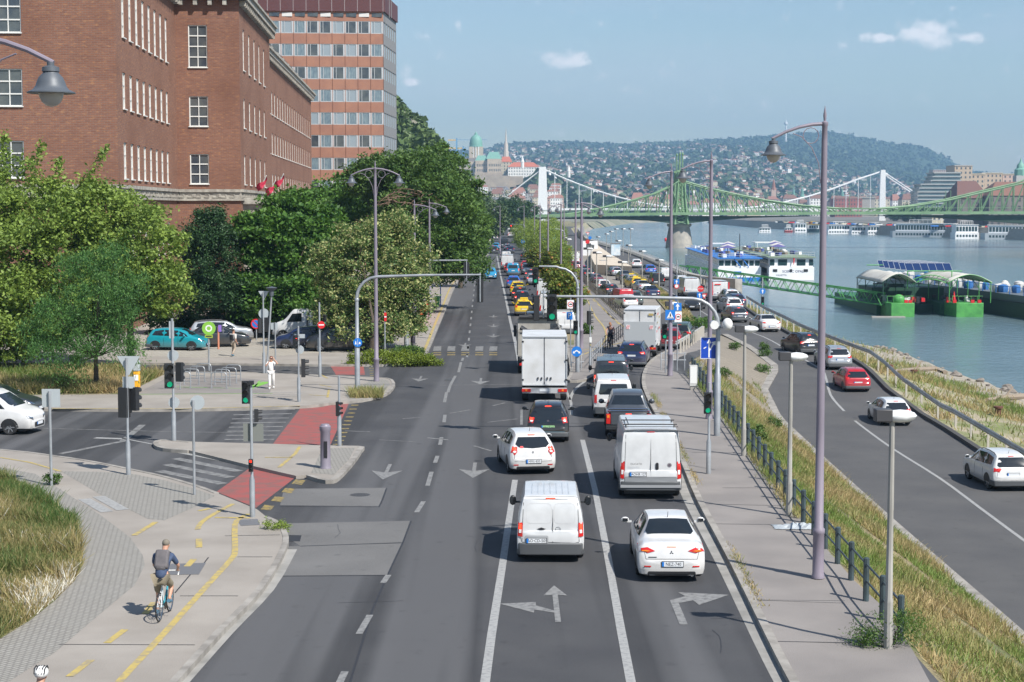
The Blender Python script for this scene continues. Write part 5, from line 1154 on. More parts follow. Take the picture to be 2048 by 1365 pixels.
for i in range(9):
 c=C5+VV*(5+i*8.2)-UU*1.6;mb.box((c.x,c.y,28.6),(1.1,1.3,1.7),M=Matrix.Rotation(TA_,3,'Z'))
 mb.box((c.x,c.y,29.55),(1.5,1.7,.2),M=Matrix.Rotation(TA_,3,'Z'))
c=C4-VV*6-UU*2.5;mb.box((c.x,c.y,32.0),(3.2,5,2.2),M=Matrix.Rotation(TA_,3,'Z'));mb.build('dormer',M_STONE,b_,smooth=False)
mb=MB();g0=C5-UU*1.9
for i in range(26): q=g0+VV*i*2.9;mb.cyl((q.x,q.y,29.8),(q.x,q.y,30.7),.04,n=4)
for z in (30.3,30.7): q2_=g0+VV*73;mb.cyl((g0.x,g0.y,z),(q2_.x,q2_.y,z),.04,n=4)
mb.build('roof_railing',M_GREYC,b_)
# porch with red flags
mb=MB();c=C3+VV*6.2+UU*.8;M=Matrix.Rotation(math.pi/2+TA_,3,'Z')
mb.box((c.x,c.y,5),(9,1.8,10),M=M);mb.box((c.x+.2,c.y,10.3),(9.8,2.6,.6),M=M);mb.box((c.x+.3,c.y,8.6),(7,2.6,.5),M=M);mb.box((c.x+.3,c.y,7.9),(6.4,2.4,.3),M=M)
mb.build('stone_porch',M_STONE,bld,smooth=False,bevel=.06)
def flag(loc,lab):
 r=empty('flag',loc,0,lab,'flag','red flags over the porch');b=MB();b.tube([(0,0,0),(.9,-.5,1.6)],.05,6);b.build('flagpole',M_WHITE,r)
 b=MB();n=8
 for i in range(n+1):
  for j in range(5): t=i/n;s=j/4;b.v.append((.85-t*.9+.1*math.sin(s*5+t*3),-.45+.25*math.sin(t*7+s*2),1.5-s*.7-t*.9-.15*math.sin(t*5)))
 for i in range(n):
  for j in range(4): a=i*5+j;b.f.append((a,a+5,a+6,a+1));b.m.append(0)
 b.build('cloth',M_FLAG,r)
M_FLAG=mat('flag_red',(.38,.015,.045),.7)
for px,py,Y,lb in ((516,362,161,'red flag on the stone porch, left one of three'),(534,372,164,'red flag on the stone porch, middle one of three'),(551,358,168,'red flag on the stone porch, right one of three, mostly behind the tree')):
 p=PY(px,py,Y);flag((p.x,p.y,p.z-1.1),lb)

# orange and white office slab
off=empty('office_slab',(0,0,0),0,'tall orange and white banded office block behind the brick building','building')
S0,S1=Vector((-63,272,0)),Vector((-21.2,275,0));S2=S1+Vector((1.0,16,0))
W2=Wall();n0,base=11,4.85
rows=[base+i*3.72 for i in range(10)]
wins=[];dS=(S1-S0).normalized();LS=(S1-S0).length
nb=20;bw_=LS/nb
for i,z in enumerate(rows):
 for k in range(nb): wins.append((k*bw_+.0+.04,(k+1)*bw_-.04,z,z+2.02))
A,d,inn=W2.facade(S0,S1,0,41.9,wins,rec=.12)
wins2=[(k*2.6+.3,k*2.6+2.6,z,z+2.02) for z in rows for k in range(6)]
A2,d2,inn2=W2.facade(S1,S2,0,41.9,wins2,rec=.12,mi=1)
W2.facade(S2,S0+Vector((0,17,0)),0,41.9,[],mi=0);W2.facade(S0+Vector((0,17,0)),S0,0,41.9,[],mi=0)
W2.build('wall',[M_ORG,M_GREYC],off)
mb=MB();fw=MB();fw.bx(0,bw_-.08,.0,.05,0,.1);fw.bx(0,bw_-.08,0,.05,1.92,2.02)
for a,b in ((0,.14),(.52,.6),(1.72,bw_-.08)): fw.bx(a,b,-.02,.06,.1,1.92)
pn=MB();pn.add([(.14,.05,.1),(1.72,.05,.1),(1.72,.05,1.92),(.14,.05,1.92)],[(0,1,2,3)])
fwm=fw.mesh('window',mat('slab_frame',(.44,.46,.47),.5),False);pvs=[pn.mesh('pane',m_,False) for m_ in (M_PANE,mat('blind_pane',(.26,.31,.34),.3),mat('pane_blue',(.12,.17,.21),.1,c2=(.2,.26,.28),scale=1.2,stretch=(4,4,1)))]
rs=random.Random(3);vis=[w_ for w_ in wins if w_[0] > LS-20.5*1.02];rest=MB();ang=math.atan2(d.y,d.x)
for w_ in vis:
 q=A+d*w_[0]+inn*.35;o=link('window',fwm,off);o.location=(q.x,q.y,w_[2]);o.rotation_euler=(0,0,ang)
 rw_=(w_[2]-base)/3.72;link('pane',pvs[rs.choices((0,1,2),(4,.2+rw_*.4,2.5))[0]],o)
for w_ in wins:
 if w_ in vis: continue
 q0,q1=A+d*w_[0]+inn,A+d*w_[1]+inn;rest.add([(q0.x,q0.y,w_[2]),(q1.x,q1.y,w_[2]),(q1.x,q1.y,w_[3]),(q0.x,q0.y,w_[3])],[(0,1,2,3)])
for w_ in wins2:
 q0,q1=A2+d2*w_[0]+inn2,A2+d2*w_[1]+inn2;rest.add([(q0.x,q0.y,w_[2]),(q1.x,q1.y,w_[2]),(q1.x,q1.y,w_[3]),(q0.x,q0.y,w_[3])],[(0,1,2,3)])
o=rest.build('side_glazing',MC['blind_pane'],off,smooth=False)
mb=MB();p0,p1,p2,p3=S0,S1+Vector((.3,-.3,0)),S2+Vector((.3,0,0)),S0+Vector((0,17,0))
mb.prism([(p.x,p.y) for p in (p0-Vector((0,.3,0)),p1,p2,p3)],41.9,44.7,0)
o=mb.build('roof_parapet',M_TILE,off,smooth=False);mb=MB()
for k in range(nb+1): q=S0+dS*k*bw_+Vector((0,-.33,0));mb.box((q.x,q.y,43.3),(.08,.06,2.8));
mb.box(((S0.x+S1.x)/2,273.2,44.75),(42,.5,.12),M=Matrix.Rotation(ang,3,'Z'));mb.build('parapet_joint',mat('joint_light',(.35,.3,.3),.7),o)
mb=MB()
for k in range(nb):
 q=S0+dS*(k+.5)*bw_+Vector((0,-.04,0));mb.box((q.x,q.y,41.35),(bw_*.8,.1,.6),k % 3 == 0)
mb.build('top_vent',[M_PANE,M_FRAME],off,smooth=False)
mb=MB()
for k in range(nb+1):
 for z in rows: q=S0+dS*k*bw_+Vector((0,-.03,0));mb.box((q.x,q.y,z-.84),(.05,.05,1.64))
mb.build('panel_joint',mat('joint_dark',(.2,.09,.06),.8),off,smooth=False)
mb=MB()
for px in (786,790): p=PY(px,40,276);mb.cyl((p.x-.6,p.y,41),(p.x-.6,p.y,46.5),.06,n=5)
mb.build('aerial',M_GREYC,off)
# TREES AND PLANTS
def rng(seed): return np.random.default_rng(seed)
def rand_dirs(g,n):
 v=g.normal(size=(n,3));return v/np.linalg.norm(v,axis=1,keepdims=True)
def leaf_quads(g,C,size,asp=.55,droop=0.0,up=.35):
 n=len(C);N=rand_dirs(g,n);N[:,2]=np.abs(N[:,2])*(1-up)+up;N /= np.linalg.norm(N,axis=1,keepdims=True)
 T=np.cross(N,rand_dirs(g,n));T[:,2] -= droop;T /= np.linalg.norm(T,axis=1,keepdims=True)+1e-9;B=np.cross(N,T)
 s=size*g.uniform(.6,1.35,(n,1));a,b=T*s,B*s*asp
 return np.stack([C-a,C-b*1.0+a*.1,C+a,C+b+a*.1],axis=1)
def crown_mesh(seed,ells,nclump,per,size,mats,clump_r=.9,flat=.7,asp=.55,droop=0.0,fill=.25,core=True):
 """foliage as leaf faces gathered in clumps over lumpy ellipsoids; returns mesh and clump centres"""
 g=rng(seed);vol=np.array([max(1e-3,e[3]*e[4]*e[5]) ** .667 for e in ells]);pr=vol/vol.sum();cs=[]
 for i,e in enumerate(ells):
  n=max(3,int(nclump*pr[i]));d=rand_dirs(g,n);r=g.uniform(.55,1.0,(n,1)) ** .6
  lob=1+.18*np.sin(d[:,:1]*5+seed+i)*np.cos(d[:,2:]*4+i) ;cs.append(np.array(e[:3])+d*r*lob*np.array(e[3:6]))
 cs=np.concatenate(cs);keep=[]
 for i,e in enumerate(ells): pass
 k=len(cs);rr=clump_r*g.uniform(.5,1.3,k)
 idx=np.repeat(np.arange(k),per);off=g.normal(size=(len(idx),3))*np.array([1,1,flat])*.5
 C=cs[idx]+off*rr[idx][:,None]
 if droop: C[:,2] -= droop*(off[:,0] ** 2+off[:,1] ** 2)*rr[idx]
 if fill:
  nf=int(len(C)*fill);ie=g.choice(len(ells),nf,p=pr);E=np.array(ells);d=rand_dirs(g,nf)*g.uniform(.3,.95,(nf,1));C=np.concatenate([C,E[ie,:3]+d*E[ie,3:6]])
 V=leaf_quads(g,C,size,asp,droop);rnd=g.uniform(0,1,len(V))
 cl=g.uniform(-.22,.22,k)
 rnd[:len(idx)]=np.clip(rnd[:len(idx)]*.8+.1+cl[idx],0,.999)
 if len(mats) == 1: mi=None
 else: mi=(g.uniform(0,1,len(V)) < .38).astype(np.int32)
 return quads('crown',V,rnd,mats,mi),cs
M_BARK=mat('bark',(.11,.085,.06),.95,c2=(.06,.05,.04),scale=3,stretch=(3,3,.6),bump=.8,bscale=8)
def tree(name,label,base,h0,ells,nclump,per,size,mats,seed,tr=.22,lean=(0,0),clump_r=.9,group=None,flat=.7,asp=.55,droop=0.0,limbs=14,fill=.25,cat='tree'):
 r=empty(name,base,0,label,cat,group);me,cs=crown_mesh(seed,ells,nclump,per,size,mats,clump_r,flat,asp,droop,fill)
 link('crown',me,r);b=MB();g=rng(seed+1);top=Vector((lean[0],lean[1],h0))
 b.tube([(0,0,-.1),(lean[0]*.3,lean[1]*.3,h0*.4),top],[tr*1.25,tr,tr*.8],8)
 for q in cs[g.choice(len(cs),min(limbs,len(cs)),replace=False)]:
  q=Vector(q);m=top.lerp(q,.5)+Vector((0,0,-.15*(q-top).length*.3));b.tube([top-Vector((0,0,.2)),m,q],[tr*.42,tr*.2,tr*.06],5,cap=False)
 b.build('trunk',M_BARK,r);return r
L_MAPLE=leafmat('leaf_maple',(.085,.15,.025),(.27,.37,.075));L_FEATH=leafmat('leaf_feathery',(0.038,0.114,0.030),(0.114,0.237,0.057));L_YEW=leafmat('leaf_yew',(0.014,0.043,0.014),(0.041,0.093,0.027),tr=.1)
L_CHEST=leafmat('leaf_chestnut',(0.030,0.090,0.015),(0.112,0.225,0.033));L_LIND=leafmat('leaf_linden',(0.052,0.113,0.028),(0.147,0.224,0.061));L_HILL=leafmat('leaf_hill',(.055,.095,.03),(.13,.19,.06),tr=.15);L_LINDF=leafmat('linden_blossom',(0.297,0.324,0.121),(0.459,0.459,0.203))
L_PLANE=leafmat('leaf_plane',(.035,.085,.02),(.115,.2,.04));L_WILLOW=leafmat('leaf_willow',(0.127,0.193,0.030),(0.282,0.371,0.074));L_YCH=leafmat('leaf_young_chestnut',(0.072,0.111,0.019),(0.195,0.247,0.039),(0.390,0.208,0.052),.12);L_FAR=leafmat('leaf_far',(0.036,0.072,0.024),(0.090,0.132,0.042),tr=.15)
L_SHRUB=leafmat('leaf_shrub',(.09,.14,.015),(.2,.26,.03));L_DARK=leafmat('leaf_dark',(0.016,0.046,0.013),(0.052,0.111,0.026),tr=.2)
def at(px,py,z=.12): return tuple(GZ(px,py,z))
# big bright maple(s) on the left
def E(px,py,Y,rx,rz,base,ry=None):
 p=PY(px,py,Y);return (p.x-base[0],p.y-base[1],p.z-base[2],rx,ry or rx,rz)
b=at(-40,730)
tree('maple_tree','large bright green tree filling the left edge in front of the brick building',b,3.2,[E(-40,520,97,5.0,4.4,b),E(60,560,97,4.6,4.6,b),E(120,440,99,4.2,3.0,b),E(20,430,99,4.6,3.0,b),E(220,450,100,3.0,2.4,b),E(-60,640,96,5,3,b),E(60,640,96,3.4,2.0,b)],600,105,.125,[L_MAPLE],11,.35,clump_r=.75,limbs=30,fill=.08)
b=at(262,740)
tree('maple_tree','bright green tree between the left edge tree and the dark yew',b,3.0,[E(300,520,96,2.0,3.0,b),E(230,560,97,2.6,2.8,b),E(330,580,95,1.4,1.5,b),E(200,430,98,2.2,1.8,b),E(150,620,96,2.4,1.6,b)],330,100,.12,[L_MAPLE],12,.22,clump_r=.65,limbs=24,fill=.08)
for i,(x0,y0,x1,y1) in enumerate(((150,400,214,295),(60,380,84,285),(10,350,8,265),(110,390,120,320),(185,430,175,350))):
 a,c_=PY(x0,y0,98),PY(x1,y1,98);g=rng(60+i);n=260;t=g.uniform(0,1,(n,1));C=np.array(a)+(np.array(c_)-np.array(a))*t+g.normal(size=(n,3))*(.42*(1-t*.75))
 me=quads('twig',leaf_quads(g,C,.13),g.uniform(.2,1,n),[L_MAPLE]);q=link('crown_shoot',me,bpy.data.objects['maple_tree']);q.location=tuple(-Vector(bpy.data.objects['maple_tree'].location))
b=at(193,782)
tree('feathery_tree','darker feathery tree with drooping twigs in front of the bright maple',b,2.0,[E(185,560,84,1.5,1.5,b),E(125,625,84,1.3,1.0,b),E(245,600,84,1.0,1.3,b),E(185,660,84,1.6,1.1,b),E(92,690,84,1.2,.6,b),E(250,690,84,.7,.9,b),E(222,508,84,.8,.7,b),E(150,520,84,.7,.5,b),E(70,655,84,.6,.4,b),E(275,560,84,.5,.6,b),E(130,725,84,.9,.4,b)],210,150,.08,[L_FEATH],13,.13,clump_r=.6,asp=.3,droop=.7,limbs=34,fill=.03)
b=at(430,672)
tree('yew_tree','dark green conical yew in front of the brick wall',b,1.2,[E(425,520,122,2.2,2.6,b),E(418,470,122,1.8,1.9,b),E(440,590,122,2.7,1.8,b),E(472,590,121,1.3,1.5,b),E(392,560,122,1.6,2.2,b),E(420,440,122,1.1,1.1,b)],480,95,.1,[L_YEW],14,.22,clump_r=.5,asp=.4,flat=1.0)
b=at(560,675)
tree('chestnut_tree','deep green horse chestnut behind the signal poles',b,2.2,[E(565,480,124,3.4,2.8,b),E(580,418,125,1.9,1.4,b),E(520,560,123,2.4,2.0,b),E(600,560,124,2.6,2.2,b),E(500,470,124,1.8,1.5,b),E(640,470,126,2.4,2.4,b),E(560,590,121,2.6,1.5,b),E(520,620,121,1.8,.9,b),E(615,620,121,2.0,.9,b)],500,85,.17,[L_CHEST],15,.3,clump_r=.8,flat=.5)
for i,(px,py,Y,rx,rz) in enumerate(((395,655,128,1.6,1.0),(340,640,130,2.0,1.6),(520,640,132,2.0,1.0))):
 b=at(px,668);p=tree('shrub',('low dark bush behind the parked cars, under the yew','dark bush behind the teal hatchback','dark bush between the yew and the chestnut')[i],b,.4,[E(px,py,b[1],rx,rz,b)],60,60,.11,[L_DARK],70+i,.05,clump_r=.5,limbs=4,cat='bush')
b=at(748,706)
tree('linden_tree','olive green linden full of cream blossom beside the mast pole',b,2.1,[E(745,560,112,3.4,2.9,b),E(690,610,111,2.2,2.0,b),E(800,600,112,2.2,2.2,b),E(740,480,113,2.5,1.5,b),E(830,530,113,1.6,1.7,b),E(660,530,112,1.5,1.8,b),E(740,650,111,3.2,1.3,b),E(790,450,114,1.6,1.0,b)],560,105,.105,[L_LIND,L_LINDF],16,.28,clump_r=.6)
b=at(835,628)
tree('plane_tree','very large dense green tree overhanging the main road',b,4,[E(860,440,152,5.0,5.2,b),E(930,460,158,2.2,3.6,b),E(830,350,156,3.6,2.4,b),E(760,360,160,3.4,2.6,b),E(920,390,160,2.2,2.4,b),E(940,530,158,1.6,1.6,b),E(880,330,160,2.4,1.8,b),E(895,520,150,2.2,1.8,b)],620,85,.17,[L_PLANE],17,.5,clump_r=.9,flat=.6)
b=at(680,640,.12)
tree('plane_tree','green tree top in front of the orange office block',b,4,[E(660,400,170,3.0,2.2,b),E(720,390,176,3.5,2.6,b),E(640,470,165,4,3,b),E(700,460,165,5,3.5,b)],260,75,.2,[L_CHEST],18,.4,clump_r=1.0,flat=.5)
b=at(700,700)
mb=MB();g=random.Random(5);cc=PY(820,395,148)
for i in range(46):
 a0=cc+Vector((g.uniform(-2,2.4),g.uniform(-.6,.2),g.uniform(-.7,.5)));pts=[a0];dd=Vector((g.uniform(-.9,.5),g.uniform(-.2,.2),g.uniform(-.15,.3)))
 for k in range(4): a0=a0+dd*.55+Vector((0,0,-.05*k));dd += Vector((g.uniform(-.3,.3),0,g.uniform(-.25,.15)));pts.append(a0)
 mb.tube(pts,[.05,.04,.03,.02,.01],4,cap=False)
o=mb.build('dead_branches',mat('dead_wood',(.2,.13,.09),.9),bpy.data.objects['plane_tree']);o.location=tuple(-Vector(bpy.data.objects['plane_tree'].location))
GT='street trees farther up the left side'
for i,(px,py0,Y,ptop,rx) in enumerate(((960,560,200,405,2.8),(948,540,235,395,3.6),(965,520,275,405,3.5),(955,500,330,400,5))):
 z=.12;p=PY(px-14,500,Y);b=(p.x-1.5,Y,z);zt=PY(px,ptop,Y).z;zm=(zt+3)/2
 tree('street_tree',('green street tree just beyond the big overhanging tree','second street tree beyond the overhanging tree','third street tree beyond the overhanging tree, by the cross street','tall street tree past the cross street')[i],b,3,[(0,0,zm,rx,rx,(zt-3)/2),(rx*.5,0,zm-1,rx*.7,rx,(zt-3)/2.6)],150,60,.2,[L_PLANE],30+i,.25,clump_r=1.0,group=GT)
# far left side of the road
for i,(px,Y,ztop,rx) in enumerate(((985,480,11,4),(1030,620,14,8),(1012,760,16,7),(960,520,14,7),(940,640,18,9),(1050,800,13,6))):
 p=PY(px,430,Y);tree('roadside_tree',('tree left of the far end of the road','broad dark tree at the end of the road','tree behind the broad dark tree','tree in the left row far off','tall tree in the left row, farthest','tree beside the green bridge ramp')[i],(p.x,Y,0),3,[(0,0,ztop*.58,rx,rx,ztop*.42)],110,45,.4,[L_FAR if i != 1 else L_DARK],40+i,.3,clump_r=1.8,group='trees at the far end of the road')
# median: willows, young chestnuts
GW='feathery light green trees on the median'
for i,(px,py,Y,rx,zt,g_) in enumerate(((1075,470,300,3.4,7.6,1),(1095,480,275,3.2,7.0,1),(1052,455,380,3.6,7.4,1),(1088,455,350,4.0,8.0,1),(1118,470,250,2.0,5.0,1),(1106,455,420,4,7,1),(1062,445,460,4,7,1))):
 p=PY(px,py,Y);tree('willow_tree',('light green feathery tree, nearest of the median clump','light green feathery tree right of the nearest one','light green feathery tree at the back left of the clump','tallest light green feathery tree of the clump','small light green tree at the right of the clump','light green tree behind the right of the clump','light green tree farthest back in the clump')[i],(p.x,Y,0),1.6,[(0,0,zt*.58,rx,rx,zt*.42),(0,0,zt*.3,rx*.8,rx*.8,zt*.26)],170,55,.14,[L_WILLOW],50+i,.15,clump_r=.8,asp=.4,droop=.4,group=GW)
GY='young chestnuts in the planting strip'
for i,(px,py,zt,rx) in enumerate(((1070,548,3.9,1.3),(1082,545,3.0,1.0),(1103,592,4.6,1.35),(1118,610,4.2,1.3),(1132,650,4.4,1.4),(1128,630,3.6,1.2),(1096,556,2.6,.9))):
 b=at(px,py);tree('young_chestnut',('young chestnut with browning leaves at the head of the strip','browning young chestnut right of the first','young chestnut behind the green arrow signal','young chestnut right of the arrow signal arm','young chestnut nearest the parking sign','young chestnut behind the no-lorry sign','low chestnut sapling by the cycle path')[i],b,1.0,[(0,0,zt*.58,rx,rx,zt*.42)],75,55,.15,[L_YCH],80+i,.07,clump_r=.5,flat=.5,group=GY,limbs=10)
b=at(770,727);tree('shrub','yellow green spreading shrub at the corner bed',b,.2,[(0,0,.25,2.6,1.3,.5),(2.0,-.2,.2,1.4,1.0,.4)],160,70,.06,[L_SHRUB],90,.04,clump_r=.3,limbs=6,cat='bush')
b=at(815,716);tree('shrub','low green shrub right of the yellow green one at the corner bed',b,.2,[(0,0,.25,1.3,1.1,.45)],70,60,.06,[L_PLANE],91,.04,clump_r=.3,limbs=4,cat='bush')
b=at(1172,668);tree('shrub','small leafy shoot on the cycle path pavement',b,.2,[(0,0,.4,.5,.5,.4)],20,40,.07,[L_PLANE],92,.02,clump_r=.25,limbs=6,cat='bush')
b=at(104,970);tree('weed_tuft','small leafy weed at the foot of the square-sign pole',b,.1,[(0,0,.22,.28,.28,.25)],14,40,.04,[L_PLANE],93,.01,clump_r=.14,limbs=6,cat='weed')
b=at(552,1058);tree('weed_tuft','grassy weed tuft on the kerb corner',b,.05,[(0,0,.12,.42,.25,.14)],16,40,.05,[L_WILLOW],94,.01,clump_r=.14,asp=.2,limbs=4,cat='weed')
b=at(1790,1290,.1);tree('bush','straggly green bush around the lamp foot at the end of the railing',b,.3,[(0,0,.35,.75,.5,.35),(-.5,-.1,.2,.5,.4,.22)],46,50,.035,[L_PLANE],95,.02,clump_r=.28,limbs=14,cat='bush',asp=.35)
b=at(1400,655,-.6);tree('bush','low bush at the nose of the slip road island',b,.2,[(0,0,.4,1.6,1.4,.45)],40,60,.07,[L_CHEST],96,.02,clump_r=.4,limbs=4,cat='bush')
for i,(px,py) in enumerate(((1470,700),(1530,715),(1526,745),(1422,752),(1445,755),(1520,880),(1545,860),(1527,700))):
 p=G(px,py);tree('weed_tuft','green weed tuft on the cobbled bank',tuple(p),.05,[(0,0,.3,.45,.45,.3)],16,45,.05,[L_PLANE],100+i,.01,clump_r=.2,limbs=4,cat='weed',group='weeds on the cobbled bank')

# grass (uncountable)
def grass(name,label,pts_fn,n,hmin,hmax,seed,mats,split=None,wd=.012):
 g=rng(seed);P=np.array([pts_fn(g) for _ in range(n)]);a=g.uniform(0,2*np.pi,n);hh=g.uniform(hmin,hmax,n)*(P[:,3] if P.shape[1] > 3 else 1)
 dx=np.stack([np.cos(a),np.sin(a),np.zeros(n)],1);ln_=np.stack([g.normal(0,.5,n),g.normal(0,.5,n),np.ones(n)],1);ww=wd*g.uniform(.7,1.8,n)[:,None]
 b0=P[:,:3];tip=b0+ln_*hh[:,None];V=np.stack([b0-dx*ww,b0+dx*ww,tip+dx*ww*.25,tip-dx*ww*.25],1)
 xx,yy=P[:,0],P[:,1];fld=.5+.5*np.sin(xx*.9+np.sin(yy*.35)*2)*np.cos(yy*.3+xx*.2);r=np.clip(fld+g.normal(0,.22,n),0,.999)
 return tag(link(name,quads(name,V,r,mats)),label,'grass',None,'stuff')
G_BANK=leafmat('grass_bank',(.14,.22,.045),(.40,.31,.15),tr=.3);G_DRY=leafmat('grass_dry',(.08,.14,.02),(.42,.32,.16),tr=.25);G_FLW=leafmat('grass_left',(.05,.115,.02),(.40,.30,.14),(.7,.68,.6),.03,tr=.25)
def bank(g):
 while 1:
  y=g.uniform(30,108);t=g.uniform(0.02,1);x=itp(TA,y)+.15+(itp(TB,y)-.5-itp(TA,y))*t
  dens=1.0 if y < 84 else .18
  if y < 44 and t < .5: dens=.5
  if g.uniform() < dens and (math.sin(x*2.1+y*.3)*math.cos(y*.23+x) > -.55): return (x,y,hgt(x,y)-.03,1.0 if nz(x,y,.35) > 0 else .6)
grass('bank_grass','green and straw coloured grass on the slope below the railing',bank,80000,.08,.38,1,[G_BANK],wd=.014)
def in_poly(pts):
 W_=[(p.x,p.y) for p in pts];xs,ys=[p[0] for p in W_],[p[1] for p in W_]
 def ins(x,y):
  c=False;j=len(W_)-1
  for i in range(len(W_)):
   if (W_[i][1] > y) != (W_[j][1] > y) and x < (W_[j][0]-W_[i][0])*(y-W_[i][1])/(W_[j][1]-W_[i][1])+W_[i][0]: c=not c
   j=i
  return c
 x0,x1,y0,y1=min(xs),max(xs),min(ys),max(ys)
 def f(g):
  while 1:
   x,y=g.uniform(x0,x1),g.uniform(y0,y1)
   if ins(x,y): return (x,y,.13,.6+.5*(math.sin(x*1.7+y)*math.cos(y*1.3) > -.2))
 return f
grass('verge_grass','tall green and dry grass with white flowers at the bottom left',in_poly([GZ(a,b,.14) for a,b in [(-120,940),(0,952),(60,975),(110,1010),(150,1042),(162,1080),(165,1130),(150,1160),(110,1200),(60,1240),(0,1277),(-120,1330)]]),52000,.1,.42,2,[G_FLW],wd=.01)
grass('tree_bed_grass','long dry grass under the left trees',in_poly([GZ(a,b,.14) for a,b in [(-120,788),(60,789),(235,787),(262,781),(325,750),(280,744),(-120,744)]]),34000,.2,.6,3,[G_DRY],wd=.02)
def shore(g):
 while 1:
  y=g.uniform(66,235);c,d=itp(TC,y)+.8,itp(TD,y)-(3.0 if y < 190 else 5);x=g.uniform(c,d)
  if g.uniform() < (.07+.6*(nz(x,y,.35) > .3))*(1 if x < d-3 else .2): return (x,y,hgt(x,y)-.02,1)
grass('shore_grass','patchy grass and weeds between the guard rail and the river',shore,26000,.12,.55,4,[G_BANK],wd=.03)
def median(g):
 while 1:
  y=g.uniform(150,288);a=itp([(150,15.8),(172,16.3),(225,18.5),(290,19.2)],y);x=a+g.uniform(0,2.0)
  if x < itp([(150,16.5),(158,17.4),(172,18.4),(225,20.0),(290,20.5)],y): return (x,y,hgt(x,y)+.09,1)
grass('median_grass','dry grass on the strip between the lower lot and the quay road',median,9000,.1,.3,5,[G_DRY],wd=.03)
def strip2(g):
 y=g.uniform(128,250);x=itp([(128,3.9),(160,3.6),(200,3.4),(260,3.2)],y)+g.uniform(.1,1.6);return (x,y,.12,1)
grass('planting_strip_grass','dry grass in the planting strip of the young chestnuts',strip2,6000,.1,.35,6,[G_DRY],wd=.025)
def fence_edge(g): y=g.uniform(50,95);x=itp(TA,y)+g.normal(-.05,.14);return (x,y,hgt(x,y)+(.11 if x < itp(TA,y) else -.03),1)
grass('railing_weeds','straggly weeds along the foot of the railing',fence_edge,6000,.05,.35,7,[G_BANK])
def kerb_weeds(g):
 y=g.choice([58,63,66,75,80,83,41,44])+g.normal(0,1.0);p=itp([(33,5.65),(36.75,5.85),(54.4,6.3),(72.5,6.85),(88.7,7.3)],y);return (p+g.normal(.06,.08),y,.12,1)
grass('kerb_weeds','tufts of weeds growing in the kerb joint of the river pavement',kerb_weeds,1800,.02,.09,8,[G_BANK],wd=.01)
def island_weeds(g):
 p=GZ(g.uniform(700,765),797-(g.uniform()*10),.12);return (p.x,p.y,.12,1)
grass('corner_weeds','weeds on the paved corner by the mast pole',island_weeds,1500,.1,.5,9,[G_BANK],wd=.015)
# driftwood, stones on the shore
g=random.Random(9);GSn='boulders at the waterline'
for i in range(46):
 y=g.uniform(132,205);t=g.uniform(-2.2,.8);x=itp(TD,y)+t;s=g.uniform(.15,.55);b=bmesh.new();bmesh.ops.create_icosphere(b,subdivisions=2,radius=s)
 for v in b.verts: v.co *= 1+.25*math.sin(v.co.x*9/s+i)*math.cos(v.co.y*7/s);v.co.z *= .6
 me=bpy.data.meshes.new('boulder');b.to_mesh(me);b.free();me.materials.append(mat('boulder_grey',(.24,.21,.18),.9,c2=(.14,.12,.1),scale=3,detail=6));o=link('boulder',me);o.location=(x,y,hgt(x,y)+s*.1);tag(o,'grey boulder lying at the edge of the river','stone',GSn)
for i,(pts,lb) in enumerate(((((1975,800),(2010,795),(2048,793),(2100,800)),'thick driftwood log near the right edge of the shore'),(((1790,742),(1830,740),(1870,738),(1890,745)),'pale driftwood log on the stony shore'))):
 b=MB();P=[G(x,y,.15) for x,y in pts];b.tube(P,[.12,.22,.25,.2],7);b.tube([P[1],P[1]+Vector((.7,.3,.8))],[.12,.04],5);tag(b.build('driftwood_log',mat('driftwood',(.25,.2,.15),.9)),lb,'log')
for i,(px,py) in enumerate(((1778,747),(1828,755),(1996,832))):
 p=G(px,py);b=MB();b.cyl((0,0,0),(0,0,.55),.2,.2);b.lathe([(.3,.5),(.3,.62),(.01,.64)]);o=b.build('mooring_bollard',mat('rusty_iron',(.12,.05,.03),.8));o.location=p;tag(o,('rusty mooring bollard by the stony shore, left one','rusty mooring bollard in the middle of the shore','dark mooring bollard near the right edge')[i],'bollard','mooring bollards on the shore')
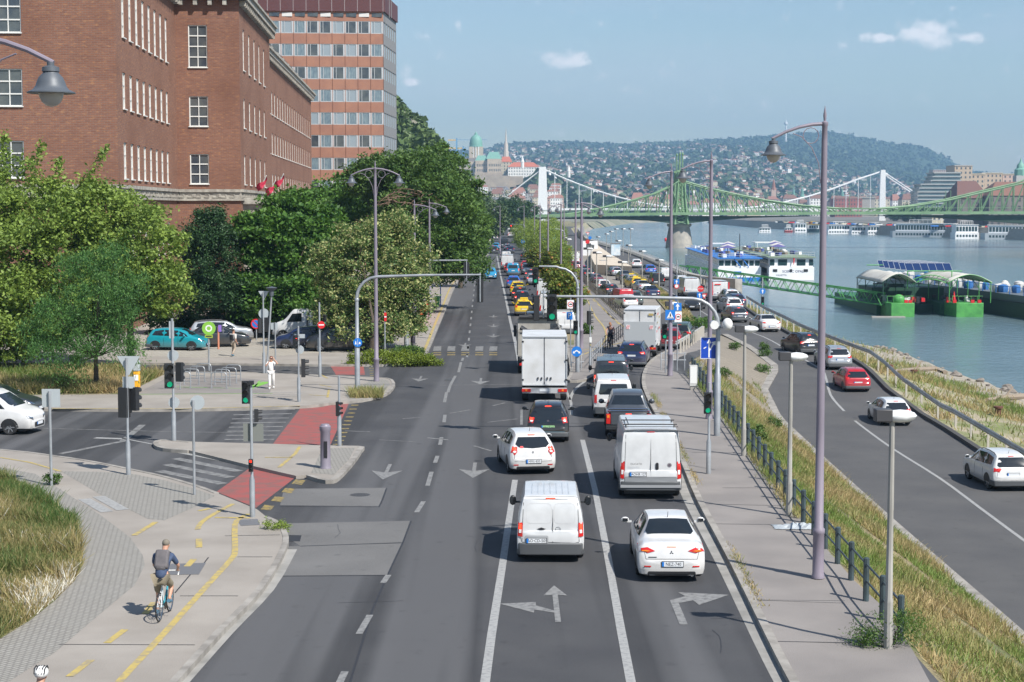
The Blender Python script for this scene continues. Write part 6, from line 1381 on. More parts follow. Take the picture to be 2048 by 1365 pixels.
# STREET FURNITURE
def ring_pts(c,r,n,ax='y'): return [(c[0]+r*math.cos(2*math.pi*k/n),c[1],c[2]+r*math.sin(2*math.pi*k/n)) for k in range(n+1)]
LG='tall mauve street lamps with bell heads'
def bell_lamp(base,H,arms,label,group=LG,scale=1.0,arm=1.3,ornate=True):
 """arms: list of headings in degrees (180 = towards -x)"""
 r=empty('street_lamp',base,0,label,'street lamp',group);b=MB()
 b.lathe([(.17,0),(.16,.1),(.15,.12),(.145,1.15),(.16,1.17),(.16,1.27),(.12,1.32),(.105,4),(.075,H-.8),(.07,H-.4),(.085,H-.38),(.085,H-.3),(.03,H-.26),(.045,H-.12),(.004,H+.12)],n=12)
 b.build('pole',M_PURP,r)
 for a in arms:
  d=Vector((math.cos(R(a)),math.sin(R(a)),0));z=H-.33;P=[d*(arm*t)+Vector((0,0,z-.36*t*t)) for t in (0,.25,.5,.75,1.0,1.03)]
  b=MB();b.tube(P,[.045,.045,.04,.038,.035,.035],8);o=b.build('arm',M_PURP,r)
  if ornate:
   b=MB();c=d*(arm*.27)+Vector((0,0,z-.3));b.tube([c+d*(.2*math.cos(t))+Vector((0,0,.2*math.sin(t))) for t in [R(k*30) for k in range(13)]],.012,5,cap=False)
   b.tube([d*.08+Vector((0,0,z-1.5)),d*.14+Vector((0,0,z-1.0)),d*(arm*.25)+Vector((0,0,z-.6)),d*(arm*.45)+Vector((0,0,z-.33)),d*(arm*.62)+Vector((0,0,z-.25))],.014,5);b.build('scroll',M_PURP,o)
  q=d*arm+Vector((0,0,z-.42));s=scale;b=MB()
  b.lathe([(.02,.06),(.05,.05),(.05,0),(.115,-.02),(.12,-.08),(.105,-.09),(.115,-.11),(.165,-.16),(.195,-.23),(.21,-.28),(.25,-.33),(.33,-.365),(.33,-.38),(.2,-.375),(.02,-.37)],tuple(q),16);h=b.build('lamp_head',M_LAMP,r)
  b=MB();b.lathe([(.17,-.375),(.165,-.43),(.13,-.5),(.07,-.55),(.01,-.565)],tuple(q),14);b.build('lamp_glass',M_LAMPG,h)
 return r
def gz(px,py,z=.12): return tuple(GZ(px,py,z))
bell_lamp(gz(1636,1156),11.95,[183],'tall mauve street lamp with bell head, foremost on the river pavement')
bell_lamp((-7.66,23.2,.12),12.2,[-8],'street lamp reaching in from the left edge, only its bell head in view')
bell_lamp(gz(1418,838),11.95,[186],'second tall mauve street lamp on the river pavement, beside the mast pole')
bell_lamp(gz(1340,752),11.9,[192],'mauve street lamp with the zebra sign in front of it')
bell_lamp(gz(753,763),12.0,[180,0],'double-armed street lamp between the trees and the side street')
bell_lamp((PY(1163,500,112).x,112,.12),10.2,[8],'thick mauve street lamp at the mouth of the cycle path')
bell_lamp((PY(829,500,124).x,124,.12),10.1,[-4],'street lamp by the red barrier, nearer of two in the big tree',arm=1.6);bell_lamp((PY(859,500,145).x,145,.12),10.3,[-4],'street lamp by the red barrier, farther of two in the big tree',arm=1.5)
for i,(px,Y) in enumerate(((1151,150),(1122,178),(1096,205),(1080,238),(1069,275),(1048,330),(1000,330),(1152,330),(1128,250))):
 p=PY(px,500,Y);bell_lamp((p.x,Y,0),10.4,[0 if i in (0,2,4) else 180],('mauve street lamp on the median right behind the green arrow signal','mauve street lamp on the median left of the no-lorry sign','mauve street lamp on the median above the first young chestnut','mauve street lamp on the median in front of the light green trees','mauve street lamp on the median left of the light green trees','slim far street lamp at the left of the light green trees','slim far street lamp on the left pavement of the main road','slim far street lamp near the green bridge','far street lamp by the willows on the quay side')[i],ornate=False,arm=1.2)
# concrete lamp posts with box heads
CG='concrete lamp posts with box heads'
M_CP=mat('pole_concrete',(.36,.35,.32),.8,c2=(.27,.26,.24),scale=2,coords='obj',stretch=(1,1,.4))
def box_lamp(base,top,label,yaw=0.0,hs=1.0):
 z0=base[2];H=top-z0;r=empty('lamp_post',base,R(yaw),label,'lamp post',CG);b=MB();b.lathe([(.1,-.1),(.095,1.0),(.1,1.02),(.08,1.1),(.065,H*.6),(.07,H*.6+.02),(.055,H)],n=9);b.build('pole',M_CP,r)
 b=MB();b.box((-.2*hs,0,H+.08),(.36*hs,.3,.27));h=b.build('lamp_head',mat('head_dark',(.05,.05,.055),.5),r,bevel=.02)
 b=MB();b.ell((.17*hs,0,H+.06),(.36*hs,.18,.14),10,6);b.build('lamp_glass',mat('lamp_plastic',(.68,.69,.69),.3),h);return r
box_lamp(gz(1776,1296),PY(1776,838,GZ(1776,1296,.12).y).z,'concrete lamp post nearest the camera, at the end of the railing')
box_lamp(gz(1578,1032),PY(1578,718,GZ(1578,1032,.12).y).z,'concrete lamp post inside the bend of the railing, second from the camera')
box_lamp(gz(1487,912),PY(1487,662,GZ(1487,912,.12).y).z,'concrete lamp post third from the camera, over the silver fastback')
box_lamp(tuple(G(1342,735,.12)),PY(1358,612,98).z,'leaning concrete post beside the zebra sign lamp')
for i,(px,pb,pt) in enumerate(((1175,580,499),(1193,588,507),(1213,589,514),(1244,598,526),(1284,558,504),(1318,578,522),(1257,545,492),(1236,532,483),(1246,512,459),(1261,514,459),(1232,503,459),(1222,505,464),(1213,507,469),(1196,503,475),(1135,540,480),(1128,520,477),(1182,560,490))):
 b=G(px,pb);tp=PY(px,pt,b.y).z
 box_lamp(tuple(b),tp,'slim lamp post of the lower lot, %s' % ('at the near railing, leftmost','second along the near railing','third along the near railing','by the white lorry','beside the black people carrier','right of the black people carrier','behind the grey waiting cars','above the ramp wall','tall, right of the white hut','tall, rightmost by the river','tall, left of the white hut','far behind the ramp wall','farther behind the ramp wall','farthest by the river rail','behind the yellow letter box','far left by the cycle path','between the railing row cars')[i],yaw=(i*37) % 30-15,hs=1.3)
# signals
def head(root,c,yaw=0,lit=None,s=1.0,n=3,parts=True):
 """c centre; lenses face -y turned by yaw"""
 M=Matrix.Rotation(R(yaw),3,'Z');o=None;h=.31*n*s;b=MB();b.box((0,0,0),(.32*s,.2*s,h))
 for k in range(n):
  z=h/2-.155*s-k*.31*s;b.lathe([(.0,0)],(0,0,z),3)
  N=10;o_=len(b.v)
  for dy in (-.1*s,-.3*s):
   for q in range(N): a=R(-20+q*220/(N-1));b.v.append((.125*s*math.cos(a),dy+(.04*s if dy < -.2*s and q in (0,N-1) else 0),z+.125*s*math.sin(a)))
  for q in range(N-1): b.f.append((o_+q,o_+q+1,o_+N+q+1,o_+N+q));b.m.append(0)
 ob=b.build('signal_head',M_BLACK,root,bevel=0);ob.location=c;ob.rotation_euler=(0,0,R(yaw))
 for k in range(n):
  z=h/2-.155*s-k*.31*s;m_=M_GREENL if lit == 'green' and k == n-1 else M_REDL if lit == 'red' and k == 0 else mat('lens_off',(.03,.03,.03),.2)
  l_=MB();l_.cyl((0,-.09*s,z),(0,-.115*s,z),.105*s,n=14);l_.build('lens',m_,ob)
 return ob
def plate(root,name,c,kind,w,face=0,m=None,back=M_SBACK,sym=None):
 """flat sign: kind round/square/tri/rect; face 0 = towards the camera, 180 = away"""
 pts={'round': [(w/2*math.cos(2*math.pi*k/24),w/2*math.sin(2*math.pi*k/24)) for k in range(24)],'square': [(-w/2,-w/2),(w/2,-w/2),(w/2,w/2),(-w/2,w/2)],
     'tri': [(-w/2,w*.43),(0,-w*.43),(w/2,w*.43)],'triup': [(-w/2,-w*.43),(w/2,-w*.43),(0,w*.43)]}[kind] if isinstance(kind,str) else [(-kind[0]/2,-kind[1]/2),(kind[0]/2,-kind[1]/2),(kind[0]/2,kind[1]/2),(-kind[0]/2,kind[1]/2)]
 Mx=Matrix(((1,0,0),(0,0,1),(0,1,0)));b=MB();b.prism(pts,-.012,.012,M=Mx);o=b.build(name,m or back,root,smooth=False);o.location=c;o.rotation_euler=(0,0,R(face))
 if sym: sym(o)
 return o
def sym_poly(o,P,m,d=.016,name='symbol'):
 b=MB();n=len(P);ar=sum(P[i][0]*P[(i+1) % n][1]-P[(i+1) % n][0]*P[i][1] for i in range(n));P=P if ar > 0 else P[::-1]
 b.add([(x,-d,z) for x,z in P],[tuple(range(n))]);return b.build(name,m,o,smooth=False)
def sym_text(o,t,s,m,dx=0,dz=0):
 q=link('lettering',text_mesh(t,s,m),o);q.rotation_euler=(math.pi/2,0,0);q.location=(dx,-.018,dz)
UPARR=[(-.045,-.22),(.045,-.22),(.045,.02),(.14,.02),(0,.22),(-.14,.02),(-.045,.02)]
def scaleP(P,s,r=0): c,q=math.cos(R(r)),math.sin(R(r));return [((x*c-y*q)*s,(x*q+y*c)*s) for x,y in P]
def circ(r,n=20,cx=0,cz=0): return [(cx+r*math.cos(2*math.pi*k/n),cz+r*math.sin(2*math.pi*k/n)) for k in range(n)]
def spole(name,base,top,label,r=.045,cat='sign post',base_sleeve=True,group=None,m=None,top_r=None):
 o=empty(name,base,0,label,cat,group);h=top-base[2];b=MB()
 b.lathe(([(r*1.9,0),(r*1.9,1.15),(r,1.28)] if base_sleeve else [(r,0)])+[(r,h-.01),(.001,h)],n=10);b.build('pole',m or M_STEEL,o);return o
def topz(px,py,base): return PY(px,py,base[1]).z
def L(px,py,base,dy=-.08): q=PY(px,py,base[1]);return (q.x-base[0],dy,q.z-base[2])
# near left group
b=gz(505,1034);o=spole('traffic_signal',b,topz(503,766,b),'signal pole at the near corner showing a small red light',cat='traffic signal');head(o,L(492,785,b,.0),0,'green',.75);head(o,L(512,832,b,.05),100,None,.62,2);plate(o,'sign_back',L(506,866,b,.07),(.62,.55),0,0,mat('sign_back_grey',(.17,.18,.165),.6));head(o,L(503,930,b,-.12),0,'red',.42)
b_=MB();b_.box(L(502,766,b,0),(.16,.2,.12));b_.build('detector',M_BLACK,o)
b=gz(257,950);o=spole('traffic_signal',b,topz(255,716,b),'signal pole with the back of a give-way triangle, seen from behind',cat='traffic signal');plate(o,'sign_back',L(256,733,b,.1),'tri',.82,0);plate(o,'sign_back',L(256,766,b,.09),'square',.42);head(o,L(247,806,b,.1),168,None,1.15);head(o,L(267,799,b,.16),150,None,.9)
b=gz(348,882);o=spole('traffic_signal',b,topz(347,637,b),'tall signal pole on the traffic island with a green light',cat='traffic signal',r=.05);head(o,L(338,752,b,0),20,'green',1.1);head(o,L(358,745,b,.1),160,None,.85);plate(o,'sign_back',L(345,712,b,.1),'round',.46);plate(o,'sign_back',L(347,806,b,.1),'round',.46);plate(o,'side_sign',L(343,660,b,.0),(.2,.7),70)
b=gz(389,990);o=spole('sign_post',b,topz(395,800,b),'grey post with the back of a round sign',base_sleeve=False);plate(o,'sign_back',L(394,806,b,.06),'round',.48)
b=gz(103,972);o=spole('sign_post',b,topz(101,782,b),'grey post with the back of a square sign over the paved path',base_sleeve=False,r=.05);plate(o,'sign_back',L(101,797,b,.07),'square',.62)
b=gz(679,892);o=spole('traffic_signal',b,topz(680,752,b),'white signal pole on the traffic island next to the red crossing',cat='traffic signal');head(o,L(676,818,b,0),75,'red',.62)
b=gz(598,804);o=spole('traffic_signal',b,topz(599,652,b),'signal pole on the plaza with a round sign and a red light',cat='traffic signal');head(o,L(590,684,b,0),70,'red',.7);plate(o,'sign_back',L(599,700,b,.1),'round',.42);plate(o,'sign_back',L(599,673,b,.1),(.5,.2),0);head(o,L(606,737,b,.1),100,None,.95)
b=gz(528,747);o=spole('traffic_signal',b,topz(526,585,b),'pole with the back of a give-way triangle beside the leaning lantern',cat='traffic signal');plate(o,'sign_back',L(527,592,b,.1),'tri',.62);plate(o,'sign_back',L(527,628,b,.1),'round',.6);head(o,L(519,652,b,.1),110,None,.9);head(o,L(533,650,b,.1),170,None,.9)
b=gz(640,754);o=spole('sign_post',b,topz(642,605,b),'post with a red no-entry sign by the small street',r=.05);q=plate(o,'sign',L(643,650,b),'round',.42,0,M_SRED);sym_poly(q,[(-.15,-.035),(.15,-.035),(.15,.035),(-.15,.035)],M_SWHITE);head(o,L(649,640,b,.1),0,'green',.6);plate(o,'sign_back',L(637,690,b,.1),(.12,.8),0)
b=gz(551,723);o=spole('sign_post',b,topz(549,645,b),'short post with a square grey sign back behind the woman in white',base_sleeve=False);plate(o,'sign_back',L(548,653,b,.05),'square',.42)
b=gz(770,714);o=spole('sign_post',b,topz(770,622,b),'thin post with a narrow no-entry sign in front of the linden',base_sleeve=False);q=plate(o,'sign',L(771,634,b),(.16,.55),0,0,M_SRED);sym_poly(q,[(-.07,-.04),(.07,-.04),(.07,.04),(-.07,.04)],M_SWHITE)
b=gz(513,681);o=spole('sign_post',b,topz(513,650,b),'post with a blue and red no-stopping sign by the parked cars',base_sleeve=False);q=plate(o,'sign',L(512,648,b),'round',.72,0,M_SRED);sym_poly(q,circ(.27),M_SBLUE);sym_poly(q,scaleP([(-.04,-.33),(.04,-.33),(.04,.33),(-.04,.33)],1,45),M_SRED,.02)
b=gz(437,699);o=spole('marker_post',b,topz(440,655,b),'short orange post beside the teal hatchback',base_sleeve=False,r=.07,m=mat('faded_orange',(.5,.2,.12),.7));plate(o,'sign',L(440,657,b),(.22,.45),0,0,mat('violet_sign',(.25,.15,.5),.5))
b=gz(418,742);o=spole('sign_post',b,topz(418,665,b),'tall post with a green disc and white ring at the bike stands',base_sleeve=False,r=.05)
M_LIME=mat('lime_green',(.22,.48,.06),.5);q=plate(o,'sign',L(418,657,b,-.07),'round',.8,0,M_LIME)
n=20;bb=MB()
for k in range(n):
 for rr in (.12,.2): a=2*math.pi*k/n;bb.v.append((rr*math.cos(a),-.016,rr*math.sin(a)))
for k in range(n): a,c=2*k,2*((k+1) % n);bb.f.append((a,a+1,c+1,c));bb.m.append(0)
bb.build('ring_symbol',M_SWHITE,q,smooth=False);q=plate(o,'name_sign',L(418,673,b,-.07),(.46,.18),0,0,mat('lime_dark',(.3,.4,.05),.5));sym_poly(q,[(-.17,-.03),(.17,-.03),(.17,.03),(-.17,.03)],M_INK)
# leaning lantern
b=gz(533,747);r=empty('lantern_post',b,0,'slightly leaning park lantern with a flat cap by the plaza','street lamp');q=PY(543,592,b[1]);t=Vector((q.x-b[0],0,q.z-b[2]));mb=MB();mb.tube([(0,0,0),t],[.06,.045],8);mb.build('pole',M_STEEL,r);mb=MB();mb.lathe([(.12,0),(.14,.3),(.3,.42),(.34,.46),(.1,.52),(.01,.54)],tuple(t),14);mb.build('lamp_head',M_LAMP,r)
# mast arms
def mast(base,bend_px,arm_end,label,yarm=None,r=.11,name='signal_mast',arm_r=.065,dirx=1):
 o=empty(name,base,0,label,'traffic signal mast');Y=base[1];e=PY(arm_end[0],arm_end[1],yarm or Y);z=e.z-base[2];ex=e.x-base[0];ey=(yarm or Y)-Y;s=1 if ex > 0 else -1
 mb=MB();mb.tube([(0,0,0),(0,0,2.6),(0,0,2.65),(0,0,z-1.2)],[r*1.25,r*1.25,r*.95,r*.8],12)
 P=[(0,0,z-1.2)]+[(s*1.1*(1-math.cos(R(a))),ey*.02,z-1.2+1.1*math.sin(R(a))) for a in (15,30,50,70,88)]+[(ex*.55,ey*.55,z-.02),(ex,ey,z)]
 mb.tube(P,[r*.8]*2+[r*.72]*4+[arm_r,arm_r*.75],10,cap=False);mb.lathe([(r*.9,z-1.35),(r*1.05,z-1.33),(r*1.05,z-1.23),(r*.9,z-1.2)],n=12);mb.build('mast',M_STEEL,o);return o
b=gz(715,786);o=mast(b,None,(962,550),'grey signal mast curving over the left lanes with a black board seen from behind')
mb=MB();c=L(960,575,b,0);mb.cyl((c[0],0,c[2]-.75),(c[0],0,c[2]+.75),.035);mb.build('hanger',M_STEEL,o);plate(o,'backing_board',L(960,582,b,.05),(.34,1.2),0,0,M_BLACK);head(o,(c[0],.14,c[2]-.15),180,None,.95)
q=plate(o,'sign',L(716,685,b,-.16),'round',.46,0,M_SBLUE);sym_poly(q,[(-.008,-.16),(.008,-.16),(.008,.16),(-.008,.16)],M_SWHITE);sym_poly(q,[(-.14,-.1),(-.06,-.1),(-.08,.02),(-.1,.1),(-.13,.02)],M_SWHITE);sym_poly(q,[(.05,-.08),(.16,-.08),(.13,.03),(.07,.03)],M_SWHITE)
bx_=PY(760,526,118);b=(bx_.x,118,.12);o=mast(b,None,(935,521),'farther signal mast reaching out of the linden with a black board',r=.09);c=L(933,540,b,0);mb=MB();mb.cyl((c[0],0,c[2]-.75),(c[0],0,c[2]+.72),.035);mb.build('hanger',M_STEEL,o);plate(o,'backing_board',L(933,541,b,.05),(.42,1.15),0,0,M_BLACK)
b=gz(1434,872);o=mast(b,None,(1088,593),'big grey signal mast curving over the right lanes with a lit green signal')
head(o,L(1104,616,b,-.06),0,'green',1.15);plate(o,'backing_board',L(1104,616,b,.06),(.42,1.12),0,0,M_BLACK)
mb=MB();c=L(1087,615,b,0);mb.cyl((c[0],0,c[2]-.45),(c[0],0,c[2]+.75),.035);mb.build('hanger',M_STEEL,o);head(o,L(1073,617,b,.1),-90,None,1.15);mb=MB();mb.ell(L(1453,648,b,-.3),(.22,.22,.26));mb.build('camera_dome',M_WHITE,o);mb=MB();mb.cyl((0,0,L(1453,655,b)[2]),L(1453,655,b,-.3),.03);mb.build('camera_arm',M_STEEL,o)
mb=MB();mb.cyl(L(1428,650,b,-.2),L(1428,650,b,.25),.18);mb.build('loudspeaker',M_WHITE,o)
q=plate(o,'lane_sign',L(1419,697,b,.14),(.72,.9),0,0,mat('lane_sign_blue',(.008,.06,.42),.4));sym_poly(q,[(-.03,-.4),(.03,-.4),(.03,.2),(.1,.2),(0,.38),(-.1,.2),(-.03,.2)],M_SWHITE);sym_poly(q,[(.03,-.05),(.03,-.12),(.2,.15),(.26,.1),(.28,.3),(.1,.24),(.15,.2)],M_SWHITE);sym_poly(q,[(-.24,0),(-.12,.06),(-.12,.02),(-.22,-.04)],M_SWHITE)
for x0,x1,z0,z1 in ((-.36,.36,.43,.45),(-.36,.36,-.45,-.43),(-.36,-.34,-.43,.43),(.34,.36,-.43,.43)): sym_poly(q,[(x0,z0),(x1,z0),(x1,z1),(x0,z1)],M_SWHITE,.015,'border')
b=gz(1155,745);o=mast(b,None,(1078,533),'signal mast at the start of the median with a green arrow',r=.1);head(o,L(1071,552,b,-.06),0,'green',.95);plate(o,'backing_board',L(1071,552,b,.06),(.36,.98),0,0,M_BLACK);head(o,L(1151,655,b,-.15),0,'green',.85);head(o,L(1148,615,b,.1),90,None,.6)
q=plate(o,'sign',L(1153,703,b,-.18),'round',.6,0,M_SBLUE)
for s in (-1,1): sym_poly(q,[(0,.1),(0,.02),(s*.12,-.06),(s*.08,-.1),(s*.22,-.11),(s*.2,.03),(s*.16,-.01)],M_SWHITE)
b=gz(1141,733);o=spole('sign_post',b,topz(1141,590,b),'post with parking and no-lorry signs before the young chestnuts',base_sleeve=False,r=.035)
q=plate(o,'sign',L(1141,609,b),(.42,.52),0,0,M_SWHITE);sym_poly(q,circ(.17),M_SRED,.016);sym_poly(q,circ(.125),M_SWHITE,.02);sym_poly(q,[(-.09,-.03),(.1,-.03),(.1,.02),(.03,.05),(-.03,.05),(-.09,.01)],M_INK,.024)
q=plate(o,'sign',L(1139,632,b),(.36,.46),0,0,M_SBLUE);sym_text(q,'P',.42,M_SWHITE)
b=gz(1180,745);o=spole('traffic_signal',b,topz(1180,608,b),'signal pole facing sideways on the cycle path',cat='traffic signal',r=.035);head(o,L(1178,636,b,0),110,None,.85);mb=MB();mb.box(L(1181,680,b),(.14,.1,.3));mb.build('push_button',M_WHITE,o);mb=MB();mb.box(L(1181,690,b),(.08,.11,.08));mb.build('yellow_button',M_YEL,o)
b=gz(1417,948);o=spole('traffic_signal',b,topz(1417,765,b),'slim signal pole standing free on the river pavement, green light',cat='traffic signal');head(o,L(1415,806,b,-.06),0,'green',.82)
b=gz(1331,746);o=spole('traffic_signal',b,topz(1331,645,b),'signal hidden between the lorry and the zebra sign lamp',cat='traffic signal',base_sleeve=False);head(o,L(1329,663,b,-.06),0,'green',.95)
b=gz(1354,742);o=spole('sign_post',b,topz(1356,600,b),'post with one-way and no-lorry signs beside the zebra sign',base_sleeve=False,r=.035);q=plate(o,'sign',L(1355,614,b),'square',.46,0,M_SBLUE);sym_poly(q,scaleP(UPARR,.9),M_SWHITE)
q=plate(o,'sign',L(1356,634,b),(.42,.62),0,0,M_SWHITE);sym_poly(q,circ(.18),M_SRED,.016);sym_poly(q,circ(.135),M_SWHITE,.02);sym_poly(q,[(-.1,-.03),(.1,-.03),(.1,.02),(.03,.05),(-.03,.05),(-.1,.01)],M_INK,.024)
q=plate(bpy.data.objects['street_lamp.003'],'zebra_sign',(-.03,-.2,PY(1340,634,gz(1340,752)[1]).z),'square',.56,0,M_SBLUE);sym_poly(q,[(-.2,-.2),(.2,-.2),(0,.2)],M_SWHITE);sym_poly(q,[(-.04,-.1),(.05,-.1),(.03,.08),(-.02,.08)],M_INK,.02)
for k in range(4): sym_poly(q,[(-.15+k*.085,-.19),(-.11+k*.085,-.19),(-.1+k*.07,-.13),(-.13+k*.07,-.13)],M_INK,.02,'stripe')
def gpole(px,pb,ptop,label,signs,**k):
 b=tuple(G(px,pb));o=spole('sign_post',b,topz(px,ptop,b),label,base_sleeve=False,r=.05,**k)
 for (x,y,kind,w,m_,sy) in signs: q=plate(o,'sign',L(x,y,b),kind,w,0,m_,sym=sy)
 return o
b=tuple(G(1524,632));o=spole('traffic_signal',b,topz(1525,555,b),'slim signal by the river bend with a blue arrow disc and green light',cat='traffic signal',base_sleeve=False,r=.07);q=plate(o,'sign',L(1525,583,b),'round',.62,0,M_SBLUE);sym_poly(q,UPARR,M_SWHITE);head(o,L(1525,602,b),0,'green',.95)
gpole(1400,650,535,'post with a red stop sign over the dark van',[(1401,578,'round',.58,M_SRED,lambda q: sym_text(q,'STOP',.2,M_SWHITE)),(1399,591,'square',.5,M_SBLUE,lambda q: sym_poly(q,scaleP(UPARR,.9),M_SWHITE)),(1408,593,'tri',.6,M_SRED,lambda q: sym_poly(q,[(-.17,.15),(0,-.14),(.17,.15)],M_SWHITE))])
gpole(1353,640,520,'post with a small blue arrow sign over a red ringed disc in the lower lot',[(1353,564,'square',.5,M_SBLUE,lambda q: sym_poly(q,scaleP(UPARR,.9),M_SWHITE)),(1353,572.5,'round',.5,M_SRED,lambda q: sym_poly(q,circ(.17),M_SWHITE)),(1352.5,597,'round',.45,M_SBLUE,lambda q: sym_poly(q,scaleP(UPARR,.8,45),M_SWHITE))])
gpole(1097,520,440,'post with a pale blue and white board at the willows',[(1097,476,(2.6,1.2),1,mat('board_blue',(.15,.4,.55),.5),lambda q: sym_poly(q,[(-1.1,-.9),(1.1,-.9),(1.1,-.1),(-1.1,-.1)],M_SWHITE))])
gpole(1176,520,460,'post with a red triangle and disc at the end of the lower lot',[(1175.5,468,'tri',.8,M_SRED,lambda q: sym_poly(q,[(-.25,.22),(0,-.2),(.25,.22)],M_SWHITE)),(1175,484,'round',.9,M_SRED,None),(1180,476,'round',.7,M_SBLUE,None)])
gpole(1046,520,480,'post with a round blue sign on the median far up the road',[(1046,483,'round',.9,M_SBLUE,lambda q: sym_poly(q,UPARR,M_SWHITE))])
gpole(1200,505,497,'short post with a violet round sign at the ramp wall',[(1200.5,498,'round',.9,mat('violet_sign',(.25,.15,.5),.5),None)])
# far signals over the road
bx_=PY(1130,470,300);o=mast((bx_.x,300,0),None,(1092,458),'signal mast standing behind the light green trees',r=.12);plate(o,'backing_board',(-3.4,.05,5.6),(.6,1.5),0,0,M_BLACK)
bx_=PY(1052,470,400);o=mast((bx_.x,400,0),None,(1021,449),'farthest signal mast over the main road with a red light',r=.12);head(o,(-3.6,0,5.0),0,'red',1.6)

# railings
def railing(name,label,pts,hgt_,posts_every,m,rails=(.95,.5),pr=.05,rr=.022,cat='railing',sq=False):
 r=empty(name,pts[0],0,label,cat);P=[Vector(p)-Vector(pts[0]) for p in pts]
 for z in rails: mb=MB();mb.tube([p+Vector((0,0,hgt_*z)) for p in P],rr,6);mb.build('rail',m,r)
 proto=None;acc=0.0;pos=[P[0]]
 for a,b in zip(P,P[1:]):
  Ls=(b-a).length;t=posts_every-acc
  while t <= Ls: pos.append(a.lerp(b,t/Ls));t += posts_every
  acc=(acc+Ls) % posts_every
 mb=MB();mb.lathe([(pr,-.1),(pr,hgt_),(pr*.6,hgt_+.02),(.001,hgt_+.03)],n=8);me=mb.mesh('post',m)
 for p in pos[:100]: o=link('post',me,r);o.location=p
 return r
M_RAIL=mat('railing_slate',(.05,.075,.085),.5,c2=(.035,.05,.055),scale=3)
railing('railing','dark slate railing with two bars along the river pavement',[(itp(TA,y)-.12,y,.1) for y in fr(35.8,96,4)],1.0,1.95,M_RAIL,(.86,.45),.075,.028)
railing('railing','dark railing with three bars between the cycle path and the lower lot',[(itp(TM,y)-.15,y,.1) for y in fr(141,330,8)],1.0,2.2,mat('rail_rust',(.09,.08,.07),.6),(.97,.65,.2),.05,.025)
railing('railing','low railing at the corner of the cycle path pavement, right part',[gz(a,b) for a,b in ((1252,668),(1228,688),(1208,703))],1.0,1.5,M_INK,(.97,.6,.2),.03,.02)
railing('railing','low grey railing at the corner of the cycle path pavement, left part',[gz(a,b) for a,b in ((1206,706),(1192,722),(1180,736))],1.0,1.5,M_STEEL,(.97,.5),.03,.02)
railing('railing','grey hoop railing behind the round blue sign',[gz(1143,742),gz(1168,740)],.95,.75,M_STEEL,(.97,.5),.03,.025)
railing('railing','grey hoop railing at the end of the guard rail',[gz(1322,738),gz(1345,738),gz(1372,738)],.95,.7,M_STEEL,(.97,.55),.03,.025)
railing('river_railing','pale railing along the quay edge beyond the parked cars',[(itp(TC,y)+.8,y,-1.0) for y in fr(262,520,10)],1.1,3.0,mat('rail_pale',(.5,.5,.5),.5),(.97,.65,.35),.05,.04)
def guard(name,label,pts,every,hb=.72):
 r=empty(name,pts[0],0,label,'guard rail');P=[Vector(p)-Vector(pts[0]) for p in pts];mb=MB()
 prof=[(0,.16),(.05,.1),(.0,.03),(.05,-.03),(.0,-.1),(0,-.16)];rings=[]
 for i,p in enumerate(P):
  d=P[min(i+1,len(P)-1)]-P[max(i-1,0)];d.z=0;d.normalize();n_=Vector((-d.y,d.x,0));rings.append([p+n_*a+Vector((0,0,hb+z)) for a,z in prof])
 for g_ in rings: mb.v += [tuple(q) for q in g_]
 for i in range(len(P)-1):
  for k in range(5): a=i*6+k;mb.f.append((a,a+1,a+7,a+6));mb.m.append(0)
 mb.build('beam',mat('guard_steel',(.46,.47,.47),.5,.2,c2=(.34,.33,.31),scale=1.5),r);mb=MB();mb.bx(-.06,.06,-.04,.04,-.5,hb+.1);me=mb.mesh('post',mat('guard_post',(.42,.39,.34),.7));acc=0
 for a,b in zip(P,P[1:]):
  Ls=(b-a).length;t=every-acc
  while t <= Ls: o=link('post',me,r);o.location=a.lerp(b,t/Ls)+Vector((.1,0,0));t += every
  acc=(acc+Ls) % every
 return r
guard('guard_rail','long steel guard rail on light posts beside the quay road bend',[(itp(TC,y)+.85,y,itp(TZB,y)+.1) for y in fr(58,186,3)],4.0)
guard('guard_rail','short steel guard rail on the river side behind the white cars',[(itp(TC,y)+.85,y,itp(TZB,y)+.1) for y in fr(192,240,3)],4.0)
guard('guard_rail','steel guard rail at the edge of the pavement above the cobbled bank',[tuple(G(a,b,.12)) for a,b in ((1352,708),(1370,697),(1390,684),(1406,672))],2.0)
# small things
def bike_hoop(px,py,lab,yaw=0,w=.85):
 p=gz(px,py,.124);b=MB();h=.85;b.tube([(-w/2,0,0),(-w/2,0,h-.15),(-w/2+.05,0,h-.04),(-w/2+.16,0,h),(w/2-.16,0,h),(w/2-.05,0,h-.04),(w/2,0,h-.15),(w/2,0,0)],.028,7);b.tube([(-w/2,0,.35),(w/2,0,.35)],.022,6);b.box((-w/2,0,.01),(.16,.12,.012));b.box((w/2,0,.01),(.16,.12,.012))
 o=b.build('bike_stand',M_STEEL);o.location=p;o.rotation_euler=(0,0,R(yaw));tag(o,lab,'bike stand','steel bike hoops on the plaza')
for i,(px,py) in enumerate(((438,777),(445,771),(458,767),(467,761),(345,779),(366,776),(383,770),(395,764),(408,758))):
 bike_hoop(px,py,'steel bike hoop, '+('front one of the right set','second from the front of the right set','third from the front of the right set','rearmost of the right set','front one of the left set','second from the front of the left set','middle one of the left set','fourth from the front of the left set','rearmost of the left set')[i],-12)
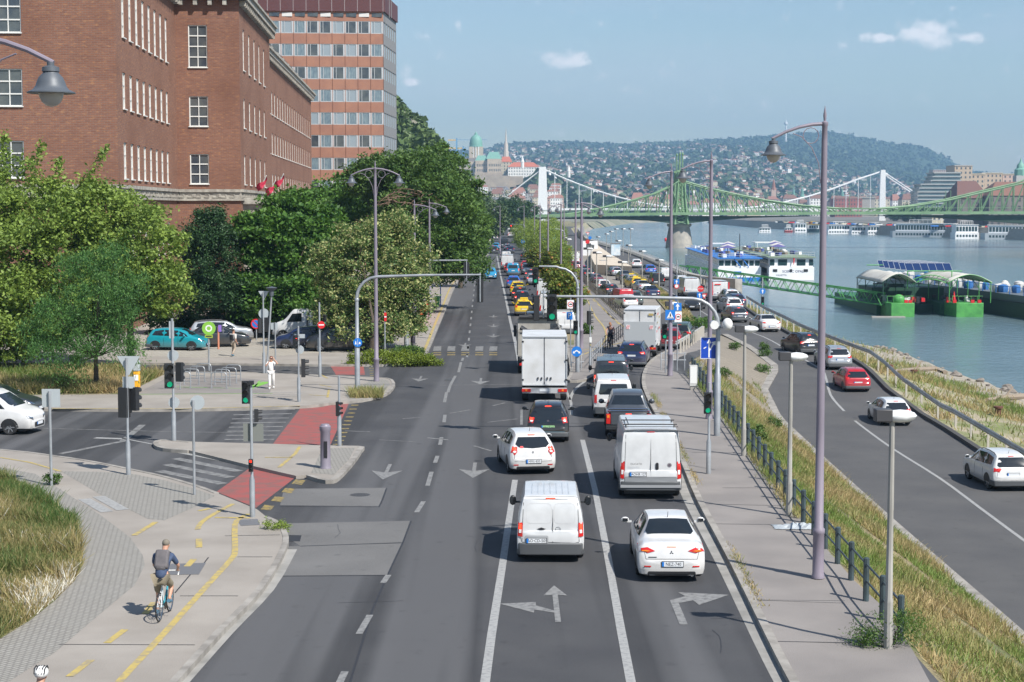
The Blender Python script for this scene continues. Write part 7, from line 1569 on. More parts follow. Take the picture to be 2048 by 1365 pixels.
o=MB();b=gz(274,784);o.box((0,0,.55),(.32,.28,1.1));q=o.build('ticket_machine',mat('orange_yellow',(.75,.38,.02),.4),bevel=.04);q.location=b;tag(q,'orange yellow machine column beside the bike stands','ticket machine');o=MB();o.box((0,-.02,1.35),(.36,.3,.55));o.build('hood',M_SBACK,q,bevel=.05);o=MB();o.box((0,-.15,.75),(.22,.03,.3));o.build('panel',M_SWHITE,q)
b=gz(651,937);o=MB();o.lathe([(.22,0),(.21,.05),(.19,.1),(.18,1.35),(.21,1.4),(.21,1.55),(.17,1.58),(.15,1.63),(.0,1.65)],n=16);q=o.build('bollard_column',mat('column_mauve',(.2,.18,.22),.45));q.location=b;tag(q,'thick mauve column bollard on the traffic island','bollard')
o=MB();o.box((.03,-.19,.72),(.12,.03,.6));o.build('door',M_INK,q)
b=tuple(G(1386,780,.12));o=MB();o.box((0,0,.75),(.42,.35,1.1));q=o.build('utility_box',mat('box_white_grey',(.5,.5,.48),.6,c2=(.36,.35,.33),scale=3,coords='obj'),bevel=.02);q.location=b;tag(q,'white electrical cabinet by the railing','cabinet');o=MB();o.box((0,0,.1),(.3,.28,.2));o.build('plinth',M_CONC,q);o=MB();o.box((0,-.18,.8),(.34,.01,.9));o.build('door',M_WHITE,q)
b=G(1130,545,.0);o=MB();o.box((0,0,1.35),(1.0,.6,1.2));q=o.build('letter_box',mat('post_yellow',(.8,.5,.01),.4),bevel=.08);q.location=b;tag(q,'bright yellow box on legs at the edge of the lower lot','letter box');o=MB();[o.bx(x-.05,x+.05,-.05,.05,0,.8) for x in (-.35,.35)];o.build('leg',M_STEEL,q)
b=gz(875,612);o=MB();o.lathe([(.2,.1),(.25,.9),(.22,.95),(.01,.97)],n=12);q=o.build('litter_bin',mat('bin_green',(.12,.38,.1),.5));q.location=b;tag(q,'green litter bin on the pavement beyond the red barrier','bin');o=MB();o.cyl((.3,0,0),(.3,0,2.2),.05);o.build('post',M_SBLUE,q)
r=empty('mesh_barrier',gz(842,650),0,'bright orange red mesh barrier on the left pavement','barrier');p0=Vector(gz(842,650));mb=MB();pts=[Vector(gz(a,b))-p0 for a,b in ((840,652),(846,640),(853,629),(858,620))]
for a,b in zip(pts,pts[1:]): mb.add([a+Vector((0,0,.1)),b+Vector((0,0,.1)),b+Vector((0,0,1.25)),a+Vector((0,0,1.2)),a+Vector((.04,0,.1)),b+Vector((.04,0,.1)),b+Vector((.04,0,1.25)),a+Vector((.04,0,1.2))],[(0,1,2,3),(4,7,6,5)])
mb.build('net',mat('net_orange',(.8,.08,.02),.7),r);
for p in pts: mb=MB();mb.cyl(p,p+Vector((0,0,1.3)),.03);mb.build('post',M_SRED,r)
for i,(px,py) in enumerate(((768,700),(813,702),(826,694))): b=gz(px,py);o=MB();o.lathe([(.17,0),(.16,1.5),(.19,1.52),(.19,1.65),(.01,1.72)],n=12);q=o.build('pillar_stub',M_STEEL if i != 2 else M_PURP);q.location=b;tag(q,('grey stub pole under the linden','pale stub pole behind the corner shrubs','mauve pole foot behind the corner shrubs')[i],'post')
# plastic sheet lying at the railing
g=random.Random(2);mb=MB();nx_,ny_=16,8;c0=Vector(gz(1600,1055))
for i in range(nx_):
 for j in range(ny_): mb.v.append(((i-8)*.1+g.uniform(-.04,.04),(j-4)*.1+g.uniform(-.04,.04),.02+g.uniform(0,.16)*math.sin(math.pi*i/15)*math.sin(math.pi*j/7)))
for i in range(nx_-1):
 for j in range(ny_-1): a=i*ny_+j;mb.f.append((a,a+ny_,a+ny_+1,a+1));mb.m.append(0)
o=mb.build('plastic_sheet',mat('clear_plastic',(.36,.39,.41),.3),smooth=False);o.location=c0;tag(o,'crumpled pale plastic sheet on the pavement at the foot of the railing','litter')
# ramp wall, hut
r=empty('ramp_wall',(0,0,0),0,'beige block retaining wall of the ramp in the lower lot','wall');mb=MB();P=[(G(1182,520,0)),(G(1264,548,0))]
a,b=Vector((PY(1180,515,330).x,330,0)),Vector((PY(1264,545,262).x,262,0));b2=b+Vector((.8,14,0));a2=Vector((a.x+6,420,0))
mb.prism([(a.x,a.y),(b.x-5.5,b.y+8),(b.x,b.y),(b2.x,b2.y+60),(a2.x,a2.y)],-1.1,.5)
mb.build('wall',pavers('ramp_blocks',(.6,.52,.41),(.54,.46,.36),(.4,.34,.27),1.4,.6),r,smooth=False)
p=PY(1231,512,310);mb=MB();mb.box((0,0,0),(1.7,1.7,2.2));q=mb.build('hut',mat('hut_white',(.6,.64,.66),.6,c2=(.35,.5,.62),scale=1.6));q.location=(p.x,310,1.6+.4);tag(q,'small white hut with faded blue writing on the ramp','hut');mb=MB();mb.box((0,0,1.15),(1.9,1.9,.1));mb.build('roof',M_GREYC,q)
p=PY(1180,495,380);mb=MB();mb.box((0,0,1.6),(3.4,2.4,3.4));q=mb.build('kiosk',M_SWHITE);q.location=(p.x,380,-1.1);tag(q,'white kiosk box at the far end of the lower lot','kiosk');mb=MB();mb.bx(-.9,.9,-1.24,-1.2,1.6,2.7);mb.build('window',M_PANE,q)
# PEOPLE
def skin(name,V,Ed,Rd,m,parent,sub=1):
 me=bpy.data.meshes.new(name);me.from_pydata([tuple(v) for v in V],Ed,[]);o=link(name,me,parent);me.materials.append(m)
 md=o.modifiers.new('skin','SKIN');sv=me.skin_vertices[0].data
 for i,r in enumerate(Rd): sv[i].radius=(r,r) if isinstance(r,float) else r;sv[i].use_root=i == 0
 s=o.modifiers.new('sub','SUBSURF');s.levels=s.render_levels=sub+1;md.use_smooth_shade=True
 dg=bpy.context.evaluated_depsgraph_get();nm=bpy.data.meshes.new_from_object(o.evaluated_get(dg));o.modifiers.clear();o.data=nm;nm.name=name
 if not nm.materials: nm.materials.append(m)
 nm.shade_smooth();return o
M_SKIN=mat('skin',(.46,.25,.17),.5);M_HAIR=mat('hair_brown',(.06,.035,.02),.6)
def person(base,rz,label,J,shirt,legs,top_m,leg_m,shoe_m,hair_m=M_HAIR,long_hair=False,shorts=False,sleeve=.5,hat=None,helmet=False,group=None,bare_arm=True):
 """J: joints hip, chest, neck, head, shoulders sL sR, elbows eL eR, wrists wL wR, hips hL hR, knees kL kR, ankles aL aR"""
 r=empty('person',base,rz,label,'person',group);v={k: Vector(p) for k,p in J.items()};K=['hip','waist','chest','neck','sL','eL','wL','sR','eR','wR','hL','kL','aL','hR','kR','aR']
 v['waist']=v['hip'].lerp(v['chest'],.45);V=[v[k] for k in K];Rd=[.13,.12,.145,.058,.062,.042,.027,.062,.042,.027,.09,.06,.038,.09,.06,.038]
 E_=[(0,1),(1,2),(2,3),(2,4),(4,5),(5,6),(2,7),(7,8),(8,9),(0,10),(10,11),(11,12),(0,13),(13,14),(14,15)]
 hd=v['head'];up=(hd-v['neck']).normalized();V.append(hd-up*.06);Rd.append(.075);E_.append((3,16));V.append(hd+up*.05);Rd.append(.09);E_.append((16,17))
 fw=J.get('look',Vector((0,-1,0)));fw=Vector(fw).normalized()
 for s,w,e in ((-1,'wL','eL'),(1,'wR','eR')):
  d=(v[w]-v[e]).normalized();pal=v[w]+d*.07;i=len(V);V.append(pal);Rd.append(.03);E_.append((K.index(w),i));side_=d.cross(Vector((0,0,1)));
  side_=side_.normalized() if side_.length > .1 else Vector((1,0,0));c=d.cross(side_)
  for k,(sp,ln2) in enumerate(((-.032,.06),(-.011,.075),(.011,.07),(.032,.055))):
   a=pal+d*.035+side_*sp;b=a+d*ln2*.6-c*.01;t=b+d*ln2*.35-c*.03;j=len(V);V += [a,b,t];Rd += [.01,.009,.008];E_ += [(i,j),(j,j+1),(j+1,j+2)]
  a=pal+side_*s*.035-d*.01;j=len(V);V += [a,a+side_*s*.025+d*.04];Rd += [.011,.009];E_ += [(i,j),(j,j+1)]
 skin('body',V,E_,Rd,M_SKIN,r)
 q=MB();q.ell(hd+up*.02,(.078,.092,.115),14,10);nz_=hd+fw*.098-up*.01;q.ell(nz_,(.014,.02,.022),6,5)
 sd=up.cross(fw).normalized()
 for s in (-1,1): q.ell(hd+sd*s*.08+up*.0,(.012,.02,.03),6,5)
 o=q.build('face',M_SKIN,r);q=MB()
 for s in (-1,1): q.ell(hd+fw*.085+sd*s*.03+up*.02,(.013,.01,.008),6,5)
 q.build('eyes',M_INK,o);q=MB();q.ell(hd+fw*.088-up*.05,(.022,.008,.006),6,4);q.build('mouth',M_SRED,o)
 if not helmet:
  q=MB();q.ell(hd+up*.055-fw*.025,(.09,.098,.09),14,9)
  if long_hair: q.ell(hd-fw*.06-up*.06,(.085,.05,.11),12,8)
  q.build('hair' if not hat else 'cap',hat or hair_m,r)
 # clothes
 e1=v['sL'].lerp(v['eL'],sleeve*2 if sleeve <= .5 else 1);e2=v['sR'].lerp(v['eR'],sleeve*2 if sleeve <= .5 else 1)
 skin(shirt,[v['hip']-(v['chest']-v['hip']).normalized()*.09,v['waist'],v['chest'],v['neck']-up*.045,v['sL'],e1,v['sR'],e2],[(0,1),(1,2),(2,3),(2,4),(4,5),(2,6),(6,7)],[.165,.15,.17,.07,.082,.062,.082,.062],top_m,r)
 t=.75 if shorts else 1.0;Vv=[v['hip']];Ee=[];Rr=[.15]
 for h,k,a in (('hL','kL','aL'),('hR','kR','aR')):
  i=len(Vv)
  if shorts: Vv += [v[h],v[h].lerp(v[k],.92)];Rr += [.108,.088];Ee += [(0,i),(i,i+1)]
  else: Vv += [v[h],v[k],v[k].lerp(v[a],.93)];Rr += [.105,.082,.068];Ee += [(0,i),(i,i+1),(i+1,i+2)]
 skin(legs,Vv,Ee,Rr,leg_m,r)
 for a,k in (('aL','toeL'),('aR','toeR')):
  tt=Vector(J[k]);m=(v[a]+tt)/2;q=MB();d=(tt-v[a]);d.z *= .6;q.tube([v[a]-d.normalized()*.05+Vector((0,0,-.02)),m+Vector((0,0,-.015)),tt],[.045,.048,.03],8);q.build('shoe',shoe_m,r)
 return r,v
M_DENIM=mat('navy_shirt',(.035,.055,.11),.8,c2=(.045,.07,.13),scale=12,coords='obj');M_KHAKI=mat('khaki',(.2,.17,.12),.85);M_WCLOTH=mat('white_cloth',(.68,.66,.64),.8);M_PACK=mat('rucksack_grey',(.085,.08,.085),.8,c2=(.12,.11,.115),scale=6,coords='obj')
M_SHOE=mat('shoe_blue',(.06,.15,.22),.6)
def bicycle(base,rz,label,fm,drop=True):
 """points along +y, rear wheel contact at the origin"""
 r=empty('bicycle',base,rz,label,'bicycle');R_=.34;wb=1.0
 for y in (0,wb):
  def rg(rad,th,m,nm,par):
   q=MB();q.tube([(0,y+rad*math.cos(2*math.pi*k/24),R_+rad*math.sin(2*math.pi*k/24)) for k in range(25)],th,6,cap=False);return q.build(nm,m,par)
  w_=rg(R_-.018,.018,M_TYRE,'wheel',r);rg(R_-.04,.01,M_CHROME,'rim',w_);q=MB()
  for k in range(14): a=2*math.pi*k/14;q.tube([(.02 if k % 2 else -.02,y,R_),(0,y+(R_-.04)*math.cos(a),R_+(R_-.04)*math.sin(a))],.0025,3,cap=False)
  q.build('spokes',M_STEEL,w_)
 bb,st,hd_,hb,rx=(0,.43,.28),(0,.27,.82),(0,.84,.86),(0,.88,.72),(0,0,R_);q=MB();q.tube([bb,st],.018);q.tube([bb,hb],.022);q.tube([st,hd_],.017)
 for s in (-.05,.05): q.tube([(0,.43,.28),(s,0,R_)],.01);q.tube([(0,.29,.78),(s,0,R_)],.009);q.tube([(0,.9,.68),(s,.93,.6),(s,wb,R_)],.012)
 q.tube([hd_,(0,.9,.66)],.022);q.build('frame',fm,r);q=MB();q.tube([(0,.24,.93),st],.014);q.ell((0,.2,.96),(.07,.14,.03),10,6);q.build('saddle',M_BLACK,r)
 q=MB();q.tube([hd_,(0,.83,.98),(0,.92,1.0)],.014);q.tube([(-.2,.92,1.0),(.2,.92,1.0)],.013)
 for s in (-1,1): q.tube([(s*.2,.92,1.0),(s*.21,1.02,.99),(s*.21,1.05,.93),(s*.21,.98,.87)] if drop else [(s*.2,.92,1.0),(s*.28,.85,1.0)],.014)
 q.build('handlebar',M_WHITE if drop else M_BLACK,r);q=MB();q.cyl((.03,.43,.28),(.045,.43,.28),.09,n=14);q.tube([(.08,.43,.28),(.09,.47,.14),(.16,.47,.14)],.01);q.tube([(-.04,.43,.28),(-.08,.39,.42),(-.16,.39,.42)],.01);q.build('crank',M_INK,r);return r
def rider(base,rz,label,kind):
 J=dict(hip=(0,.2,1.0),chest=(0,.48,1.38),neck=(0,.57,1.52),head=(.02,.64,1.66),look=(.2,1,-.1),sL=(-.2,.5,1.43),sR=(.2,.5,1.43),eL=(-.27,.66,1.17),eR=(.3,.66,1.17),wL=(-.22,.88,1.04),wR=(.22,.9,1.03),hL=(-.1,.24,.95),hR=(.1,.24,.95),kL=(-.14,.5,.55),kR=(.15,.6,.72),aL=(-.13,.38,.17),aR=(.13,.4,.42),toeL=(-.13,.54,.12),toeR=(.14,.55,.36))
 return J
yaw=R(-2)
bb_=gz(319,1244,.12);bicycle(bb_,yaw,'white and teal racing bicycle ridden along the cycle lane',mat('frame_white_teal',(.55,.6,.62),.3,c2=(.02,.25,.32),scale=3,coords='obj',lo=.48,hi=.52))
p,v=person(bb_,yaw,'cyclist from behind in navy shirt, khaki shorts and cap with grey rucksack',rider(0,0,0,0),'shirt','shorts',M_DENIM,M_KHAKI,M_SHOE,shorts=True,sleeve=.42,hat=mat('cap_khaki',(.17,.15,.12),.85))
p.children[0]
q=MB();q.box((-.0,.33,1.38),(.32,.2,.46),M=Matrix.Rotation(R(-32),3,'X'));q.box((0,.22,1.28),(.25,.1,.24),M=Matrix.Rotation(R(-32),3,'X'));o=q.build('rucksack',M_PACK,bevel=.06);o.location=bb_;o.rotation_euler=(0,0,yaw);tag(o,'grey rucksack on the back of the cyclist in the navy shirt','rucksack')
q=MB();q.tube([(-.12,.42,1.55),(-.14,.58,1.5),(-.14,.56,1.3)],.02);q.tube([(.12,.42,1.55),(.14,.58,1.5),(.14,.56,1.3)],.02);q.build('strap',M_INK,o)
# second cyclist, helmet at the bottom edge
b2_=(-7.92,26.55,.12);bicycle(b2_,0,'bicycle below the bottom left edge under the helmeted rider',M_INK)
p,v=person(b2_,0,'cyclist with a white and black helmet cut off by the bottom edge',rider(0,0,0,0),'shirt','shorts',M_INK,M_KHAKI,M_SHOE,shorts=True,sleeve=.42,helmet=True)
q=MB();c=Vector((.02,.6,1.73));q.ell(c,(.12,.155,.105),16,10);o=q.build('helmet',M_WHITE,p);q=MB()
for k in (-2,-1,0,1,2): q.tube([c+Vector((k*.042,-.15*math.cos(k*.3),.0)),c+Vector((k*.045,-.08,.085)),c+Vector((k*.045,.05,.1)),c+Vector((k*.04,.14,.03))],.011,5)
q.build('helmet_vent',M_INK,o)
# woman in white walking towards the camera
J=dict(hip=(0,0,.95),chest=(0,-.01,1.28),neck=(0,-.01,1.46),head=(0,-.03,1.6),look=(-.1,-1,-.1),sL=(-.18,0,1.38),sR=(.18,0,1.38),eL=(-.3,-.14,1.2),eR=(.34,-.1,1.32),wL=(-.12,-.17,1.44),wR=(.16,-.06,1.56),hL=(-.09,0,.88),hR=(.09,0,.88),kL=(-.1,-.12,.5),kR=(.1,.03,.48),aL=(-.1,-.13,.1),aR=(.1,.22,.12),toeL=(-.11,-.3,.04),toeR=(.12,.06,.05))
p,v=person(gz(543,778),R(8),'woman in white top and trousers walking towards the camera with raised hands',J,'top','trousers',M_WCLOTH,M_WCLOTH,M_WHITE,long_hair=True,sleeve=.35,hair_m=mat('hair_auburn',(.12,.04,.025),.6))
q=MB();q.box((0,-.13,1.62),(.13,.02,.035));q.build('sunglasses',M_INK,p);q=MB();q.tube([(.12,.05,1.42),(.13,-.12,1.35),(.15,-.13,1.1),(.2,.02,.95)],.02);q.build('bag_strap',M_DENIM,p)
# man walking away
J=dict(hip=(0,0,.95),chest=(0,.02,1.3),neck=(0,.02,1.48),head=(0,.03,1.63),look=(.2,1,0),sL=(-.2,0,1.4),sR=(.2,0,1.4),eL=(-.24,-.02,1.12),eR=(.26,-.1,1.12),wL=(-.22,.12,.9),wR=(.28,.02,.9),hL=(-.09,0,.88),hR=(.09,0,.88),kL=(-.1,.12,.5),kR=(.1,.02,.48),aL=(-.1,.02,.1),aR=(.1,-.25,.14),toeL=(-.1,.18,.04),toeR=(.1,-.1,.05))
p,v=person(gz(467,713),R(-30),'man in pale shirt and beige trousers walking away past the teal hatchback',J,'shirt','trousers',mat('pale_shirt',(.5,.48,.45),.8),mat('beige_trousers',(.34,.28,.22),.8),M_SHOE)
q=MB();q.box((0,-.17,1.22),(.27,.16,.4));o=q.build('rucksack',M_INK,bevel=.05);o.location=p.location;o.rotation_euler=p.rotation_euler;tag(o,'black rucksack on the man in the pale shirt','rucksack')
# oncoming woman cyclist
b3=gz(1222,696);b3=(b3[0],b3[1],.12);bicycle(b3,R(180-8),'dark bicycle ridden towards the camera on the cycle path',M_INK,False)
p,v=person(b3,R(180-8),'woman cyclist in patterned top riding towards the camera',rider(0,0,0,0),'top','shorts',mat('patterned_top',(.05,.05,.09),.8,c2=(.3,.25,.3),scale=25,coords='obj'),M_INK,M_SHOE,shorts=True,sleeve=.1,hair_m=mat('hair_ginger',(.3,.12,.04),.6),long_hair=True)
J2=dict(J);p,v=person(gz(822,660) ,R(60),'worker in dark clothes near the orange red barrier',J2,'jacket','trousers',M_INK,M_DENIM,M_INK)
for i,(px,py,m_) in enumerate(((1139,512,M_SRED),(1134,507,M_WCLOTH),(889,570,M_DENIM))): person(gz(px,py),R(20*i),('walker in a red top far along the cycle path','walker in white far along the cycle path','walker in blue far along the left pavement')[i],J2,'shirt','trousers',m_,M_KHAKI,M_INK)
# RIVER: SHIPS, PONTOON, BRIDGES
WZ=-6.0
M_HULLW=mat('ship_white',(.8,.8,.8),.4,c2=(.72,.73,.74),scale=.4);M_SGL=mat('ship_glass',(.02,.05,.055),.08,spec=.9);M_SBL=mat('ship_blue',(.02,.16,.5),.4);M_SHAD=mat('ship_grey',(.45,.48,.5),.5)
def P3(px,Y,z): return Vector(((px-1024)/F*Y,Y,z))
def ship(label,x0,x1,Y0,Y1,dxy,top_m,nwin,name_txt=None,port=None,decks=((-6.0,-3.4),(-3.4,-1.2)),blue=False,group=None,furn=True):
 r=empty('river_ship',(0,0,0),0,label,'ship',group);sh=lambda y: dxy*(y-Y0)/(Y1-Y0)
 pl=[(x0,Y0),(x1,Y0),(x1+sh(Y1-8),Y1-8),((x0+x1)/2+sh(Y1),Y1),(x0+sh(Y1-8),Y1-8)];b=MB();b.prism(pl,WZ-.5,decks[0][1]);b.build('hull',M_HULLW,r,smooth=False)
 i_=.25;pl2=[(x0+i_,Y0+.3),(x1-i_,Y0+.3),(x1-i_+sh(Y1-14),Y1-14),(x0+i_+sh(Y1-14),Y1-14)];z0,z1=decks[1];b=MB();b.prism(pl2,z0,z1);b.build('cabin',M_HULLW,r,smooth=False);w=x1-x0
 for a,c in nwin: b=MB();b.bx(x0+w*a,x0+w*c,Y0+.22,Y0+.32,z0+.35,z1-.35);b.build('window',M_SGL,r,smooth=False)
 b=MB();n=int((Y1-Y0)/2.6)-7
 for lv in ((z0+.4,z1-.4),(decks[0][1]-1.5,decks[0][1]-.4)):
  for k in range(n):
   y=Y0+4+k*2.6
   for s,x in ((-1,x0),(1,x1)): b.box((x+sh(y+1)+s*(.0 if lv[0] < z0 else -.24),y+1,(lv[0]+lv[1])/2),(.08,1.9,lv[1]-lv[0]))
 q=b.build('window_row',M_SGL,r,smooth=False);b=MB();b.prism([(x0-.3,Y0-.4),(x1+.3,Y0-.4),(x1+.3+sh(Y1-12),Y1-12),(x0-.3+sh(Y1-12),Y1-12)],z1,z1+.18);b.build('sun_deck',top_m,r,smooth=False)
 b=MB();zz=z1+.18
 for s in (0,1):
  for z in (.5,1.0): b.tube([((x0,x1)[s],Y0,zz+z),((x0,x1)[s]+sh(Y1-14),Y1-14,zz+z)],.035,4)
 for z in (.5,1.0): b.tube([(x0,Y0,zz+z),(x1,Y0,zz+z)],.035,4)
 for k in range(9): b.cyl((x0+w*k/8,Y0,zz),(x0+w*k/8,Y0,zz+1.05),.03,n=4)
 b.build('deck_railing',M_SHAD,r);g=random.Random(int(Y0)+int(x0))
 if furn:
  b=MB()
  for k in range(26): y=Y0+3+g.random()*(Y1-Y0-24);x=x0+1+g.random()*(w-2)+sh(y);b.box((x,y,zz+.4),(.9,1.2,.7),g.randrange(3),rz=g.random())
  b.build('deck_furniture',[M_WHITE,mat('furn_brown',(.2,.15,.1),.7),mat('furn_blue',(.06,.08,.3),.6)],r,smooth=False)
  for k in range(4): y=Y0+8+k*14;x=x0+w*(.3+.15*k)+sh(y);b=MB();b.cyl((x,y,zz),(x,y,zz+2.2),.05,n=5);b.lathe([(1.9,2.0),(.05,2.6)],(x,y,zz),8);b.build('sunshade',mat('shade_cream',(.5,.48,.44),.7) if k % 2 else mat('shade_violet',(.1,.09,.25),.7),r)
  b=MB();y=Y0+48;b.bx(x0+w*.25+sh(y),x1-w*.2+sh(y),y,y+6,zz+2.0,zz+2.2);[b.cyl((x0+w*(.3+.45*(k % 2))+sh(y),y+5*(k // 2),zz),(x0+w*(.3+.45*(k % 2))+sh(y),y+5*(k // 2),zz+2.1),.08,n=5) for k in range(4)];b.build('wheelhouse_roof',M_WHITE,r)
 if name_txt: t=link('lettering',text_mesh(name_txt,.75,mat('letter_blue',(.03,.04,.12),.5)),r);t.rotation_euler=(math.pi/2,0,0);t.location=((x0+x1)/2+.3,Y0-.03,decks[0][1]-.95)
 if port: t=link('lettering',text_mesh(port,.5,MC['letter_blue']),r);t.rotation_euler=(math.pi/2,0,0);t.location=((x0+x1)/2-2.2,Y0-.03,decks[0][1]-1.75)
 b=MB();b.bx(x0,x1,Y0-.06,Y0,WZ,WZ+.35 if not blue else WZ+.8);b.build('boot_stripe',M_SBL if blue else M_SHAD,r,smooth=False)
 return r
sp=ship('white river hotel ship with blue roof edge, left of two moored side by side',44.6,53.9,357,466,3.6,M_SBL,[(.02,.13),(.16,.29),(.32,.43),(.46,.57),(.6,.7),(.73,.83),(.86,.97)],None,None,((-6,-3.0),(-3.0,-1.2)),True)
b=MB();b.bx(48,49.6,356.9,357,-4.6,-3.9);b.build('stern_door',M_SBL,sp,smooth=False);b=MB();b.tube([(48,356.9,-1.2),(49.5,356.9,-3)],.12,5);b.tube([(49.8,356.9,-1.2),(51.2,356.9,-3)],.12,5);b.build('stair',M_SBL,sp)
b=MB();b.tube([(49.6,360,-1),(49.6,360,4.2)],.09,5);b.build('mast',M_INK,sp)
sp=ship('white river hotel ship with big stern windows, right of two moored side by side',55.3,65.0,355,462,3.6,mat('deck_green',(.2,.26,.18),.8),[(.02,.12),(.2,.4),(.62,.81),(.89,.98)],'SCENIC OPAL','VALLETTA',((-6,-2.9),(-2.9,-.9)))
for x,w_ in ((56.6,.9),(63.2,.9),(60.0,.5)): b=MB();b.bx(x-w_/2,x+w_/2,354.9,355,-3.9,-3.35);b.build('opening',M_INK,sp,smooth=False)
b=MB();b.tube([(60.6,354.8,-1.0),(60.5,354.6,-2.4)],[.18,.05],4);b.build('ensign',M_SRED,sp)
# green pontoons with canopies
M_PG=mat('pontoon_green',(.09,.36,.08),.55,c2=(.055,.24,.06),scale=1.2,coords='obj',detail=6);M_PGSHADE=mat('pontoon_flank_shade',(.02,.11,.05),.6);M_PGD=mat('pontoon_dark',(.012,.06,.035),.6);M_CAN=mat('canopy_white',(.62,.6,.54),.7,c2=(.5,.48,.42),scale=.8)
pt=empty('green_pontoon',(0,0,0),0,'green twin pontoon with white arched canopies and solar panels','pontoon')
for x0,x1,nm in ((54.0,58.4,'l'),(63.4,68.4,'r')):
 b=MB();b.prism([(x0+.8,238),(x1-.3,238),(x1,239),(x1,244),(x0+.6,244),(x0+.6,240)],WZ-.4,WZ+2.0);b.prism([(x1,244),(x1,276),(x0,276),(x0,244)],WZ-.4,WZ+1.7,1);b.build('hull',[M_PG,M_PGSHADE],pt,bevel=.05)  # hull behind the front block: shade on the flank painted as darker green
 b=MB();[b.tube([(x0+.3+k*.9,238.4,WZ+2),(x0+.3+k*.9,238.4,WZ+3)],.04,5) for k in range(5)];b.tube([(x0+.3,238.4,WZ+3),(x1-.3,238.4,WZ+3)],.04,5);b.build('railing',M_PG,pt)
 c0,c1=(53.6,58.6) if nm == 'l' else (63.2,69.6);b=MB();n=10;ys=fr(239,257,3)
 for y in ys:
  for k in range(n+1): t=k/n;b.v.append((c0+(c1-c0)*t,y,-1.0+1.25*math.sin(math.pi*t)*(1 if nm == 'l' else .9)+.08*math.sin(y)))
 for i in range(len(ys)-1):
  for k in range(n): a=i*(n+1)+k;b.f.append((a,a+1,a+n+2,a+n+1));b.m.append(0)
 o=b.build('canopy',M_CAN,pt);md=o.modifiers.new('thick','SOLIDIFY');md.thickness=.08
 b=MB()
 for y in (239,245,251,257):
  b.tube([(c0+(c1-c0)*k/n,y,-1.12+1.2*math.sin(math.pi*k/n)) for k in range(n+1)],.06,5)
  for x in (c0+.2,c1-.2): b.tube([(x,y,WZ+2),(x,y,-1.05)],.07,5);b.tube([(x,y,-2.2),(x+(1.1 if x < (c0+c1)/2 else -1.1),y,-.7)],.04,4)
 for x in (c0+.2,c1-.2): b.tube([(x,239,-1.1),(x,257,-1.1)],.06,5)
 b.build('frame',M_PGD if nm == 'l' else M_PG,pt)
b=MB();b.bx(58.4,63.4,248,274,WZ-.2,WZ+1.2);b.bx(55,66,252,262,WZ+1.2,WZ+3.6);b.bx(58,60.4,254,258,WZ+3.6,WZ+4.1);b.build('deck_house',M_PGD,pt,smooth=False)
b=MB();n=8
for dz in (0,.6): b.tube([(58.2+5.4*k/n,240,-1.35+dz*(1)+.75*math.sin(math.pi*k/n)) for k in range(n+1)],.07,5)
for k in range(n+1): x=58.2+5.4*k/n;z=-1.35+.75*math.sin(math.pi*k/n);b.tube([(x,240,z),(x+(.6 if k < n else 0),240,z+.6)],.04,4)
b.tube([(58,242,.5),(66,242,.5)],.08,5);b.tube([(55,256,.9),(62,256,.9)],.08,5);b.tube([(58,242,.5),(58,242,-2)],.08,5);b.tube([(64.5,242,.5),(64.5,242,-2)],.08,5);b.build('arch_truss',M_PG,pt)
for row in range(6):
 b=MB();y=242+row*2.7;x0=57.9-row*.2;nn=6
 for k in range(nn): x=x0+k*1.12;b.add([(x,y,.55),(x+1.06,y,.55),(x+1.06,y+1.6,1.6),(x,y+1.6,1.6)],[(0,1,2,3)])
 q=b.build('solar_panel',mat('solar_navy',(.012,.03,.1),.15,spec=.8),pt,smooth=False);b=MB()
 for k in range(nn+1): x=x0-.03+k*1.12;b.tube([(x,y,.56),(x,y+1.6,1.61)],.03,4)
 b.tube([(x0,y,.55),(x0+6.7,y,.55)],.03,4);b.tube([(x0,y+1.6,1.6),(x0+6.7,y+1.6,1.6)],.03,4);b.build('panel_frame',M_SHAD,q)
g=random.Random(4)
for k in range(26): b=MB();b.box((g.uniform(54.5,68),g.uniform(240,252),WZ+2.3),(.5,.5,g.uniform(.4,1.0)));b.build('deck_box',(M_SRED,M_WHITE,M_INK,M_STEEL)[g.randrange(4)],pt,smooth=False)
for i,x in enumerate((57.0,57.6,64.0,66.6,67.6)): b=MB();b.box((x,238.35,WZ+2.25),(.5,.3,.42));b.build('red_box',M_SRED,pt,smooth=False)
b=MB();b.ell((56.3,240,WZ+2.4),(.9,.7,.8));b.build('winch',M_PG,pt);b=MB();b.lathe([(.3,0),(.16,.8),(.02,1.5)],(64.1,239,WZ+2.2),7);b.build('parasol',M_SRED,pt)
o=MB();o.bx(51.8,56.6,236.9,237.9,WZ-.1,WZ+.15);tag(o.build('floating_beam',M_CONC),'low wooden float in front of the left green pontoon','float')
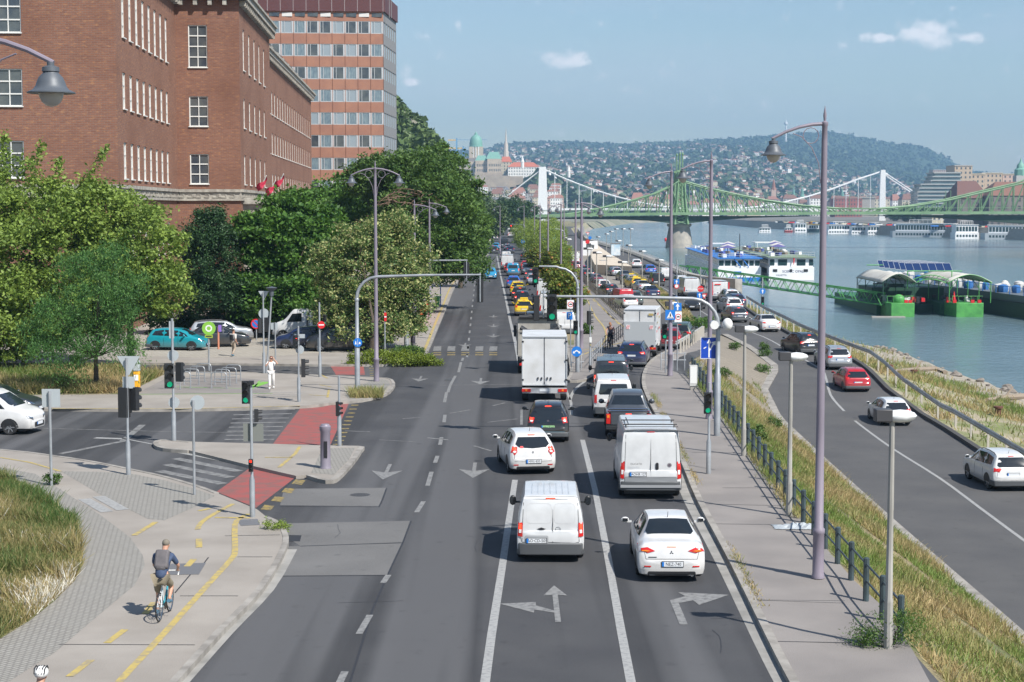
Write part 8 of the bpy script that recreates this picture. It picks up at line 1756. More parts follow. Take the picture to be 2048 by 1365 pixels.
# gangway
gw=empty('gangway',(0,0,0),0,'long green lattice gangway from the quay to the pontoon','footbridge');A_,B_=Vector((29.6,291,-1.9)),Vector((54.6,241,-4.4));d=(B_-A_).normalized();sd=Vector((-d.y,d.x,0)).normalized();Ln=(B_-A_).length;n=20
for s in (-1,1):
 b=MB();o_=sd*s*.75;b.tube([A_+o_,B_+o_],.11,5);b.tube([A_+o_+d*1+Vector((0,0,1.6)),B_+o_-d*1+Vector((0,0,1.6))],.1,5)
 for k in range(n): a=A_+o_+d*Ln*k/n;c=a+d*Ln/n*.5+Vector((0,0,1.6));b.tube([a,c,A_+o_+d*Ln*(k+1)/n],.075,4)
 b.build('side_truss',M_PG,gw)
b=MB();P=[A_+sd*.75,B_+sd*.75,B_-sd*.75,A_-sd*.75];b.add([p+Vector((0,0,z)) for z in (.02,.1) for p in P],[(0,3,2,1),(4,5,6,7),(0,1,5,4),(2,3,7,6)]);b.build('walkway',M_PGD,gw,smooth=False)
b=MB();b.bx(28.2,30.4,289.5,292.5,-4,-1.85);b.build('abutment',M_CONC,gw)
# cargo barge
bg_=empty('cargo_barge',(0,0,0),0,'dark cargo barge loaded with white and blue bags at the right edge','barge');a,c=Vector((70.5,300,0)),Vector((81.5,200,0));d=(c-a).normalized();s=Vector((-d.y,d.x,0));b=MB();pl=[a+s*5,c+s*5,c-s*5,a-s*5]
b.prism([(p.x,p.y) for p in pl],WZ-.3,WZ+2.2);b.build('hull',mat('barge_black',(.012,.016,.022),.5),bg_);b=MB();pl=[a+s*4.6+d,c+s*4.6,c-s*4.6,a-s*4.6+d];b.prism([(p.x,p.y) for p in pl],WZ+2.2,WZ+3.2);b.build('coaming',mat('barge_grey',(.12,.14,.15),.6),bg_)
g=random.Random(8);mats_=[mat('bag_white',(.5,.5,.48),.8),mat('bag_blue',(.03,.14,.38),.7),M_CAN];BG='cargo bags and drums on the barge'
for k in range(90):
 t=(k+.5)/90;p=a.lerp(c,t)+s*g.uniform(-4,4);b=MB();w_=g.uniform(.9,1.5);b.lathe([(w_*.45,0),(w_*.55,.4),(w_*.5,1.0),(w_*.2,1.15),(.01,1.2)],n=7);o=b.build('cargo_bag',mats_[g.choices((0,1,2),(6,3,2))[0]],bg_ if 0 else None);o.location=(p.x,p.y,WZ+3.2);blue=o.data.materials[0] == mats_[1];tag(o,('blue drum' if blue else 'pale cargo bag')+' among the cargo on the dark barge','drum' if blue else 'bag',BG)
b=MB();[b.tube([a+s*-4.7+d*k*5+Vector((0,0,WZ+3.2)),a+s*-4.7+d*k*5+Vector((0,0,WZ+4.3))],.06,4) for k in range(20)];b.tube([a-s*4.7+Vector((0,0,WZ+4.3)),c-s*4.7+Vector((0,0,WZ+4.3))],.05,4);b.build('railing',M_SBL,bg_)
# far ships
FS='passenger ships moored along the far bank'
def far_ship(px0,px1,pyw,h,label,stripe=None,Y=None,dy=0,wdt=10,m=None):
 Y=Y or (HC-WZ)*F/(pyw-YH);x0,x1=(px0-1024)/F*Y,(px1-1024)/F*Y;r=empty('passenger_ship',(x0,Y,WZ),math.atan2(dy,x1-x0),label,'ship',FS);Ls=x1-x0;b=MB();b.prism([(0,3),(Ls*.06,0),(Ls,0),(Ls,wdt),(Ls*.06,wdt)],-.3,h*.45);b.build('hull',m or M_HULLW,r,smooth=False)
 b=MB();b.bx(Ls*.1,Ls*.98,.5,wdt-.5,h*.45,h);b.build('cabin',M_HULLW,r,smooth=False);b=MB()
 n=max(3,int(Ls*.88/1.6))
 for k in range(n):
  x=Ls*.11+k*(Ls*.86)/n;b.bx(x,x+(Ls*.86)/n*.72,.4,.5,h*.55,h*.88);b.bx(x,x+(Ls*.86)/n*.6,-.06,.02,h*.14,h*.3)
 b.build('window_row',M_SGL,r,smooth=False);b=MB();b.bx(Ls*.08,Ls,.1,wdt,h,h+.2);b.bx(Ls*.3,Ls*.8,2,wdt-2,h+2.0,h+2.2)
 for k in range(8): b.bx(Ls*(.3+k*.07),Ls*(.3+k*.07)+.15,2,2.2,h,h+2)
 b.build('sun_deck',stripe or M_WHITE,r,smooth=False);return r
far_ship(1516,1541,466,3.2,'small white excursion boat alone in the river',wdt=5);far_ship(1568,1584,465,3.0,'small boat with a red hull right of the excursion boat',wdt=5,m=mat('hull_red',(.35,.03,.03),.5));far_ship(1587,1612,465,6,'white two-deck ship behind the tall lamp');far_ship(1615,1637,465,5,'dark ship with a yellow band left of the tall lamp',mat('band_yellow',(.6,.4,.02),.5),m=M_SGL)
far_ship(1652,1700,468,5.5,'white pavilion ship right of the tall lamp');far_ship(1700,1732,469,4.6,'middle white pavilion ship');far_ship(1732,1764,469.5,5,'plain white pavilion ship with closed side')
far_ship(1776,1905,474,7.4,'long grey-white cruise ship with many windows',m=M_SHAD,dy=-18);far_ship(1906,1956,478,7.2,'white ship stern with two sunshades');far_ship(1958,2120,479,7.2,'long grey cruise ship cut by the right edge',m=M_SHAD,dy=-14)
b=MB();b.ell((0,0,0),(.7,.7,1.0));o=b.build('buoy',M_SRED);o.location=P3(1331,(HC-WZ)*F/(482-YH),WZ+.6);tag(o,'small red buoy in the river by the bridge pier','buoy')
# green truss bridge
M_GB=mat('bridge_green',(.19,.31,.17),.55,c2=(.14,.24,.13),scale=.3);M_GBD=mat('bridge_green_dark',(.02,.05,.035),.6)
lb=empty('green_truss_bridge',(0,0,0),0,'long green cantilever truss bridge across the river with a pointed lattice tower','bridge');YB=655
def zz_(py,Y=YB): return HC+(YH-py)*Y/F
def xx_(px,Y=YB): return (px-1024)*Y/F
top=[(1070,440),(1115,431),(1150,427),(1200,417),(1260,403),(1310,388),(1340,374),(1360,361),(1384,368),(1420,378),(1470,389),(1530,401),(1600,411),(1680,417.5),(1760,418),(1830,412),(1900,400),(1960,386),(2048,366),(2085,352)]
deck=[(1060,433),(1200,430),(1360,428),(1540,428),(1700,427),(2100,426)];low=[(1060,438),(1230,439),(1300,442),(1360,449),(1420,442),(1500,436),(1700,431),(1860,435),(1960,441),(2100,452)]
for k,Y in enumerate((YB,YB+13)):
 b=MB();T=[Vector((xx_(a),Y,zz_(c))) for a,c in top];b.tube(T,[.38]*len(T),6);D=[Vector((xx_(a),Y,zz_(c))) for a,c in deck];b.tube(D,[.4]*len(D),4);b.build('chord',M_GB,lb)
 b=MB();i=0
 px=1120;tog=0
 while px < 2085:
  za,zb_=itp(top,px),itp(deck,px)
  if zb_-za > 3: b.tube([(xx_(px),Y,zz_(za)),(xx_(px),Y,zz_(zb_))],.2,4);q=px+(22 if (px < 1350 or 1730 < px) else -22)*1;q2_=max(1120,min(2085,q));b.tube([(xx_(px),Y,zz_(zb_)),(xx_(q2_),Y,zz_(itp(top,q2_)))],.2,4)
  px += 22
 b.build('web_member',M_GB,lb)
b=MB();n=len(deck)
for (a,c),(a2,c2) in zip(deck,deck[1:]):
 x0,x1,z0,z1=xx_(a),xx_(a2),zz_(c),zz_(c2);b.add([(x,y,z+dz) for y in (YB-1.4,YB+14) for x,z in ((x0,z0),(x1,z1)) for dz in (-.5,.6)],[(0,2,3,1),(4,5,7,6),(1,3,7,5),(0,4,6,2)])
b.build('deck',M_GB,lb,smooth=False);b=MB()
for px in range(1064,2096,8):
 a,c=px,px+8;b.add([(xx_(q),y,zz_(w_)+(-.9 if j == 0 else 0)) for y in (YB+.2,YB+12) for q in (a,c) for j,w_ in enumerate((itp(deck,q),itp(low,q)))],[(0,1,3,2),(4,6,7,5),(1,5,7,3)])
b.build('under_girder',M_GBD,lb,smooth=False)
b=MB()
for px in range(1110,2090,8): b.cyl((xx_(px),YB-1.5,zz_(itp(deck,px))+.9),(xx_(px),YB-1.5,zz_(itp(deck,px))+2.0),.05,n=4)
b.tube([Vector((xx_(a),YB-1.5,zz_(c)+2.0)) for a,c in deck],.08,4);b.build('parapet',M_GB,lb)
for px_t,sg in ((1361,1),(2092,1)):
 r=MB();x=xx_(px_t);z0,z1,z2=zz_(449),zz_(345),zz_(312)
 for dx in (-1,1):
  for y in (YB+.2,YB+12.8):
   r.tube([(x+dx*2.6,y,z0),(x+dx*1.6,y,zz_(400)),(x+dx*1.1,y,z1)],[.75,.6,.5],4)
   r.tube([(x+dx*.55,y,z1),(x+dx*.5,y,z2)],.25,5);r.ell((x+dx*.5,y,z2+.5),(.4,.4,.7),8,5)
 for y in (YB+.2,YB+12.8):
  z=z0;k=0
  while z < z1-2: w_=2.6-1.5*(z-z0)/(z1-z0);r.tube([(x-w_,y,z),(x+w_,y,z+1.6)],.16,4);r.tube([(x+w_,y,z),(x-w_,y,z+1.6)],.16,4);z += 1.6
  r.box((x,y,z1+.3),(3.4,1.2,.9));r.box((x,y,z1-2.4),(3.0,.8,.5));r.box((x,y,zz_(361)),(2.4,.9,1.6))
 r.box((x,YB+6.5,zz_(395)),(2.2,12,1.0));r.box((x,YB+6.5,z1-1),(1.8,12,.8));r.build('tower',M_GB,lb)
 r=MB();r.lathe([(5.6,WZ-1),(5.0,-2),(4.2,zz_(455)),(4.9,zz_(452)),(4.9,zz_(448)),(.1,zz_(447))],(x,YB+6.5,0),14);r.build('pier',mat('pier_stone',(.38,.35,.3),.85,c2=(.25,.24,.22),scale=.5,detail=6),lb)
for px in (1416,1536,1700,1892,1902): r=MB();x=xx_(px);r.cyl((x,YB+3,zz_(427)),(x,YB+3,zz_(427)+9),.12,n=5);r.build('lamp_mast',M_GB,lb)
# white suspension bridge
eb=empty('white_suspension_bridge',(0,0,0),0,'white suspension bridge with two slab towers behind the green bridge','bridge');YE=1400;M_EW=mat('bridge_white',(.72,.73,.73),.5)
for px,w_,t_ in ((1085,8.5,335),(1762,5.5,341)):
 x=xx_(px,YE);b=MB()
 for y,x in ((YE,x),(YE+12,x*(YE+12)/YE)):
  z0,z1=-6,zz_(t_,YE);b.v += [(x+sx*ww,y+sy*1.6,z) for z,ww in ((z0,w_*.52),(z1-4,w_*.38),(z1,w_*.34)) for sx,sy in ((-1,-1),(1,-1),(1,1),(-1,1))]
  o_=len(b.v)-12
  for l_ in range(2):
   for k in range(4): b.f.append((o_+l_*4+k,o_+l_*4+(k+1) % 4,o_+l_*4+4+(k+1) % 4,o_+l_*4+4+k));b.m.append(0)
  b.f.append((o_+8,o_+9,o_+10,o_+11));b.m.append(0)
 b.box((x,YE+6,zz_(t_,YE)-4),(w_*.6,10,3));b.build('tower',M_EW,eb)
cab=[(1085,338)]+[(1085+677*t,338+82*(1-(2*t-1) ** 2)) for t in [k/14 for k in range(1,14)]]+[(1762,344)]
for y in (YE,YE+12):
 b=MB();b.tube([Vector((xx_(a,YE),y,zz_(c,YE))) for a,c in cab],.42,5);b.tube([(xx_(985,YE),y,zz_(415,YE)),(xx_(1085,YE),y,zz_(338,YE))],.42,5);b.tube([(xx_(1762,YE),y,zz_(344,YE)),(xx_(1885,YE),y,zz_(424,YE))],.42,5);b.build('cable',M_EW,eb)
b=MB()
for k in range(1,28): t=k/28;px=1085+677*t;pc=340+80*(1-(2*t-1) ** 2);b.cyl((xx_(px,YE),YE,zz_(pc,YE)),(xx_(px,YE),YE,zz_(418,YE)),.28,n=4)
b.build('hanger',M_EW,eb);b=MB();b.bx(xx_(960,YE),xx_(1900,YE),YE-2,YE+14,zz_(421,YE),zz_(417,YE));b.build('deck',M_EW,eb,smooth=False)
# FAR CITY, HILLS, HAZE
SKY=[(300,300),(900,304),(960,306),(985,299),(1000,291),(1050,289),(1100,286),(1180,289),(1250,293),(1290,290),(1345,288),(1400,283),(1470,281),(1530,276),(1590,270),(1650,267),(1700,273),(1750,284),(1800,289),(1850,299),(1900,324),(1935,345),(1990,350),(2048,352),(2500,356)]
Y0H,Y1H=2250.0,6600.0
def hz(px,Y):
 t=(Y-Y0H)/(Y1H-Y0H);zr=HC+(YH-itp(SKY,px))*Y1H/F
 lowr=max(0,min(1,(px-1480)/250));e=1.0+.9*lowr
 z=-4.5+(zr+4.5)*(max(0,t) ** e)+14*t*(1-t)*math.sin(px*.021+Y*.003)*2
 return z
hm=MB();pxs=list(range(500,2520,14));ysH=[Y0H+(Y1H-Y0H)*k/60 for k in range(61)];rgh=random.Random(3)
for Y in ysH:
 for px in pxs: hm.v.append(((px-1024)/F*Y,Y,hz(px,Y)+(rgh.uniform(-5,5) if Y > Y0H else 0)))
n=len(pxs)
for Y in (Y1H+600,):
 for px in pxs: hm.v.append(((px-1024)/F*Y,Y,-60))
for i in range(61):
 for k in range(n-1): hm.f.append((i*n+k,i*n+k+1,(i+1)*n+k+1,(i+1)*n+k));hm.m.append(0)
M_WOODG=mat('far_forest',(.022,.045,.016),.95,c2=(.05,.085,.03),scale=.02,detail=8);struct(hm.build('hills',M_WOODG,ang=180))
# near banks and lowlands behind the bridge
lo=MB();lo.add([(-3000,1300,-1),(itp(TC,1300),1300,-1),(itp(TC,1800),1800,-1),(itp(TC,2300),2300,-1),(330,2700,-1),(-3000,2700,-3)],[(0,1,2,3,4,5)]);lo.add([(itp(TC,1300),1300,-1),(itp(TC,1800),1800,-1),(itp(TC,2300),2300,-1),(itp(TC,2300)+30,2300,-7),(itp(TC,1800)+14,1800,-7),(itp(TC,1300)+8,1300,-7)],[(0,1,4,5),(1,2,3,4)])
struct(lo.build('far_bank',mat('bank_beige',(.3,.27,.21),.9,c2=(.12,.14,.08),scale=.03,detail=6),smooth=False))
pe=MB();PB=[(260,600),(262,800),(226,960),(214,1100),(205,1400),(215,1800),(290,2250),(380,2700)]
pe.v=[(x,y,-.5) for x,y in PB]+[(x+1500,y,-.5) for x,y in PB]+[(x-3,y,-7) for x,y in PB];m_=len(PB)
for k in range(m_-1): pe.f += [(k,m_+k,m_+k+1,k+1),(2*m_+k,k,k+1,2*m_+k+1)];pe.m += [0,1]
struct(pe.build('far_quay',[mat('quay_ground',(.16,.15,.13),.9),M_STONE],smooth=False))
# wooded rocky hill behind the office slab
gh=MB();GX=[(-190,30),(-120,60),(-80,62),(-58,58),(-44,46),(-36,40),(-30,35),(-25,29),(-21,22),(-16,11),(-12,0)];xs=[-190+i*4 for i in range(46)];yy=[500+i*10 for i in range(26)];r4=random.Random(5)
for y in yy:
 for x in xs: xn=x*600/max(y,540);h=itp(GX,xn)*min(1,(y-500)/60)*min(1,(760-y)/60);gh.v.append((x,y,h+r4.uniform(-1.6,1.6)*(h > 4)))
for i in range(25):
 for k in range(45): a=i*46+k;gh.f.append((a,a+1,a+47,a+46));gh.m.append(0)
struct(gh.build('rocky_hill',mat('hill_rock',(.2,.19,.15),.95,c2=(.04,.075,.025),scale=.12,detail=7,lo=.42,hi=.5),ang=180))
def blobs(name,label,pts,size,m,seed,per=6):
 g=rng(seed);P=np.array(pts);C=np.repeat(P,per,0);s=np.repeat(g.uniform(.6,1.4,len(P))*size,per)[:,None];C=C+g.normal(size=C.shape)*s*np.array([.55,.55,.4]);C[:,2] += s[:,0]*.35
 V=leaf_quads(g,C,1.0,.75,0,.25);ctr=V.mean(1,keepdims=True);V=ctr+(V-ctr)*(s[:,:,None]*.75)
 return tag(link(name,quads(name,V,np.clip(np.repeat(g.uniform(0,1,len(P)),per)*.7+g.uniform(0,.3,len(C)),0,.99),[m])),label,'wood',None,'stuff')
g=rng(77);pts=[]
while len(pts) < 5200:
 x,y=g.uniform(-120,-13),g.uniform(510,640);xn=x*600/max(y,540);h=itp(GX,xn)*min(1,(y-500)/60)
 if h > 2: pts.append((x,y,h))
blobs('hill_wood','scrub and trees covering the rocky hill behind the office block',pts,1.5,L_HILL,5,9)
L_FAR2=leafmat('leaf_distant',(.022,.05,.016),(.065,.105,.034),tr=0)
pts=[]
while len(pts) < 14000:
 px=g.uniform(900,2080);t=g.uniform(0,1) ** .8;Y=Y0H+(Y1H-Y0H)*t
 pts.append(((px-1024)/F*Y,Y,hz(px,Y)))
blobs('far_wood','distant woodland covering the hills',pts,7.0,L_FAR2,6,6)
# houses
def house_mesh(w,d,h,roof,wall,rf,flat=False):
 b=MB();b.bx(-w/2,w/2,-d/2,d/2,-3,h,0);ng=max(2,int(w/3));fl=max(1,int(h/3))
 for i in range(ng):
  for j in range(fl): x=-w/2+(i+.5)*w/ng;z=(j+.5)*h/fl;b.bx(x-.6,x+.6,-d/2-.06,-d/2,z-.7,z+.7,2)
 if flat: b.bx(-w/2-.3,w/2+.3,-d/2-.3,d/2+.3,h,h+.5,1)
 else: b.add([(-w/2-.4,-d/2-.4,h),(w/2+.4,-d/2-.4,h),(w/2+.4,d/2+.4,h),(-w/2-.4,d/2+.4,h),(-w/2+w*.15,0,h+roof),(w/2-w*.15,0,h+roof)],[(0,1,5,4),(2,3,4,5),(1,2,5),(3,0,4)],1)
 return b,[wall,rf,M_PANE]
HW=[mat('wall_white',(.8,.78,.74),.8),mat('wall_cream',(.52,.46,.34),.8),mat('wall_pink',(.5,.36,.29),.8),mat('wall_grey',(.4,.39,.37),.8)];HR=[mat('roof_red',(.30,.14,.10),.8),mat('roof_brown',(.2,.1,.07),.8),mat('roof_grey',(.17,.17,.18),.8)]
HM=[];gr=random.Random(12)
for i in range(10): b,m_=house_mesh(gr.uniform(11,22),gr.uniform(10,14),gr.uniform(8,13),gr.uniform(2,3.8),HW[i % 4],HR[gr.choices((0,1,2),(4,3,2))[0]],i % 4 == 3);HM.append((b,m_,b.mesh('far_house',m_,False)))
def spot():
 while 1:
  px=gr.uniform(965,1930);t=gr.random() ** 1.25;r_=.88-.32*max(0,min(1,(px-1340)/260));t=t*r_
  if gr.random() < (1-t*.55):
   Y=Y0H+(Y1H-Y0H)*t;
   if not (px < 1110 and t < .1): return px,Y
cnt=0;st_=MB();SPT=sorted([spot() for _ in range(2600)],key=lambda q: q[1])
for px,Y in SPT:
 k=gr.randrange(10);x=(px-1024)/F*Y;z=hz(px,Y);a=gr.uniform(-.7,.7);s=gr.uniform(.5,.95)*(.8+.25*(Y-Y0H)/4000)
 if cnt < 296: o=link('far_house',HM[k][2]);o.location=(x,Y,z);o.rotation_euler=(0,0,a);o.scale=(s,s,s);tag(o,'distant house among the trees on the hillside across the river','house','houses on the far hillside')
 else:
  M=Matrix.Rotation(a,3,'Z')*s;b,m_=HM[k][:2];keepf=[(f,q) for f,q in zip(b.f,b.m) if q != 2];o_=len(st_.v);st_.v += [tuple(M @ Vector(v)+Vector((x,Y,z))) for v in b.v];cmap={0: HW.index(m_[0]),1: 4+HR.index(m_[1])}
  for f,q in keepf: st_.f.append(tuple(i+o_ for i in f));st_.m.append(cmap[q])
 cnt += 1
tag(st_.build('far_house_field',HW+HR,smooth=False),'carpet of tiny white and red-roofed houses on the upper hills','houses',None,'stuff')
# town at the waterline
def block(label,px0,px1,pyb,pyt,Y,wall,roof,rh=0,dep=30,flat=None,group=None,name='town_house'):
 x0,x1=xx_(px0,Y),xx_(px1,Y);z0,z1=-5,zz_(pyt,Y);w_=x1-x0;r=empty(name,((x0+x1)/2,Y,0),0,label,'building',group);b=MB();b.bx(-w_/2,w_/2,0,dep,z0,z1);b.build('wall',wall,r,smooth=False);b=MB();fl=max(2,int((z1-z0)/4));n=max(3,int(w_/3.6))
 for j in range(1,fl):
  for i in range(n): x=-w_/2+(i+.5)*w_/n;z=z0+(j+.5)*(z1-z0)/fl;b.bx(x-.7,x+.7,-.1,0,z-1.0,z+1.0)
 b.build('window_row',M_PANE,r,smooth=False);b=MB()
 if rh: b.add([(-w_/2-.5,-.5,z1),(w_/2+.5,-.5,z1),(w_/2+.5,dep,z1),(-w_/2-.5,dep,z1),(-w_/2+min(8,w_*.2),dep/2,z1+rh),(w_/2-min(8,w_*.2),dep/2,z1+rh)],[(0,1,5,4),(2,3,4,5),(1,2,5),(3,0,4)])
 else: b.bx(-w_/2-.5,w_/2+.5,-.5,dep,z1,z1+.8)
 b.build('roof',roof,r,smooth=False);return r
gt=random.Random(21);TG='town houses along the far waterfront';px=1122;i=0
adj=['cream','white','pale pink','grey'];seen={}
while px < 1850:
 w_=gt.uniform(14,34);k=gt.randrange(4);Y=2200+gt.uniform(-60,120);q=gt.randrange(2);ph=gt.uniform(397,412);where='left of the bridge tower' if px < 1340 else 'between the bridge tower and the tall lamp' if px < 1640 else 'right of the tall lamp';nb_=seen.get(where,0)+1;seen[where]=nb_
 block('%s waterfront house %s, number %d from the left' % (('white','cream','pink','grey')[k],where,nb_),px,px+w_,420,ph,Y,HW[k],HR[q],gt.uniform(4,9),24,group=TG);px += w_*gt.uniform(.9,1.5);i += 1
for px,pyt,Y,lb in ((1545,358,2350,'brick church tower with a pointed roof across the river'),(1585,375,2500,'left one of twin green church spires'),(1602,372,2500,'right one of twin green church spires'),(1682,378,2450,'green capped church spire near the white bridge tower')):
 r=empty('church',(xx_(px,Y),Y,0),0,lb,'church');s=3.4;z1=zz_(pyt+22,Y);b=MB();b.bx(-s,s,-s,s,-5,z1);b.build('tower',HW[2] if 'brick' in lb else HW[1],r,smooth=False);b=MB();b.lathe([(s*1.2,z1),(s*.7,z1+5),(s*.8,z1+6),(.1,zz_(pyt,Y))],n=8);b.build('spire',HR[0] if 'brick' in lb else mat('copper_green',(.16,.34,.27),.6),r)
# stone chain-bridge pylon
b=MB();Y=2050;b.bx(-11,11,0,8,-6,zz_(395,Y));o=b.build('bridge_pylon',M_STONE,bevel=.5);o.location=(xx_(1730,Y),Y,0);tag(o,'grey stone arch pylon of a farther bridge beside the white tower','pylon');b=MB();b.bx(-12,12,-1,9,zz_(397,Y),zz_(394,Y));b.build('cornice',M_STONE,o)
block('wide red-brown market-like hall between the pylon and the tall lamp',1668,1722,425,398,2000,mat('brick_far',(.3,.09,.07),.8),HR[1],3)
# pest side
M_GLB=mat('hotel_glass',(.07,.12,.14),.2,c2=(.12,.17,.18),scale=.1);M_DKH=mat('dark_facade',(.13,.12,.12),.8,c2=(.2,.18,.16),scale=.1);M_BEI=mat('beige_facade',(.46,.36,.26),.8)
ht=empty('glass_hotel',(xx_(1875,1350),1350,0),0,'dark glass hotel with stepped light floor bands on the far bank','building');b=MB();c_=MB()
for j in range(13):
 z=-1+j*3.1;x0=-17+max(0,(j-7))*1.2+(7 if j > 9 else 0);b.bx(x0,17,0,25,z,z+2.1);c_.bx(x0-.8,17.4,-.8,26,z+2.1,z+3.1)
b.build('glazing',M_GLB,ht,smooth=False);c_.build('floor_band',mat('band_light',(.33,.35,.34),.6),ht,smooth=False)
for a in (('beige office block with roof sign, tallest on the far bank',1905,1940,420,333,1500,M_BEI,HW[3],0),('square beige block with dark gaps on the far bank',1938,1965,420,350,1520,M_BEI,HW[1],0),('long beige block with vertical piers, middle of the far bank',1960,2000,420,348,1540,M_BEI,HW[1],0),('beige block right of the long pier block',2001,2030,420,350,1545,HW[2],HW[1],0),
    ('grey palace with a steep brown roof behind the truss, left one',1912,1975,440,397,940,M_DKH,mat('roof_brown_far',(.15,.075,.06),.7),10),('dark palace with corner turrets behind the truss',1975,2110,440,392,930,M_DKH,HR[1],8),('low cream house under the far hotel',1862,1890,440,430,1150,HW[1],HW[3],0),('row of pale flats on the ridge behind the hotel',1862,1903,420,341,3000,HW[2],HW[3],0)):
 block(*a)
r=empty('church',(xx_(2040,1100),1100,0),0,'tall green church spire at the right edge of the skyline','church');b=MB();b.bx(-4,4,0,8,0,zz_(352,1100));b.build('tower',HW[3],r,smooth=False);b=MB();z=zz_(352,1100);b.lathe([(4.2,z),(4.2,z+4),(2.8,z+5),(2.6,z+7),(1.2,z+8.5),(.9,z+9),(.1,z+12)],(0,4,0),8);b.build('spire',MC['copper_green'],r)
for k,(px,Y,zt,lb) in enumerate(((1815,1300,12,'dark round tree left of the glass hotel'),(1845,1280,11,'dark round tree at the foot of the glass hotel'),(1870,1260,10,'dark tree right at the foot of the glass hotel'),(1790,1350,9,'low dark tree farther left of the glass hotel'))): tree('riverside_tree',lb,(xx_(px,Y),Y,0),2,[(0,0,zt*.55,9,7,zt*.5)],60,30,.8,[L_DARK],200+k,.4,clump_r=2.2,group='trees at the glass hotel')
FC='parked vehicles and stalls along the far quay';cm=[b_ for b_ in (M_WHITE,M_SRED,M_INK,M_SBL,HW[1])]
for k in range(60): px=1560+k*8;Y=itp([(1560,1150),(1700,1010),(1850,900),(2060,815)],px)+12;b=MB();b.box((0,0,.7),(4.2,2,.8));b.box((-.2,0,1.3),(2.4,1.8,.6),1);o=b.build('far_car',[cm[k*7 % 5],M_SGL],smooth=False,bevel=.2);o.location=(xx_(px,Y)+gt.uniform(-1,1),Y+gt.uniform(0,14),-.5);tag(o,'far away car on the opposite quay behind the moored ships','car',FC)
# castle hill
YC=2300.0
ch_=MB();r5=random.Random(6);prof=[(820,392),(880,378),(905,368),(1000,366),(1045,372),(1060,352),(1090,350),(1130,372),(1165,392),(1240,408),(1290,420)];cols=list(range(820,1300,8))
for j in range(14):
 Y=YC-260+j*45;k=min(1,j/6) ** 1.1
 for px in cols: zt=HC+(YH-itp(prof,px))*YC/F;ch_.v.append((xx_(px,YC),Y,-4+(zt-2+4)*k*(1 if j < 11 else max(0,(13-j)/3))+r5.uniform(-1.5,1.5)))
n=len(cols)
for j in range(13):
 for k in range(n-1): a=j*n+k;ch_.f.append((a,a+1,a+n+1,a+n));ch_.m.append(0)
struct(ch_.build('castle_hill',M_WOODG,ang=180));g=rng(9);pts=[]
while len(pts) < 900:
 px=g.uniform(960,1280);j=g.uniform(0,6);k=min(1,j/6) ** 1.1;zt=HC+(YH-itp(prof,px))*YC/F
 if not (px < 1045 and j > 3.6): pts.append((xx_(px,YC),YC-262+j*45,-4+(zt+2)*k))
blobs('castle_hill_wood','trees on the slope below the castle',pts,6.5,L_FAR2,7,7)
cs_=empty('castle',(0,0,0),0,'pale royal palace with a green copper dome on the castle hill','castle');M_CW=mat('palace_wall',(.5,.42,.32),.8,c2=(.42,.35,.27),scale=.1);M_COP=MC['copper_green'];M_PR=mat('palace_roof',(.25,.22,.2),.8)
def cb(mb,px0,px1,pyb,pyt,y0,dep): mb.bx(xx_(px0,YC),xx_(px1,YC),YC+y0,YC+y0+dep,zz_(pyb,YC),zz_(pyt,YC))
b=MB();cb(b,905,952,375,324,12,30);cb(b,951,976,375,322,6,40);cb(b,975,1003,378,319,0,50);cb(b,938,966,330,294,20,19);b.build('wall',M_CW,cs_,smooth=False)
b=MB();cb(b,905,952,324,317,14,26);b.build('slate_roof',M_PR,cs_,smooth=False)
for (p0,p1,yb,yt,y0,dep,m_) in ((951,976,322,312,6,40,0),(973,1003,319,305,0,50,0),(905,918,317,312,12,20,0)):
 b=MB();x0,x1,z0,z1=xx_(p0,YC)-.6,xx_(p1,YC)+.6,zz_(yb,YC),zz_(yt,YC);Y=YC+y0;i_=(x1-x0)*.22;b.add([(x0,Y,z0),(x1,Y,z0),(x1,Y+dep,z0),(x0,Y+dep,z0),(x0+i_,Y+i_,z1),(x1-i_,Y+i_,z1),(x1-i_,Y+dep-i_,z1),(x0+i_,Y+dep-i_,z1)],[(0,1,5,4),(1,2,6,5),(2,3,7,6),(3,0,4,7),(4,5,6,7)]);b.build('copper_roof',M_COP,cs_,smooth=False)
cx=xx_(951.5,YC);zb_=zz_(294,YC);b=MB();b.lathe([(9.8,0),(9.8,1.2),(9.2,1.4),(9.0,6),(8.0,11),(6.0,14.5),(2.6,16.6),(2.2,17),(2.0,19),(.5,20.5),(.1,22)],(cx,YC+29,zb_),20);b.build('dome',M_COP,cs_)
b=MB();b.lathe([(9.4,zz_(318,YC)-zb_),(9.4,0)],(cx,YC+29,zb_),16);b.build('drum',M_CW,cs_);b=MB()
for k in range(16): a=2*math.pi*k/16;b.box((cx+9.5*math.cos(a),YC+29+9.5*math.sin(a),(zb_+zz_(316,YC))/2),(1.1,1.1,zb_-zz_(316,YC)),rz=a)
b.build('column',M_WHITE,cs_,smooth=False);b=MB()
for p0,p1,y0 in ((907,950,12),(953,975,6),(977,1002,0)):
 n=int((p1-p0)/3.2)
 for i in range(n):
  for pyy in (329,339,350): x=xx_(p0+(i+.5)*(p1-p0)/n,YC);b.bx(x-.6,x+.6,YC+y0-.15,YC+y0,zz_(pyy+5,YC),zz_(pyy,YC))
b.build('window_row',M_PANE,cs_,smooth=False);b=MB()
for p0,p1,yb,yt,y0 in ((950,1005,372,346,-8),(958,1020,385,353,-22),(1018,1046,375,354,-18),(975,1030,396,380,-40)): cb(b,p0,p1,yb,yt,y0,12)
b.build('bastion',mat('bastion_stone',(.42,.35,.27),.9,c2=(.34,.28,.22),scale=.15),cs_,smooth=False)
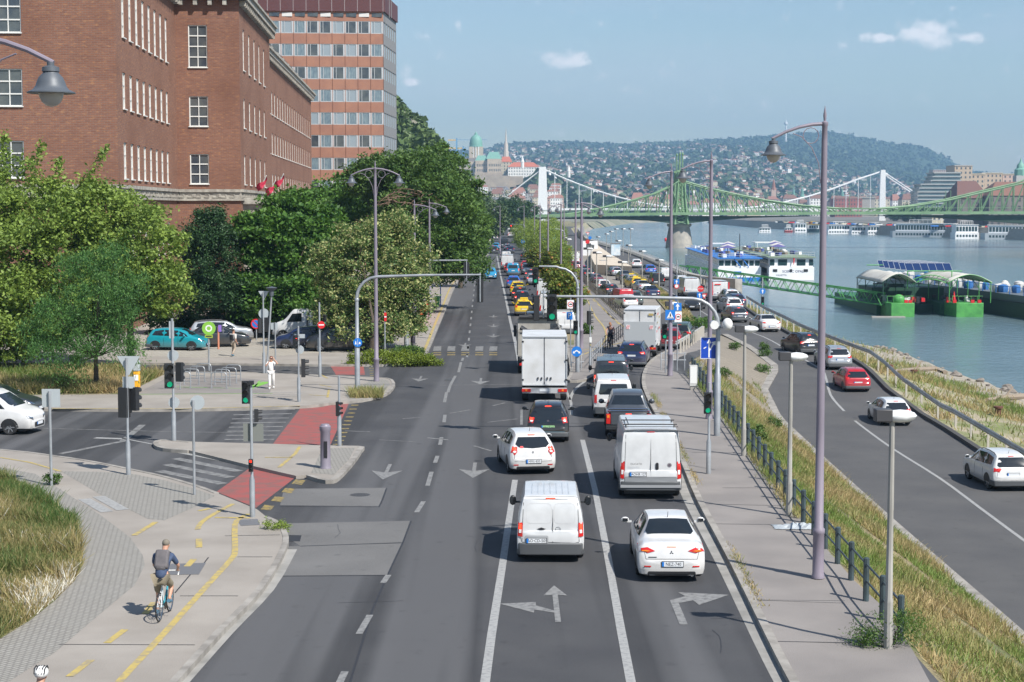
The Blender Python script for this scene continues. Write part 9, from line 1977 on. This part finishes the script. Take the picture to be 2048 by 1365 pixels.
b2=block('long white palace wing with a bright red tiled roof on the castle hill',1016,1078,360,335,YC+60,HW[0],mat('tile_red',(.45,.13,.07),.8),7);block('red roofed hall between the dome and the gothic spire',1000,1024,360,325,YC+90,HW[1],MC['tile_red'],8)
r=empty('gothic_church',(xx_(1012,YC+120),YC+120,0),0,'slender pale gothic church spire on the castle hill','church');Y=YC+120;b=MB();b.lathe([(4.2,zz_(335,Y)),(4.0,zz_(305,Y)),(3.2,zz_(302,Y)),(3.0,zz_(290,Y)),(1.6,zz_(285,Y)),(.15,zz_(258,Y))],n=8);b.build('spire',mat('spire_stone',(.48,.43,.37),.8),r)
for px,pt_,lb in ((1045,312,'small red capped tower beyond the palace wing'),(1099,340,'pale pointed bastion turret right of the white bridge tower'),(1137,330,'bastion turret with several spikes beyond the white cables'),(1110,344,'low bastion turret below the hill church')): r=empty('turret',(xx_(px,YC),YC,0),0,lb,'tower');b=MB();z=zz_(pt_+14,YC);b.lathe([(2.2,zz_(pt_+26,YC)),(2.2,z),(2.6,z),(.1,zz_(pt_,YC))],n=8);b.build('tower',HW[0],r)
for px,pj,x0,x1,lb,m_ in ((914,281,897,975,'yellow and blue tower crane left of the dome',0),(927,297,895,946,'small tower crane behind the palace',1)):
 r=empty('tower_crane',(xx_(px,YC+150),YC+150,0),0,lb,'crane');Y=YC+150;b=MB();b.bx(-1.0,1.0,-1,1,zz_(340,Y),zz_(pj-3,Y));b.build('mast',mat('crane_blue',(.12,.3,.5),.6),r);b=MB();b.bx(xx_(x0,Y)-xx_(px,Y),0,-.7,.7,zz_(pj+2,Y),zz_(pj,Y));b.build('counter_jib',mat('crane_yellow',(.7,.42,.08),.6),r);b=MB();b.bx(0,xx_(x1,Y)-xx_(px,Y),-.3,.3,zz_(pj+.8,Y),zz_(pj,Y));b.build('jib',MC['crane_blue'],r)
gt=random.Random(31)
for k in range(34): px=968+(k*37 % 150)+gt.uniform(-3,3);py=gt.uniform(385,412);Y=YC-262-(py-385)*4+(412-py)*4;q=HM[(k*3) % 10];o=link('old_town_house',q[2]);o.location=(xx_(px,Y),Y,zz_(py+6,Y));o.scale=(.9,.9,1.1);tag(o,'old town house crowded below the castle walls','house','old houses at the foot of the castle hill')
# tv tower
r=empty('tv_tower',(xx_(1568,6000),6000,0),0,'white television tower on the ridge left of the tall lamp arm','tower');b=MB();Y=6000;b.lathe([(4,zz_(285,Y)),(3.2,zz_(252,Y)),(7,zz_(251,Y)),(7,zz_(247,Y)),(2,zz_(246,Y)),(.6,zz_(240,Y))],n=10);b.build('shaft',M_EW,r)
# haze: the air itself
hb=MB();hb.bx(-3600,5200,-60,7600,-12,420);o=hb.mesh('haze',[],False);hzo=link('haze',o);m_=bpy.data.materials.new('haze_air');m_.use_nodes=True;nn=m_.node_tree.nodes;nn.clear();out_=nn.new('ShaderNodeOutputMaterial');pv=nn.new('ShaderNodeVolumePrincipled')
pv.inputs['Color'].default_value=(.42,.7,1,1);pv.inputs['Density'].default_value=1.55e-4;pv.inputs['Anisotropy'].default_value=.2;m_.node_tree.links.new(pv.outputs[0],out_.inputs['Volume']);o.materials.append(m_);tag(hzo,'thin blue summer haze over the river valley','haze',None,'stuff')
